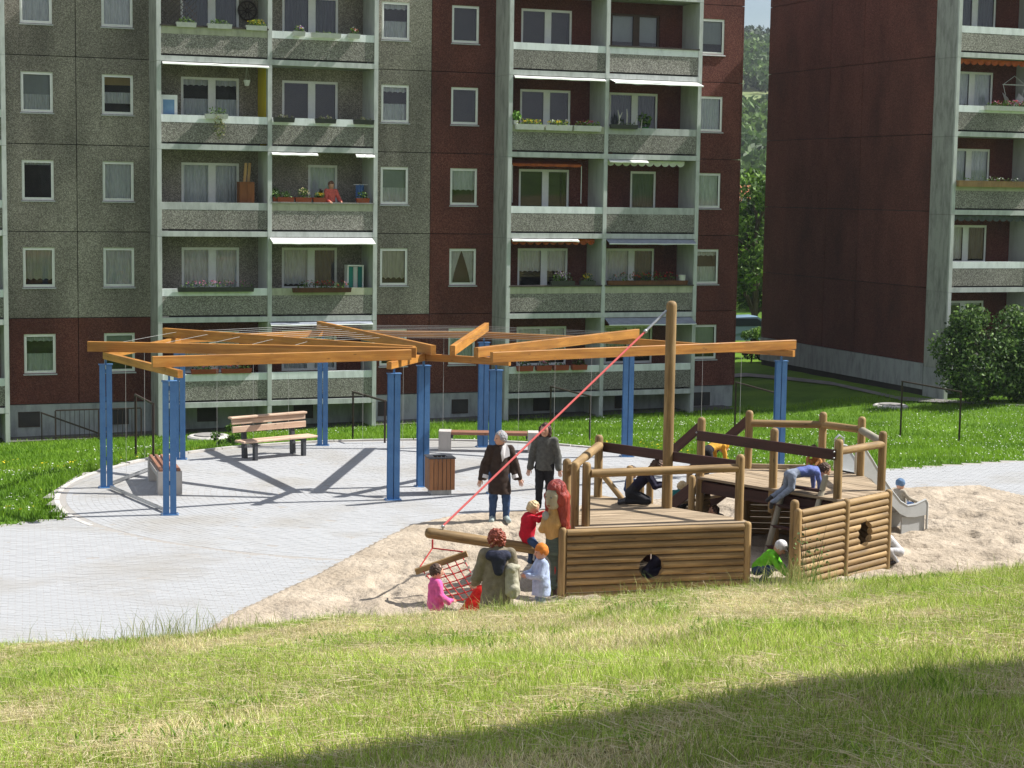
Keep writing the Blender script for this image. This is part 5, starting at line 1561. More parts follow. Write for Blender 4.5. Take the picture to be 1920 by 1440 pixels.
def make_person(name, label, loc, yaw, H, J, look, mats, group=None, res=.013, coat=None, hair=None, hat=None, seed=1,
                child=False, extra=None, hands=True, up=(0,0,1), fat=1.0, parent=None, wr=.006, cat='person'):
    """J: joints in metres in the person's frame (x right, y forward, z up).  look: face direction.
    mats: list [top, trousers, skin, shoes]; extra prims; coat: list of prims in material 0"""
    root = None
    j = {k: np.array(v, float) for k, v in J.items()}
    s = H*(1.06 if child else 1.0)*fat
    P = []
    fl = basis(J.get('front', (0, 1, 0)), (0, 0, 1))[:, 1]
    tr = (.088 if not child else .1)*s
    P.append((j['pel'], j['waist'], tr*.98, tr*.86, 1 if coat is None else 0, fl, 1.3))
    P.append((j['waist'], j['chest'], tr*.9, tr*1.0, 0, fl, 1.28))
    P.append((j['chest'], j['neck']-(j['neck']-j['chest'])*.25, tr*1.0, tr*.55, 0, fl, 1.3))
    P.append((j['neck']-(j['head']-j['neck'])*.1, j['head'], .032*s, .034*s, 2))
    for sd in ('l', 'r'):
        sh, el, wr_ = j['sh'+sd], j['el'+sd], j['wr'+sd]
        P.append((j['chest']*.3+j['neck']*.7, sh, tr*.5, .04*s, 0))
        P.append((sh, el, .041*s, .036*s, 0)); P.append((el, wr_, .036*s, .027*s, 0))
        hp, kn, an, toe = j['hp'+sd], j['kn'+sd], j['an'+sd], j['to'+sd]
        P.append((hp, kn, .062*s, .045*s, 1)); P.append((kn, an, .045*s, .034*s, 1))
        P.append((an-(an-kn)*.0, toe, .031*s, .027*s, 3))
    if extra: P += extra
    if coat: P += coat
    V, Q, fid = sdf_mesh(P, res, .02*(.7 if child else 1), wr, 38, seed)
    mb = MB(); mb.v = [tuple(map(float, v)) for v in V]; mb.f = [tuple(int(i) for i in q) for q in Q]; mb.m = [int(i) for i in fid]
    # head
    hb_ = basis(look, up); hc = j['head']; hr = (.068*H if not child else .089*H)
    mb.ball(hc, (hr*.84, hr*.98, hr*1.16), 16, 12, 2, hb_)
    def HW(x, y, z_): return hc+hb_@(np.array([x, y, z_])*hr)
    mb.ball(HW(0, .35, -.55), (hr*.6, hr*.55, hr*.52), 12, 8, 2, hb_)           # jaw
    mb.ball(HW(0, .98, -.18), (hr*.13, hr*.2, hr*.24), 8, 6, 2, hb_)            # nose
    for sx_ in (-1, 1):
        mb.ball(HW(sx_*.34, .84, .06), (hr*.13, hr*.09, hr*.08), 8, 5, 4, hb_)   # eyes
        mb.ball(HW(sx_*.84, -.02, -.05), (hr*.1, hr*.2, hr*.28), 8, 6, 2, hb_)   # ears
    mb.ball(HW(0, .84, -.52), (hr*.26, hr*.07, hr*.06), 8, 5, 5, hb_)            # mouth
    if hands:
        for sd in ('l', 'r'):
            d = j['wr'+sd]-j['el'+sd]; d = J.get('hd'+sd, d)
            d = np.array(d, float); d /= np.linalg.norm(d)
            pn = np.array(J.get('pn'+sd, (0, 1, 0)), float)
            if abs(d@pn) > .95: pn = np.array([1., 0, 0])
            finger_hand(mb, j['wr'+sd], d, pn, (.062 if not child else .06)*H, 2)
    base = np.array(loc, float)
    me = mb.mesh(name, mats+[EYE, LIP], False)
    me.polygons.foreach_set('use_smooth', [True]*len(me.polygons))
    o = put(name, me, None, base, (0, 0, yaw)); tag(o, label, cat, group)
    if hair:
        hm, style = hair
        hp_ = []
        cap = [(HW(0, -.16, .16), HW(0, -.18, .2), hr*.97, hr*.97, 0)]
        if style == 'short': cap += [(HW(0, .3, .62), HW(0, -.2, .75), hr*.5, hr*.55, 0), (HW(0, -.5, -.2), HW(0, -.4, .2), hr*.62, hr*.7, 0)]
        if style == 'bob':
            cap += [(HW(0, .25, .7), HW(0, -.2, .8), hr*.5, hr*.5, 0), (HW(0, -.45, -.9), HW(0, -.3, .2), hr*.85, hr*.85, 0)]
            for sx_ in (-1, 1): cap += [(HW(sx_*.75, .05, -.85), HW(sx_*.72, .1, .3), hr*.36, hr*.4, 0)]
        if style == 'curly':
            rr = random.Random(seed)
            for _ in range(110):
                a = rr.uniform(0, 6.28); zz_ = rr.uniform(-1.15, 1.0)
                q = math.sqrt(max(0, 1-zz_*zz_*.8))
                x, y = math.cos(a)*q*.95, math.sin(a)*q*.95-.2
                if y > .45 and zz_ < .55: continue
                pp = HW(x, y, zz_); cap.append((pp, pp+np.array([0, 0, .01]), hr*.2, hr*.15, 0))
        if style == 'tuft':
            cap += [(HW(0, -.4, -.3), HW(0, -.3, .3), hr*.7, hr*.8, 0), (HW(0, .35, .68), HW(0, -.2, .8), hr*.45, hr*.5, 0)]
        Vh, Qh, fh = sdf_mesh(cap, .0075, .01, .009, 120, seed+3)
        # keep the face free
        Lh = (Vh-hc)@hb_/hr
        drop = (Lh[:, 1] > .42) & (Lh[:, 2] < .5) & (np.abs(Lh[:, 0]) < .8)
        Qh = Qh[~drop[Qh].all(1)]
        put('hair', np_mesh('hair', Vh, Qh, hm, smooth=True), o)
    if hat:
        tm, kind = hat
        cap = [(HW(0, -.08, .3), HW(0, -.1, .34), hr*1.02, hr*1.02, 0)]
        if kind == 'beanie': cap += [(HW(0, -.15, .75), HW(0, -.15, .8), hr*.7, hr*.6, 0), (HW(0, -.4, .0), HW(0, -.3, .2), hr*.8, hr*.85, 0)]
        if kind == 'cap': cap += [(HW(0, .75, .42), HW(0, 1.3, .3), hr*.5, hr*.38, 0, hb_[:, 2], 5.0)]
        if kind == 'hood': cap = [(HW(0, -.25, -.1), HW(0, -.2, .25), hr*1.12, hr*1.12, 0), (HW(0, -.3, -.7), HW(0, -.2, 0), hr*.9, hr*1.0, 0)]
        Vh, Qh, fh = sdf_mesh(cap, .0085, .012, .003, 60, seed+5)
        Lh = (Vh-hc)@hb_/hr
        drop = (Lh[:, 1] > .3) & (Lh[:, 2] < (.38 if kind != 'hood' else .55)) & (np.abs(Lh[:, 0]) < .85)
        Qh = Qh[~drop[Qh].all(1)]
        put('hat' if kind != 'hood' else 'hood', np_mesh('hat', Vh, Qh, tm, smooth=True), o)
    return o
def stand(H, child=False, arms=.0, stance=.0):
    if child: f = dict(an=.05, kn=.25, hp=.45, pel=.46, waist=.56, chest=.69, neck=.785, sh=.755, el=.60, wr=.455, head=.895, w=.105, hw=.052)
    else: f = dict(an=.048, kn=.275, hp=.515, pel=.53, waist=.61, chest=.735, neck=.84, sh=.81, el=.63, wr=.485, head=.925, w=.108, hw=.052)
    J = dict(pel=(0,0,f['pel']*H), waist=(0,.0,f['waist']*H), chest=(0,0,f['chest']*H), neck=(0,-.005*H,f['neck']*H), head=(0,.012*H,f['head']*H))
    for sd, sx_ in (('l', -1), ('r', 1)):
        J['sh'+sd] = (sx_*f['w']*H, 0, f['sh']*H); J['el'+sd] = (sx_*(f['w']+.035+arms)*H, -.01*H, f['el']*H); J['wr'+sd] = (sx_*(f['w']+.05+arms*1.6)*H, .03*H, f['wr']*H)
        J['hp'+sd] = (sx_*f['hw']*H, 0, f['hp']*H); J['kn'+sd] = (sx_*(f['hw']+.006+stance)*H, .012*H, f['kn']*H); J['an'+sd] = (sx_*(f['hw']+.012+stance)*H, -.005*H, f['an']*H); J['to'+sd] = (sx_*(f['hw']+.03+stance)*H, .085*H, .027*H)
    return J
JEANS = cloth('blue_jeans', (.04,.075,.16)); BLACKT = cloth('black_trousers', (.02,.02,.024))
BOOT = pm('dark_shoes', (.03,.03,.035), rough=.5); GSHOE = pm('grey_shoes', (.28,.33,.32), rough=.6)
WHITEF = pm('white_fleece', (.7,.68,.68), (.6,.58,.58), 60, rough=.95, bump=.5, bscale=90)

# older woman in the long dark coat, looking to her right
H = 1.67; J = stand(H, arms=.035, stance=.012)
p = G(936, 979)
brown = pm('dark_brown_suede', (.022,.012,.008), (.045,.026,.018), 14, rough=.9, bump=.3, bscale=90)
coat = [((0,0,1.28),(0,0,.98),.155,.18,0,(0,1,0),1.3), ((0,0,.98),(0,0,.45),.18,.21,0,(0,1,0),1.25,.53)]
for s_ in (-1, 1): coat += [((s_*.175,0,1.33),(s_*.235,-.015,1.03),.07,.062,0), ((s_*.235,-.015,1.03),(s_*.28,.045,.83),.06,.054,0)]
ow = make_person('person', 'grey-haired person in long dark brown coat with white collar and blue jeans', p, math.pi+.12, H, J, (.92,.35,-.03), [brown, JEANS, SKIN, GSHOE], coat=coat,
                 hair=(pm('grey_hair', (.16,.16,.17), (.42,.42,.43), 60, rough=.8), 'short'), seed=3, fat=1.04, group=None, wr=.008)
mb = MB()
mb.add([(-.02,.16,1.13),(-.0,.175,1.30),(-.03,.15,1.42),(-.10,.10,1.46),(-.15,.13,1.36),(-.16,.165,1.24),(-.06,.18,1.2)], [(6,1,2,3),(6,3,4,5),(0,1,6)])

o = mb.build('collar', WHITEF, ow); sm = o.modifiers.new('thick', 'SOLIDIFY'); sm.thickness = .025; sm.offset = 1
for s_ in (-1, 1): MB().tube([(s_*.272,.03,.875),(s_*.288,.05,.815)], .068, 12).build('cuff', WHITEF, ow)

# woman in the grey jacket
H = 1.66; J = stand(H, arms=.01); p = G(1020, 957)
greyj = cloth('grey_wool_jacket', (.11,.11,.1), .7)
coat = [((0,0,1.3),(0,0,1.0),.15,.17,0,(0,1,0),1.35), ((0,0,1.0),(0,0,.70),.17,.19,0,(0,1,0),1.3,.78)]
for s_ in (-1, 1): coat += [((s_*.18,0,1.33),(s_*.235,-.01,1.04),.068,.06,0), ((s_*.235,-.01,1.04),(s_*.255,.05,.82),.06,.05,0)]
make_person('person', 'dark-haired person in grey jacket and black trousers behind the carved figure', p, math.pi-.15, H, J, (.12,1,-.05), [greyj, BLACKT, SKIN, BOOT], coat=coat,
            hair=(pm('dark_brown_hair', (.02,.008,.006), (.075,.025,.018), 50, rough=.6), 'bob'), seed=5)
# red-haired woman seen from behind
H = 1.62; J = stand(H); p = G(930, 1222)
J.update(elr=(.25,.05,.98), wrr=(.2,.28,.92), ell=(-.27,.06,.98), wrl=(-.27,.26,.86), head=(-.02,.03,1.50))
khaki = cloth('khaki_coat', (.21,.18,.13), .8)
coat = [((0,0,1.25),(0,0,.9),.165,.19,0,(0,1,0),1.3), ((0,0,.9),(0,0,.38),.19,.25,0,(0,1,0),1.25,.44)]
for s_ in (-1, 1): coat += [((s_*.17,0,1.28),(s_*.25,.05,.98),.075,.065,0), ((s_*.25,.05,.98),(s_*.235,.25,.88),.065,.052,0)]
rw = make_person('person', 'red-haired person in khaki coat with navy hood seen from behind', p, .12, H, J, (-.55,.85,-.12), [khaki, BLACKT, SKIN, BOOT], coat=coat,
                 hair=(pm('copper_red_hair', (.11,.016,.008), (.32,.07,.035), 55, rough=.55), 'curly'), seed=8)
navy = cloth('navy_lining', (.03,.034,.06))
V, Q, f_ = sdf_mesh([((-.1,-.1,1.3),(.1,-.1,1.3),.07,.07,0),((0,-.14,1.26),(0,-.15,1.1),.11,.06,0,(0,1,0),1.8)], .011, .02, .006, 40, 4)
put('hood', np_mesh('hood', V, Q, navy, smooth=True), rw)
bag = cloth('sand_coloured_backpack', (.4,.38,.29), .8)
V, Q, f_ = sdf_mesh([((.17,-.12,1.12),(.19,-.15,.84),.08,.1,0,(0,1,0),1.2),((.18,-.16,1.13),(.26,-.12,1.16),.055,.03,0),((.2,-.2,.87),(.2,-.2,.8),.07,.05,0)], .011, .02, .008, 45, 6)
bo_ = put('person_backpack', np_mesh('backpack', V, Q, bag, smooth=True)); bo_.name = 'backpack'
bo_.location = rw.location; bo_.rotation_euler = rw.rotation_euler
tag(bo_, 'small sand-coloured backpack on the shoulder of the person in khaki coat', 'backpack')

def crouch(H, f=1.0):
    """squatting child, leaning forward"""
    J = dict(pel=(0,-.08,.2), waist=(0,-.02,.27), chest=(0,.09,.38), neck=(0,.17,.46), head=(0,.235,.53), front=(0,.8,-.5))
    for sd, sx_ in (('l', -1), ('r', 1)):
        J['sh'+sd] = (sx_*.11,.13,.43); J['el'+sd] = (sx_*.15,.22,.28); J['wr'+sd] = (sx_*.1,.34,.17)
        J['hp'+sd] = (sx_*.06,-.08,.2); J['kn'+sd] = (sx_*.11,.14,.24); J['an'+sd] = (sx_*.1,-.01,.05); J['to'+sd] = (sx_*.11,.1,.03)
    k = H*f
    return {a: tuple(np.array(b)*(k if a != 'front' else 1)) for a, b in J.items()}
def kneel(H):
    J = dict(pel=(0,-.1,.17), waist=(0,-.03,.26), chest=(0,.1,.4), neck=(0,.19,.48), head=(0,.26,.55), front=(0,.8,-.5))
    for sd, sx_ in (('l', -1), ('r', 1)):
        J['sh'+sd] = (sx_*.11,.14,.44); J['el'+sd] = (sx_*.14,.24,.28); J['wr'+sd] = (sx_*.08,.36,.3)
        J['hp'+sd] = (sx_*.06,-.1,.16); J['kn'+sd] = (sx_*.1,.14,.06); J['an'+sd] = (sx_*.08,-.17,.05); J['to'+sd] = (sx_*.08,-.26,.03)
    return {a: tuple(np.array(b)*(H if a != 'front' else 1)) for a, b in J.items()}
def crawl(H):
    J = dict(pel=(0,-.16,.38), waist=(0,-.06,.41), chest=(0,.1,.45), neck=(0,.21,.48), head=(0,.3,.5), front=(0,.15,-1))
    for sd, sx_ in (('l', -1), ('r', 1)):
        J['sh'+sd] = (sx_*.11,.17,.44); J['el'+sd] = (sx_*.12,.2,.26); J['wr'+sd] = (sx_*.12,.22,.08); J['hd'+sd] = (0,1,-.3); J['pn'+sd] = (0,.2,1)
        J['hp'+sd] = (sx_*.06,-.16,.36); J['kn'+sd] = (sx_*.09,-.08,.14); J['an'+sd] = (sx_*.08,-.34,.08); J['to'+sd] = (sx_*.08,-.43,.04)
    return {a: tuple(np.array(b)*(H if a not in ('front','hdl','hdr','pnl','pnr') else 1)) for a, b in J.items()}
BLOND = pm('blond_hair', (.42,.3,.15), (.62,.5,.3), 60, rough=.7)
BRHAIR = pm('brown_hair', (.04,.02,.012), (.09,.05,.03), 50, rough=.7)
# orange beanie
H = 1.05; J = stand(H, True); p = G(1014, 1157)
J.update(wrl=(-.06,.24,.62), ell=(-.15,.08,.62), wrr=(.08,.2,.62), elr=(.16,.05,.62))
lbj = cloth('pale_blue_jacket', (.4,.48,.66), .85)
coat = [((0,0,.72),(0,0,.48),.12,.145,0,(0,1,0),1.15), ((0,0,.48),(0,0,.26),.145,.155,0,(0,1,0),1.15,.32)]
for s_ in (-1, 1): coat += [((s_*.11,0,.78),(s_*.155,.08,.62),.056,.052,0), ((s_*.155,.08,.62),(s_*.07,.22,.62),.05,.042,0)]
make_person('person', 'child in orange beanie and pale blue jacket in front of the ship', p, math.pi/2+.35, H, J, (0,1,-.1), [lbj, cloth('pale_jeans', (.22,.3,.42)), SKIN, BOOT], coat=coat, child=True,
            hat=(cloth('orange_knit', (.6,.2,.035)), 'beanie'), seed=11)
# pink child behind the net
H = 1.0; J = stand(H, True); p = G(816, 1194)
J.update(wrr=(.06,.22,.5), elr=(.15,.06,.55)); pink = cloth('pink_overall', (.72,.12,.34), .85)
coat = [((0,0,.7),(0,0,.45),.115,.13,0,(0,1,0),1.15)]
for s_ in (-1, 1): coat += [((s_*.11,0,.75),(s_*.15,.02,.6),.054,.05,0), ((s_*.15,.02,.6),(s_*.14,.14,.5),.05,.042,0)]
make_person('person', 'child in bright pink overall standing behind the red net', p, -math.pi/2+.3, H, J, (0,1,-.2), [pink, pink, SKIN, BOOT], coat=coat, child=True, hair=(BRHAIR, 'short'), seed=12)
# child in red under the net
H = 1.15; p = G(888, 1178)
redj = cloth('scarlet_jacket', (.6,.02,.012), .75)
make_person('person', 'child in scarlet jacket bending under the climbing net', p, -math.pi/2+.5, H, kneel(H), (0,.8,-.6), [redj, redj, SKIN, BOOT], child=True, hat=(redj, 'hood'), seed=13, fat=1.25)
# child riding on the bowsprit
H = 1.0
pm_ = DY(988, 1024, 26.93); bz = (bs0+(bs1-bs0)*((pm_[0]-bs0[0])/(bs1[0]-bs0[0])))
bd_ = (bs1-bs0)[:2]; yaw = math.atan2(-bd_[1], -bd_[0])-math.pi/2
J = dict(pel=(0,0,.1), waist=(0,.01,.2), chest=(0,.03,.33), neck=(0,.05,.43), head=(-.0,.09,.53),
         shl=(-.11,.04,.4), shr=(.11,.04,.4), ell=(-.16,.13,.36), wrl=(-.07,.27,.44), elr=(.15,.13,.36), wrr=(.05,.28,.46),
         hpl=(-.06,0,.09), knl=(-.16,.13,-.05), anl=(-.17,.1,-.32), tol=(-.17,.18,-.34), hpr=(.06,0,.09), knr=(.16,.13,-.05), anr=(.17,.1,-.32), tor=(.17,.18,-.34))
cj = cloth('crimson_vest', (.5,.012,.03), .8)
extra = [((0,.0,.12),(0,.02,.34),.13,.125,0,(0,1,0),1.1)]
make_person('person', 'blond child in crimson jacket and jeans sitting astride the bowsprit', bz+np.array([0,0,.075]), yaw, H, J, (.25,.9,-.45), [cj, JEANS, SKIN, BOOT], child=True, extra=extra, hair=(BLOND, 'tuft'), seed=14, wr=.009)
# boy kneeling on the lower deck
H = 1.15; p = G(1196, 946, zD1); nav = cloth('navy_tracksuit', (.013,.012,.03), .7)
make_person('person', 'child in dark navy clothes kneeling on the lower deck by the mast', p+np.array([0,0,.002]), -math.pi/2-.1, H, kneel(H), (0,.75,-.65), [nav, BLACKT, SKIN, BOOT], child=True, hair=(BRHAIR, 'short'), hat=None, seed=15)
# two on the steps
teal = cloth('teal_jacket', (.01,.13,.13)); dnav = cloth('blue_sweater', (.04,.07,.16))
pa = np.array(a2)+(np.array(g2)-np.array(a2))*.35+on*.95
H = 1.05; J = stand(H, True); make_person('person', 'child in dark teal jacket on the steps behind the mast', v3(pa, .22), R(-45), H, crouch(H), (0,1,0), [teal, BLACKT, SKIN, BOOT], child=True, hair=(BLOND, 'short'), seed=16, fat=1.15)
pa = np.array(a2)+(np.array(g2)-np.array(a2))*.2+on*1.75
H = 1.1; J = stand(H, True); make_person('person', 'child in blue top with black trousers behind the mast', v3(pa, .01), R(-60), H, J, (0,1,-.2), [dnav, BLACKT, SKIN, BOOT], child=True, hair=(BRHAIR, 'short'), seed=17)
# yellow jacket, coming up the steps on all fours
H = 1.0; pa = np.array(a2)+(np.array(g2)-np.array(a2))*.45+on*.22
yel = cloth('yellow_jacket', (.62,.33,.045), .8); J = crawl(H)
for sd, sx_ in (('l', -1), ('r', 1)):
    J['head'] = (0,.3,.4); J['neck'] = (0,.2,.42); J['kn'+sd] = (sx_*.09,-.12,.12); J['an'+sd] = (sx_*.09,-.3,-.08); J['to'+sd] = (sx_*.09,-.24,-.14)
make_person('person', 'child in yellow jacket and yellow hat climbing onto the upper deck', v3(pa, zD2), R(-48), H, J, (.25,1,-.35), [yel, BLACKT, SKIN, BOOT], child=True, hat=(cloth('yellow_hat', (.66,.3,.02)), 'beanie'), hair=None, seed=18)
# blue sweater, climbing in over the ladder
H = 1.12; pa = G(1506, 923, zD2)
bsw = cloth('blue_violet_sweater', (.13,.17,.42), .8); gtr = cloth('grey_track_trousers', (.26,.3,.38), .8)
Jc = dict(pel=(0,-.2,.26), waist=(0,-.08,.29), chest=(0,.1,.31), neck=(0,.22,.33), head=(0,.32,.32), front=(0,.1,-1),
          shl=(-.11,.17,.29), shr=(.11,.17,.29), ell=(-.13,.2,.15), wrl=(-.12,.2,.03), elr=(.13,.2,.15), wrr=(.12,.2,.03), hdl=(0,1,-.2), hdr=(0,1,-.2), pnl=(0,.2,1), pnr=(0,.2,1),
          hpl=(-.06,-.2,.25), hpr=(.06,-.2,.25), knl=(-.09,-.24,.05), knr=(.09,-.22,.07), anl=(-.08,-.45,-.07), anr=(.08,-.5,-.13), tol=(-.08,-.52,-.13), tor=(.08,-.52,-.2))
Jc = {a: tuple(np.array(b)*(H if a not in ('front','hdl','hdr','pnl','pnr') else 1)) for a, b in Jc.items()}
make_person('person', 'dark-haired child in blue sweater and grey trousers climbing off the ladder', pa+np.array([0,0,.005]), R(-78), H, Jc, (.05,.85,-.5), [bsw, gtr, SKIN, BOOT], child=True, hair=(BRHAIR, 'short'), seed=19)
# lime green with white cap, squatting by the corner post
H = 1.08; p = G(1430, 1093); lime = cloth('lime_green_top', (.18,.6,.035), .85)
make_person('person', 'child in lime green top and white cap squatting by the ship', p, -math.pi/2-.25, H, crouch(H), (0,.75,-.6), [lime, JEANS, SKIN, BOOT], child=True, hat=(cloth('white_cap', (.66,.66,.66)), 'cap'), seed=20, extra=[((0,-.06,.24),(0,.12,.42),.12,.12,0)])
# child at the foot of the slide
H = .95
sc = so_+sdir*1.14+snrm*.26
Js = dict(pel=(0,0,.1), waist=(0,-.02,.2), chest=(0,-.02,.33), neck=(0,-.01,.42), head=(0,.01,.52), shl=(-.11,0,.39), shr=(.11,0,.39), ell=(-.17,.06,.28), wrl=(-.2,.24,.22), elr=(.17,.06,.28), wrr=(.22,.25,.2),
          hpl=(-.06,0,.09), hpr=(.06,0,.09), knl=(-.08,.2,.14), knr=(.08,.2,.14), anl=(-.08,.38,.07), anr=(.08,.38,.07), tol=(-.08,.43,.14), tor=(.08,.43,.14))
Js = {a: tuple(np.array(b)*H) for a, b in Js.items()}
beige = cloth('beige_jacket', (.36,.32,.26), .8)
make_person('person', 'child in beige jacket and blue cap sitting at the end of the slide', v3(sc, .345), math.atan2(sdir[1], sdir[0])-math.pi/2, H, Js, (-.1,1,-.15), [beige, JEANS, SKIN, BOOT], child=True, hat=(cloth('blue_cap', (.12,.2,.33)), 'cap'), seed=21, extra=[((0,0,.12),(0,0,.3),.12,.12,0)])
# child bending over at the ship's stern corner
H = 1.0; p = G(1676, 1056); wh = cloth('white_grey_hoodie', (.5,.5,.52), .85)
make_person('person', 'child in whitish hooded jacket bending down beside the stern logs', p, math.pi/2+.2, H, crouch(H), (0,.55,-.85), [wh, wh, SKIN, BOOT], child=True, hat=(wh, 'hood'), seed=22)
# tan child sitting behind the far post, and two in the shade of the hull
H = .75; p = np.array(f2)+np.array([-.1,-.06]); tan = cloth('tan_orange_jacket', (.4,.19,.07), .8)
make_person('person', 'child in tan jacket half hidden behind the far deck post', v3(p, zD2), R(150), H, crouch(H), (0,1,0), [tan, tan, SKIN, BOOT], child=True, hair=(BRHAIR, 'short'), seed=23)
H = 1.0; p = DY(1222, 1080, 27.5)
make_person('person', 'child in dark clothes seen through the round hole in the bow wall', v3(p, .03), R(-70), H, crouch(H), (0,1,-.2), [nav, nav, SKIN, BOOT], child=True, hair=(BRHAIR, 'short'), seed=24)
H = 1.0; p = DY(1360, 1000, 31.2)
make_person('person', 'child in the shade underneath the upper deck', v3(p, .03), R(110), H, crouch(H), (0,1,0), [dnav, BLACKT, SKIN, BOOT], child=True, hair=(BRHAIR, 'short'), seed=25)
# woman on the balcony
def FPt(u_, w_, z_): q = P0+DD*u_+NN*w_; return np.array([q[0], q[1], z_])
coral = cloth('coral_blouse', (.62,.13,.1), .8); H = 1.66; J = stand(H)
J.update(ell=(-.27,.1,1.06), wrl=(-.22,.3,1.0), elr=(.27,.1,1.06), wrr=(.24,.3,1.0))
zf = ZK0+ST*2+.08
make_person('person', 'person in coral red top leaning on the balcony rail above flower boxes', FPt(8.18,.95,zf), FROT+math.pi+.25, H, J, (.2,1,-.35), [coral, BLACKT, SKIN, BOOT], hair=(pm('auburn_hair', (.1,.04,.025), (.2,.09,.05), 50), 'short'), seed=26, fat=1.1)
# ---------------------------------------------------------------- carved figurehead
def figurehead():
    p = DY(1043, 1000, 26.75)
    f = thing('carved_figurehead', 'carved wooden mermaid figurehead with long red painted hair and green tail', 'statue', (p[0], p[1], 0), R(226))
    yell = wood('ochre_painted_wood', (.32,.17,.05), (.5,.3,.1)); gr = pm('dark_green_paint', (.03,.045,.035), (.07,.1,.075), 9, rough=.55, bump=.5, bscale=14, stretch=(.4,.4,3.5), bdist=.03)
    facem = wood('worn_face_wood', (.28,.23,.14), (.42,.38,.26))
    hairm = pm('red_painted_hair', (.4,.045,.012), (.16,.018,.02), 3.2, rough=.5, bump=1.0, bscale=22, stretch=(1,1,.3), bdist=.06, spec=.4)
    # local: x = towards the bow point (photo left), z up
    tail = [((.02,0,.92),(.0,0,.72),.15,.17,0,(0,1,0),1.15),((.0,0,.72),(-.06,0,.5),.165,.12,0),((-.06,0,.5),(-.02,0,.28),.11,.085,0),((-.02,0,.28),(.02,0,.16),.085,.075,0)]
    V, Q, _ = sdf_mesh(tail, .012, .03, .006, 26, 2); put('tail', np_mesh('tail', V, Q, gr, smooth=True), f)
    body = [((.03,0,.9),(.08,0,1.12),.14,.15,0,(0,1,0),1.1),((.08,0,1.12),(.06,0,1.3),.14,.08,0),((.1,-.12,1.2),(.2,-.1,1.02),.055,.05,0),((.2,-.1,1.02),(.17,.02,1.2),.05,.045,0),((.06,0,1.3),(.07,0,1.42),.07,.07,0)]
    V, Q, _ = sdf_mesh(body, .012, .03, .005, 30, 3); put('torso', np_mesh('torso', V, Q, yell, smooth=True), f)
    head = [((.1,.02,1.43),(.1,.02,1.53),.11,.12,0),((.215,.03,1.47),(.21,.03,1.44),.02,.026,0)]
    V, Q, _ = sdf_mesh(head, .01, .02, .003, 40, 4); hd = put('head', np_mesh('head', V, Q, facem, smooth=True), f)
    for y_ in (-.03, .08): MB().ball((.212,y_,1.52), (.012,.022,.012), 8, 5).build('eye', pm('faded_paint', (.12,.12,.1)), hd)
    MB().ball((.205,.025,1.39), (.012,.035,.01), 8, 5).build('mouth', pm('faded_lips', (.3,.08,.04)), hd)
    hr_ = [((.0,.02,1.52),(.03,.02,1.62),.17,.15,0),((-.04,.0,1.5),(-.12,.0,1.05),.17,.13,0),((.0,-.12,1.5),(-.05,-.13,1.0),.1,.075,0),((.02,.14,1.5),(-.03,.13,1.05),.1,.07,0),((-.12,-.04,1.1),(-.14,-.05,.82),.09,.04,0)]
    V, Q, _ = sdf_mesh(hr_, .012, .025, .012, 30, 6)
    loc_ = (V-np.array([.1,.02,1.48])); drop = (loc_[:, 0] > .0) & (np.abs(loc_[:, 1]-.01) < .095) & (np.abs(loc_[:, 2]) < .15)
    Q = Q[~drop[Q].all(1)]
    put('hair', np_mesh('hair', V, Q, hairm, smooth=True), f)
    MB().ball((.22,-.02,1.24), (.05,.06,.07), 10, 8).build('held_shell', pm('grey_stone_paint', (.22,.22,.19), (.3,.3,.26), 8), f)
    MB().bar((-.02,0,-.1),(-.02,0,.3),.13,.13).build('plinth_post', MT['brown_board'], f)
    return f
figurehead()
# ================================================================== shadow-casting block outside the frame
_c = np.array([9.4, 12.98, 0]) + NN*10.1
SHX, SHY, SHZ = _c[0], _c[1], 2.93
def shadow_block():
    r_ = thing('apartment_block', 'grey apartment block outside the picture whose roof shades the near bank', 'building', (SHX, SHY, SHZ), FROT)
    b_ = Block(r_, SHZ, SHZ+.6, 4)
    for k in range(4):
        for c in range(6): b_.wall_col(c*2.4, k, 'agg_grey', 'lace', .7, 160+k)
        MB().box((-.0, .012, b_.zk(k)+.012), (.12, 9.8, b_.zk(k+1)-.012)).build('gable_panel', MT['agg_grey'], r_)
        MB().box((.13, 9.7, b_.zk(k)+.012), (14.4, 9.8, b_.zk(k+1)-.012)).build('wall_panel', MT['plinth'], r_)
    MB().box((.13, .56, -3), (14.3, 9.69, b_.zk(4))).build('body', MT['seam'], r_)
    MB().box((.0, .02, -3), (14.4, .5, .59)).box((.001, .51, -3), (14.39, 9.79, .5)).build('plinth', MT['plinth'], r_)
    MB().box((-.2, -.25, b_.zk(4)+.003), (14.6, 10.1, b_.zk(4)+.35)).build('roof', MT['concrete'], r_)
shadow_block()

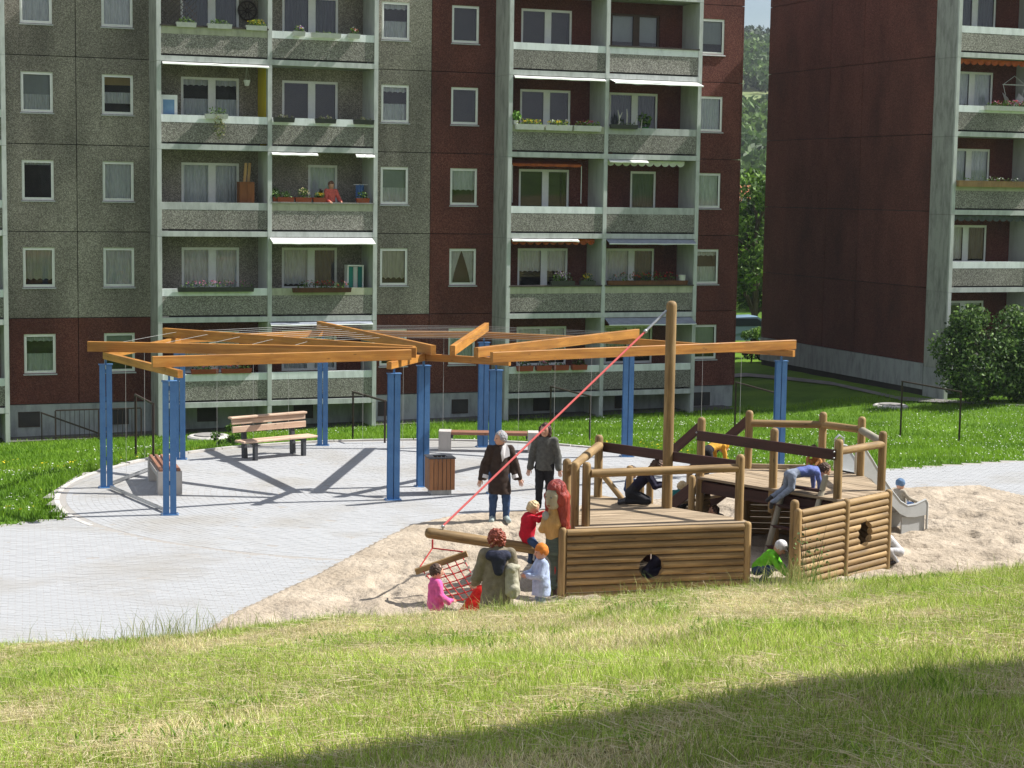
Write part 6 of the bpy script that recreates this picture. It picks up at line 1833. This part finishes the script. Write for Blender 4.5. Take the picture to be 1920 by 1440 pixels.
# ================================================================== life on the balconies
MT['leaf'] = foliage('plant_leaves', trans=.3)
def leaf_cloud(n, c, rad, size, cols, flat=.0, rr=None, shell=.0):
    rr = rr or rng
    d = rr.normal(0, 1, (n, 3)); d /= np.linalg.norm(d, axis=1)[:, None]
    r_ = (shell+(1-shell)*rr.uniform(0, 1, n)**.45)[:, None]
    P = np.array(c)+d*r_*np.array(rad)
    a = rr.normal(0, 1, (n, 3)); a /= np.linalg.norm(a, axis=1)[:, None]
    b = np.cross(a, rr.normal(0, 1, (n, 3))); b /= np.linalg.norm(b, axis=1)[:, None]
    s = (size*rr.uniform(.6, 1.3, n))[:, None]
    V = np.stack([P-a*s, P+b*s*.55, P+a*s, P-b*s*.55], 1).reshape(-1, 3)
    F = (np.arange(n)[:, None]*4+np.arange(4)[None])
    cols = np.array(cols); cc = cols[rr.integers(0, len(cols), n)]*rr.uniform(.7, 1.25, (n, 1))
    return V, F, np.repeat(cc[:, None], 4, 1).reshape(-1, 3)
GREENS = [(.05,.11,.02),(.09,.17,.03),(.13,.22,.05),(.04,.08,.02)]
def planter(label, blk, u0, u1, k, mat, flowers=(), zoff=.86, w_=PROJ+.09, h_=.15, d_=.17, dens=1.0, hgt=.13, trail=0, group='flower boxes on the balconies', leaf=GREENS):
    zf_ = blk.z0+ST*k
    base = np.array(blk.root.location); 
    ca, sa = math.cos(FROT), math.sin(FROT)
    wx = base[0]+u0*ca+w_*sa; wy = base[1]+u0*sa-w_*ca
    o = thing('flower_box', label, 'flower box', (wx, wy, zf_+zoff), FROT, group)
    L_ = u1-u0
    mb = MB()
    a, b = .0, L_
    mb.add([(a+.02,-d_/2+.02,0),(b-.02,-d_/2+.02,0),(b-.02,d_/2-.02,0),(a+.02,d_/2-.02,0),(a,-d_/2,h_),(b,-d_/2,h_),(b,d_/2,h_),(a,d_/2,h_),
            (a+.015,-d_/2+.015,h_),(b-.015,-d_/2+.015,h_),(b-.015,d_/2-.015,h_),(a+.015,d_/2-.015,h_),(a+.015,-d_/2+.015,h_-.03),(b-.015,-d_/2+.015,h_-.03),(b-.015,d_/2-.015,h_-.03),(a+.015,d_/2-.015,h_-.03)],
           [(0,3,2,1),(0,1,5,4),(1,2,6,5),(2,3,7,6),(3,0,4,7),(4,5,9,8),(5,6,10,9),(6,7,11,10),(7,4,8,11),(8,9,13,12),(9,10,14,13),(10,11,15,14),(11,8,12,15),(12,13,14,15)])
    mb.build('trough', MT[mat], o)
    n = max(int(230*L_*dens), 30); hgt = hgt*1.2
    V, F, C = leaf_cloud(n, (L_/2, 0, h_+hgt*.4), (L_/2-.03, d_*.6, hgt), .04, leaf)
    if trail:
        V2, F2, C2 = leaf_cloud(170, (L_*.62, -d_*.55, h_-trail*.5), (.2, .06, trail*.62), .04, [(.2,.22,.1),(.12,.17,.05),(.3,.28,.15)])
        F = np.concatenate([F, F2+len(V)]); V = np.concatenate([V, V2]); C = np.concatenate([C, C2])
    tag(put('plants', np_mesh('plants', V, F, MT['leaf'], C), o), kind='stuff')
    if flowers:
        V, F, C = leaf_cloud(max(int(75*L_*dens), 14), (L_/2, -.02, h_+hgt*.85), (L_/2-.05, d_*.6, hgt*.6), .03, flowers)
        tag(put('flowers', np_mesh('flowers', V, F, MT['leaf'], C), o), kind='stuff')
    return o
RED = [(.5,.02,.03),(.6,.03,.02)]; PINK = [(.6,.12,.3),(.65,.2,.4)]; WHT = [(.7,.7,.68)]; YEL = [(.7,.5,.03)]; MIX = RED+PINK+WHT+YEL; VIO = [(.25,.1,.4),(.4,.2,.5)]+WHT
# left stack, top row downwards
planter('white flower box left of the latticework on the top left balcony', B, 2.95, 3.6, 4, 'box_white', (), .98, PROJ+.0, dens=.5, hgt=.1)
planter('white flower box in the middle of the top left balcony', B, 3.95, 4.75, 4, 'box_white', (), .98, PROJ+.0, dens=.6, hgt=.1)
planter('white flower box under the wagon wheel on the top left balcony', B, 5.2, 5.9, 4, 'box_white', YEL, .98, PROJ+.0, dens=1, hgt=.12, leaf=[(.2,.32,.03),(.12,.2,.03)])
planter('short white flower box at left on the top balcony right of the wheel', B, 6.75, 7.15, 4, 'box_white', VIO+YEL, .86, hgt=.12)
planter('long white empty-looking flower box on the top balcony right of the wheel', B, 7.35, 8.35, 4, 'box_white', (), .84, dens=.1, hgt=.03)
planter('white flower box with white and red blooms on the top balcony', B, 8.6, 9.0, 4, 'box_white', WHT+RED, .86, hgt=.14)
planter('white flower box with a long trailing plant over the parapet', B, 3.85, 4.6, 3, 'box_white', (), .9, trail=.75, dens=.6)
for n, (a, b, lab) in enumerate(((6.1,6.8,'leftmost of three dark flower boxes on one white parapet'),(7.5,8.2,'middle of three dark flower boxes on one white parapet'),(8.8,9.5,'rightmost of three dark flower boxes on one white parapet'))):
    planter(lab, B, a, b, 3, 'box_dark', (), .85, dens=.15, hgt=.07, leaf=[(.2,.2,.12),(.1,.13,.05)])
planter('terracotta flower box at the left end of the rail with the person in coral', B, 6.25, 6.82, 2, 'terracotta', (), 1.052, PROJ-.05, dens=.8, hgt=.14)
planter('terracotta flower box with pale yellow blooms left of the person in coral', B, 6.86, 7.42, 2, 'terracotta', [(.7,.6,.3)], 1.052, PROJ-.05, dens=1, hgt=.2)
planter('terracotta flower box with yellow blooms directly beside the person in coral', B, 7.46, 7.9, 2, 'terracotta', YEL, 1.052, PROJ-.05, dens=.8, hgt=.12)
planter('terracotta flower box right of the person in coral', B, 8.95, 9.4, 2, 'terracotta', (), 1.052, PROJ-.05, dens=1, hgt=.15)
planter('long dark flower box with green plants on a first floor balcony', B, 2.95, 5.45, 1, 'box_dark', PINK, .9, dens=.35, hgt=.14)
planter('long brown flower box with red and pink blooms below the big white awning', B, 6.75, 8.75, 1, 'box_brown', RED+PINK, .86, dens=.6, hgt=.16)
planter('terracotta flower box on the left ground floor balcony', B, 3.4, 4.3, 0, 'terracotta', PINK, 1.0, PROJ-.03, dens=.6)
planter('second terracotta flower box on the left ground floor balcony', B, 4.4, 5.4, 0, 'terracotta', RED, 1.0, PROJ-.03, dens=.6)
# right stack
for n, (a, b, fl, lab) in enumerate(((14.55,15.6,YEL,'leftmost of three white flower boxes in a row on a third floor balcony'),(15.65,16.65,WHT+YEL,'middle of three white flower boxes in a row on a third floor balcony'),(16.7,17.75,MIX,'colourful rightmost of three white flower boxes on a third floor balcony'))):
    planter(lab, B, a, b, 3, 'box_white', fl, .83, h_=.19, dens=.6, hgt=.12, leaf=[(.12,.2,.03),(.2,.3,.04)])
planter('dark trough with bare pale branches on a third floor balcony', B, 18.1, 19.15, 3, 'box_dark', (), .95, dens=.15, hgt=.1)
planter('dark flower box with violet and white blooms under the orange valance', B, 16.0, 16.9, 1, 'box_dark', VIO, 1.052, PROJ-.02, dens=.9, hgt=.2)
planter('dark flower box with green leaves at the right under the orange valance', B, 17.1, 17.7, 1, 'box_dark', YEL, 1.052, PROJ-.02, dens=.9, hgt=.16)
planter('long brown planter with red geraniums below a grey awning', B, 18.15, 21.3, 1, 'box_brown', RED, 1.052, PROJ-.0, dens=.55, hgt=.2)
for n, (a, lab) in enumerate(((14.75,'leftmost of four terracotta bowls on the ground floor parapet'),(15.45,'second of four terracotta bowls from the left on the ground floor parapet'),(16.1,'third of four terracotta bowls from the left on the ground floor parapet'),(16.8,'rightmost of four terracotta bowls on the ground floor parapet'))):
    planter(lab, B, a, a+.58, 0, 'terracotta', [VIO, PINK, (), PINK][n], .86, h_=.18, d_=.22, dens=[.8,.9,.2,1.0][n], hgt=[.18,.14,.05,.24][n])
# right-hand block
planter('long white flower box with pink blooms on the right-hand block', Bq, 1.2, 3.4, 3, 'box_white', PINK+RED, .84, h_=.17, dens=.6)
planter('full-width tan wooden planter on the right-hand block', Bq, .15, 3.5, 2, 'cap_tan', WHT, .9, h_=.22, dens=.12, hgt=.1)

def bal(u_, w_, k, dz=.08, blk=None):
    blk = blk or B
    ca, sa = math.cos(FROT), math.sin(FROT); b_ = blk.root.location
    return (b_[0]+u_*ca+w_*sa, b_[1]+u_*sa-w_*ca, blk.z0+ST*k+dz)
# cabinet with planks
cabm = wood('orange_brown_cabinet', (.2,.07,.02), (.32,.12,.04))
cb = thing('cabinet', 'orange-brown wooden cabinet in the corner of a second floor balcony', 'cabinet', bal(5.35,.7,2), FROT)
MB().box((-.25,-.2,0),(.25,.2,1.6)).build('carcass', cabm, cb)
for x in (-.12, .125): MB().box((x-.115,-.215,.06),(x+.115,-.202,1.54)).build('door', cabm, cb)
plk = thing('plank_stack', 'two wooden planks leaning upright on the orange-brown cabinet', 'planks', bal(5.4,.66,2,1.68), FROT)
for x in (-.08, .05): MB().bar((x,0,0),(x+.06,.05,.62),.09,.03).build('plank', wood('fresh_plank', (.35,.2,.08), (.45,.28,.12)), plk)
# picture frame, hanging pot, wagon wheel, lattice
fr_ = thing('display_board', 'white framed board with a blue panel on a third floor balcony', 'board', bal(2.75,1.0,3), FROT)
MB().box((-.26,-.03,0),(.3,.03,1.55)).build('board', MT['pvc'], fr_); MB().box((-.16,-.04,.75),(.2,-.031,1.4)).build('panel', pm('blue_panel', (.1,.22,.42), (.2,.34,.5), 3), fr_)
hp = thing('hanging_pot', 'white plant pot hanging under a balcony ceiling', 'plant pot', bal(5.3,1.1,3,2.0), FROT)
MB().lathe([(.07,0),(.11,.17),(.115,.18)], 14).build('pot', MT['box_white'], hp)
for a in (0, 2.1, 4.2): MB().tube([(.1*math.cos(a),.1*math.sin(a),.18),(0,0,.6)], .006, 4).build('cord', MT['wire'], hp)
wh_ = thing('wagon_wheel', 'dark old wagon wheel hung on the top left balcony wall', 'wheel', bal(5.55,.08,4,1.72), FROT)
MB().tube([(.3*math.cos(a),0,.3*math.sin(a)) for a in np.linspace(0, 2*math.pi, 25)], .03, 6).build('rim', MT['cap_dark'], wh_)
MB().ball((0,0,0), .08, 10, 7).build('hub', MT['cap_dark'], wh_)
for i in range(10):
    a = i*math.pi/5; MB().tube([(.06*math.cos(a),0,.06*math.sin(a)),(.29*math.cos(a),0,.29*math.sin(a))], .015, 5).build('spoke', MT['cap_dark'], wh_)
lt_ = thing('trellis', 'dark diagonal trellis on the top left balcony', 'trellis', bal(2.5,PROJ-.1,4,1.06), FROT)
for i in range(-4, 9):
    x0 = .18*i
    for sg in (1, -1):
        pts = []
        a = np.array([x0, 0, 0.]) if sg > 0 else np.array([x0, 0, 0.]); b = a+np.array([sg*1.5, 0, 1.5])
        t0_, t1_ = 0., 1.
        d = b-a
        lo_t = max(0, min((0-a[0])/d[0], (1.15-a[0])/d[0])); hi_t = min(1, max((0-a[0])/d[0], (1.15-a[0])/d[0]))
        if hi_t-lo_t > .05: MB().bar(a+d*lo_t+np.array([0,.012*sg,0]), a+d*hi_t+np.array([0,.012*sg,0]), .012, .02).build('slat', MT['cap_dark'], lt_)
# banner in the window and painted sign, shelf, towel, cat, branches, white pot, yellow things
shf = thing('shelf', 'white shelf with green doors in the corner of a first floor balcony', 'shelf', bal(9.05,.75,1), FROT)
MB().box((-.28,-.2,1.62),(.28,.2,1.66)).box((-.28,-.19,0),(-.24,.19,1.62)).box((.24,-.19,0),(.28,.19,1.62)).build('frame', MT['pvc'], shf)
for i in range(3): MB().box((-.23+.16*i,-.18,.05),(-.09+.16*i,-.15,1.6)).build('door', pm('green_door_%d' % i, ((.02,.2,.16),(.5,.52,.5),(.01,.14,.12))[i]), shf)
tw_ = thing('beach_towel', 'blue towel hanging in the corner behind the person in coral', 'towel', bal(9.25,.7,2,.9), FROT)
put('cloth', curtain_mesh(-.14, .16, 0, .75, pm('blue_towel', (.05,.13,.34), (.1,.2,.42), 6), y=0, amp=.02), tw_)
MB().tube([(-.22,0,.75),(.3,0,.75)], .012, 6).build('rail', MT['pvc'], tw_)
def cat():
    c = thing('cat', 'black cat sitting on the rail beside the person in coral', 'cat', bal(7.72,1.18,2,1.06), FROT+.5)
    blackfur = pm('black_fur', (.012,.011,.012), (.025,.022,.022), 40, rough=.9)
    body = [((0,.05,.1),(0,-.02,.24),.105,.075,0),((0,-.03,.24),(0,-.07,.34),.06,.05,0),((0,-.08,.37),(0,-.11,.37),.062,.05,0),((-.05,-.07,.2),(-.05,-.1,.01),.03,.022,0),((.05,-.07,.2),(.05,-.1,.01),.03,.022,0),
            ((.07,.04,.06),(.09,-.05,.02),.05,.03,0),((-.07,.04,.06),(-.09,-.05,.02),.05,.03,0),((-.035,-.07,.42),(-.045,-.07,.46),.022,.006,0),((.035,-.07,.42),(.045,-.07,.46),.022,.006,0),((0,.13,.05),(.18,.12,.03),.025,.018,0)]
    V, Q, _ = sdf_mesh(body, .01, .015, .0, 30, 2); put('body', np_mesh('cat_body', V, Q, blackfur, smooth=True), c)
cat()
br = thing('bare_branches', 'pale bare branches standing in the dark trough', 'branches', bal(18.45,PROJ+.05,3,1.1), FROT)
wm_ = pm('bleached_wood', (.55,.53,.47), (.4,.38,.33), 10)
for pts in ([(0,0,-.1),(.02,0,.25),(-.05,0,.5)],[(.02,0,.2),(.12,0,.42)],[(.3,0,-.1),(.32,0,.3),(.3,0,.55)],[(-.1,-.05,-.05),(.05,-.05,.1)],[(.6,0,-.1),(.7,0,.35)],[(.85,0,-.2),(.9,0,.2)]): MB().tube(pts, [.022]*(len(pts)-1)+[.01], 6).build('branch', wm_, br)
po_ = thing('potted_plant', 'spiky plant in a green pot behind the bare branches', 'potted plant', bal(19.6,PROJ-.25,3,1.02), FROT)
MB().lathe([(.1,-.3),(.13,0),(.135,.02)], 12).build('pot', pm('green_pot', (.03,.22,.06)), po_)
V, F, C = leaf_cloud(120, (0,0,.25), (.28,.2,.28), .08, GREENS); put('leaves', np_mesh('leaves', V, F, MT['leaf'], C), po_)
wp = thing('white_pot', 'white pot at the right end of the geranium balcony', 'plant pot', bal(21.1,PROJ-.03,1,1.28), FROT)
MB().lathe([(.1,-.2),(.13,.1),(.135,.12)], 14).build('pot', MT['box_white'], wp)
grn = thing('potted_plant', 'bright green bushy potted plant at the left end of the three white boxes', 'potted plant', bal(14.6,PROJ-.02,3,1.02), FROT)
MB().lathe([(.08,-.02),(.1,.12)], 12).build('pot', MT['box_white'], grn)
V, F, C = leaf_cloud(220, (.02,0,.28), (.19,.16,.19), .05, [(.1,.24,.03),(.16,.32,.04)]); put('leaves', np_mesh('leaves', V, F, MT['leaf'], C), grn)
for (u_, k, lab, gs) in ((6.2, 2, 'dark green bushy plant at the left end of the terracotta boxes', GREENS),):
    q_ = thing('potted_plant', lab, 'potted plant', bal(u_,PROJ-.1,k,1.06), FROT)
    MB().lathe([(.07,0),(.09,.14)], 12).build('pot', MT['terracotta'], q_)
    V, F, C = leaf_cloud(200, (0,0,.25), (.17,.15,.2), .045, gs); put('leaves', np_mesh('leaves', V, F, MT['leaf'], C), q_)
# a hammock chair on the right-hand block
hm = thing('hammock_chair', 'white hanging hammock chair on the right-hand block balcony', 'hammock', bal(2.95,.7,3,.9,Bq), FROT)
MB().tube([(-.45,0,.95),(.0,0,1.25),(.45,0,.95)], .01, 5).tube([(-.5,0,.93),(.5,0,.93)], .018, 6).tube([(-.48,0,.93),(-.3,0,.35),(.0,0,.1),(.3,0,.35),(.48,0,.93)], .012, 5).build('ropes', MT['box_white'], hm)
V = []; F = []
for i in range(9):
    t = -1+i/4; V += [(.36*t,-.15,.1+.35*t*t),(.36*t,.2,.16+.5*t*t)]
for i in range(8): F.append((2*i,2*i+2,2*i+3,2*i+1))
MB().add(V, F).build('seat', WHITEF, hm)

# ================================================================== trees, shrubs, car, hill
MT['bark'] = pm('bark', (.06,.045,.03), (.12,.09,.06), 12, rough=.95, bump=.6)
def tree(name, label, base, H_, crown_r, nleaf, cols, lsize, trunk=.16, nclump=16, cat_='tree', group=None, low=.25, seed=1, squash=1.0):
    rr = np.random.default_rng(seed)
    t = thing(name, label, cat_, base, 0, group)
    mb = MB()
    mb.tube([(0,0,-.2),(.05,0,H_*.25),(-.05,.05,H_*.5),(0,0,H_*.8)], [trunk, trunk*.8, trunk*.55, trunk*.15], 8)
    cl_ = []
    for i in range(nclump):
        a = rr.uniform(0, 2*math.pi); zz_ = rr.uniform(low, .95); q = crown_r*math.sqrt(max(.05, 1-(2*(zz_-low)/(1-low)-.9)**2*.75))*rr.uniform(.35, .85)
        c = np.array([math.cos(a)*q, math.sin(a)*q*squash, H_*zz_]); cl_.append(c)
        s0 = np.array([0, 0, H_*max(.12, zz_-.22)]); mb.tube([s0, (s0+c)/2+np.array([0,0,.1]), c], [trunk*.35, trunk*.22, trunk*.08], 5)
    mb.build('trunk', MT['bark'], t)
    parts = [leaf_cloud(nleaf//nclump, c, np.array([1, 1, .8])*crown_r*rr.uniform(.2, .5), lsize, cols, rr=rr, shell=.35) for c in cl_]
    V, F, C = join_np(parts)
    put('crown', np_mesh('crown', V, F, MT['leaf'], C), t)
    return t
sb_cols = [(.05,.105,.022),(.1,.18,.04),(.17,.27,.07),(.03,.065,.018)]
p = DY(1850, 760, 63.4)
tree('shrub', 'large dense dark green shrub in front of the right-hand block', (p[0], p[1], tz(p[0], p[1])), 3.1, 1.75, 15000, sb_cols, .07, .07, 40, 'shrub', None, .08, 4, .75)
p = DY(1930, 760, 63.9)
tree('shrub', 'second large shrub cut by the right picture edge', (p[0], p[1], tz(p[0], p[1])), 3.2, 1.5, 9000, sb_cols, .07, .07, 26, 'shrub', None, .08, 5, .75)
tc_ = [(.04,.09,.015),(.07,.14,.02),(.12,.22,.03),(.16,.28,.04)]
p = DY(1412, 660, 97); tree('deciduous_tree', 'leafy green tree standing in the gap between the two blocks', (p[0], p[1], -1.5), 8.6, 3.0, 9000, tc_, .16, .2, 26, seed=8, low=.2)
p = DY(1396, 660, 112); tree('deciduous_tree', 'darker tree behind the one in the gap between the blocks', (p[0], p[1], -1.5), 7.2, 3.4, 6000, [(.02,.05,.012),(.04,.08,.018)], .18, .2, 22, seed=9, low=.12)
p = DY(1416, 640, 81); tree('shrub', 'small bright green shrub beside the parked car', (p[0], p[1], tz(p[0], p[1])), 1.3, .75, 1500, [(.1,.2,.03),(.15,.26,.04)], .07, .04, 10, 'shrub', seed=10, low=.15)
p = DY(1408, 668, 79); tree('shrub', 'low dark shrub at the corner of the right-hand block', (p[0], p[1], tz(p[0], p[1])), 1.0, .7, 1400, [(.02,.045,.015),(.035,.065,.02)], .06, .04, 10, 'shrub', seed=11, low=.1)
p = G(430, 832, -.15); tree('wild_plant', 'tall weed clump at the plaza edge left of the park bench', (p[0], p[1], tz(p[0], p[1])-.03), .5, .45, 420, [(.06,.13,.015),(.1,.2,.03)], .06, .01, 8, 'plant', seed=12, low=.1)
# sapling in the long grass by the ship
p = DY(1515, 1080, 21.4)
sp_ = thing('wild_sapling', 'thin leafy sapling growing in the long grass by the stern logs', 'plant', (p[0], p[1], tz(p[0], p[1])-.03))
mb = MB()
for i in range(7):
    a = rng.uniform(0, 6.28); q = rng.uniform(.05, .28); mb.tube([(0,0,0),(q*.4*math.cos(a),q*.4*math.sin(a),.35),(q*math.cos(a),q*math.sin(a),rng.uniform(.55,.95))], [.006,.004,.002], 5)
mb.build('stem', MT['bark'], sp_)
V, F, C = leaf_cloud(110, (0,0,.62), (.3,.25,.34), .022, [(.07,.12,.03),(.12,.19,.05),(.05,.08,.025)]); put('leaves', np_mesh('leaves', V, F, MT['leaf'], C), sp_)
# parked car, of which only a corner shows
def car():
    p = DY(1388, 636, 86)
    c = thing('parked_car', 'pale blue car parked in the gap behind the main block', 'car', (p[0], p[1], tz(p[0], p[1])+.0), R(12))
    paint = pm('pale_blue_car_paint', (.2,.3,.42), (.22,.32,.44), 2, rough=.25, spec=.6); dk = pm('car_glass', (.02,.03,.035), rough=.05, spec=.8); ty = pm('tyre', (.02,.02,.02), rough=.9)
    prof = [(-2,.35),(-2.05,.7),(-1.9,.92),(-1.2,.98),(-.55,1.42),(.6,1.46),(1.35,1.02),(1.95,.9),(2.05,.6),(2,.35)]
    V = []; n = len(prof)
    for y_, f in ((-.82, 0), (-.7, 1), (.7, 1), (.82, 0)):
        for x, z_ in prof: V.append((x*(1 if not f else .99), y_ if z_ < 1.0 else y_*.86, z_+(.02 if f else 0)))
    F = []
    for r_ in range(3):
        for i in range(n-1): F.append((r_*n+i, r_*n+i+1, (r_+1)*n+i+1, (r_+1)*n+i))
    F += [tuple(range(n-1, -1, -1)), tuple(range(3*n, 4*n))]
    MB().add(V, F).build('body', paint, c, smooth=True)
    MB().add([(-1.13,-.58,1.03),(-.6,-.56,1.4),(-.6,.56,1.4),(-1.13,.58,1.03)], [(0,1,2,3)]).build('windscreen', dk, c, (-.03, 0, .04))
    for y_ in (-.765, .765): MB().add([(-1.0,y_,1.02),(1.1,y_,1.02),(.55,y_*.93,1.38),(-.52,y_*.93,1.38)], [(0,1,2,3)]).build('side_window', dk, c, (0, .02*(1 if y_ > 0 else -1), 0))
    for x in (-1.3, 1.3):
        for y_ in (-.8, .8):
            w_ = MB().lathe([(.12,-.09),(.3,-.09),(.32,-.05),(.32,.05),(.3,.09),(.12,.09)], 18).build('wheel', ty, c, (x, y_, .32), (math.pi/2, 0, 0))
            MB().lathe([(.18,-.1),(.18,.1)], 14).build('rim', MT['alu'], w_)
    for y_ in (-.6, .6): MB().ball((-2.0, y_, .72), (.06,.14,.08), 8, 6).build('headlight', MT['alu'], c)
car()
# house with an orange roof far off
p = DY(1386, 377, 190)
hs_ = thing('house', 'distant house with orange tiled roof below the hill', 'house', (p[0]-4, p[1], -1), R(10))
MB().box((-5,-4,-1),(5,4,5.2)).build('wall', MT['band_white'], hs_)
MB().add([(-5.3,-4.4,5.1),(5.3,-4.4,5.1),(5.3,4.4,5.1),(-5.3,4.4,5.1),(-5.3,0,8),(5.3,0,8)], [(0,1,5,4),(2,3,4,5),(0,4,3),(1,2,5)]).build('roof', pm('orange_tiles', (.4,.13,.05), (.3,.09,.035), 3), hs_)
# wooded hill
hx = np.arange(-160, 420, 12.); hy = np.arange(230, 960, 12.)
X, Y = np.meshgrid(hx, hy)
def hill_z(x, y):
    t = np.clip((y-240)/460, 0, 1.5)
    return -2+62*np.minimum(t, 1)**1.15-np.clip(t-1, 0, 1)*20+(fbm(x, y, .012, 4, 41)-.45)*14*np.clip(t*2, 0, 1)
Zh = hill_z(X, Y)
nx, ny = len(hx), len(hy); i, j = np.meshgrid(np.arange(nx-1), np.arange(ny-1)); q = (j*nx+i).ravel()
tag(put('hill', np_mesh('hill', np.stack([X.ravel(), Y.ravel(), Zh.ravel()], 1), np.stack([q, q+1, q+nx+1, q+nx], 1), pm('hill_meadow', (.1,.15,.04), (.17,.2,.075), .03, rough=.95, world=True), smooth=True)), kind='structure')
parts = []
n = 0
while n < 1100:
    y = rng.uniform(260, 740); x = rng.uniform(.06, .19)*y if rng.uniform() < .8 else rng.uniform(-.1, .4)*y
    d = float(fbm(np.array([x]), np.array([y]), .02, 3, 61)[0])
    if 270 < y < 320 and rng.uniform() < .6: continue
    if 430 < y < 520 and d < .42: continue
    zz_ = float(hill_z(np.array([x]), np.array([y]))[0]); r_ = rng.uniform(2.6, 4.6)
    far = np.clip((y-300)/400, 0, 1)
    dark = y > 640
    g_ = [(.03,.06,.03),(.04,.07,.035)] if dark else [(.05,.1,.025),(.08,.15,.03),(.11,.19,.04),(.04,.08,.025)]
    base_c = [g_[rng.integers(0, len(g_))]]
    for _ in range(3):
        parts.append(leaf_cloud(30, (x+rng.normal(0, r_*.4), y+rng.normal(0, r_*.4), zz_+r_*rng.uniform(.7, 1.3)), (r_*.8, r_*.8, r_*.75), 1.0, base_c, shell=.5))
    n += 1
V, F, C = join_np(parts)
tag(put('forest', np_mesh('forest', V, F, MT['leaf'], C)), 'wooded hillside seen in the gap between the blocks', 'forest', kind='stuff')

# ================================================================== air
hz = bpy.data.materials.new('air_haze'); hz.use_nodes = True
ht = hz.node_tree; ht.nodes.clear()
ho = ht.nodes.new('ShaderNodeOutputMaterial'); pv_ = ht.nodes.new('ShaderNodeVolumePrincipled')
pv_.inputs['Color'].default_value = (.86, .92, 1, 1); pv_.inputs['Density'].default_value = .00015; pv_.inputs['Anisotropy'].default_value = .2
ht.links.new(pv_.outputs[0], ho.inputs['Volume'])
tag(MB().box((-950, -230, -30), (950, 1550, 85)).build('haze', hz), 'thin blue haze over the whole place', 'haze', kind='stuff')
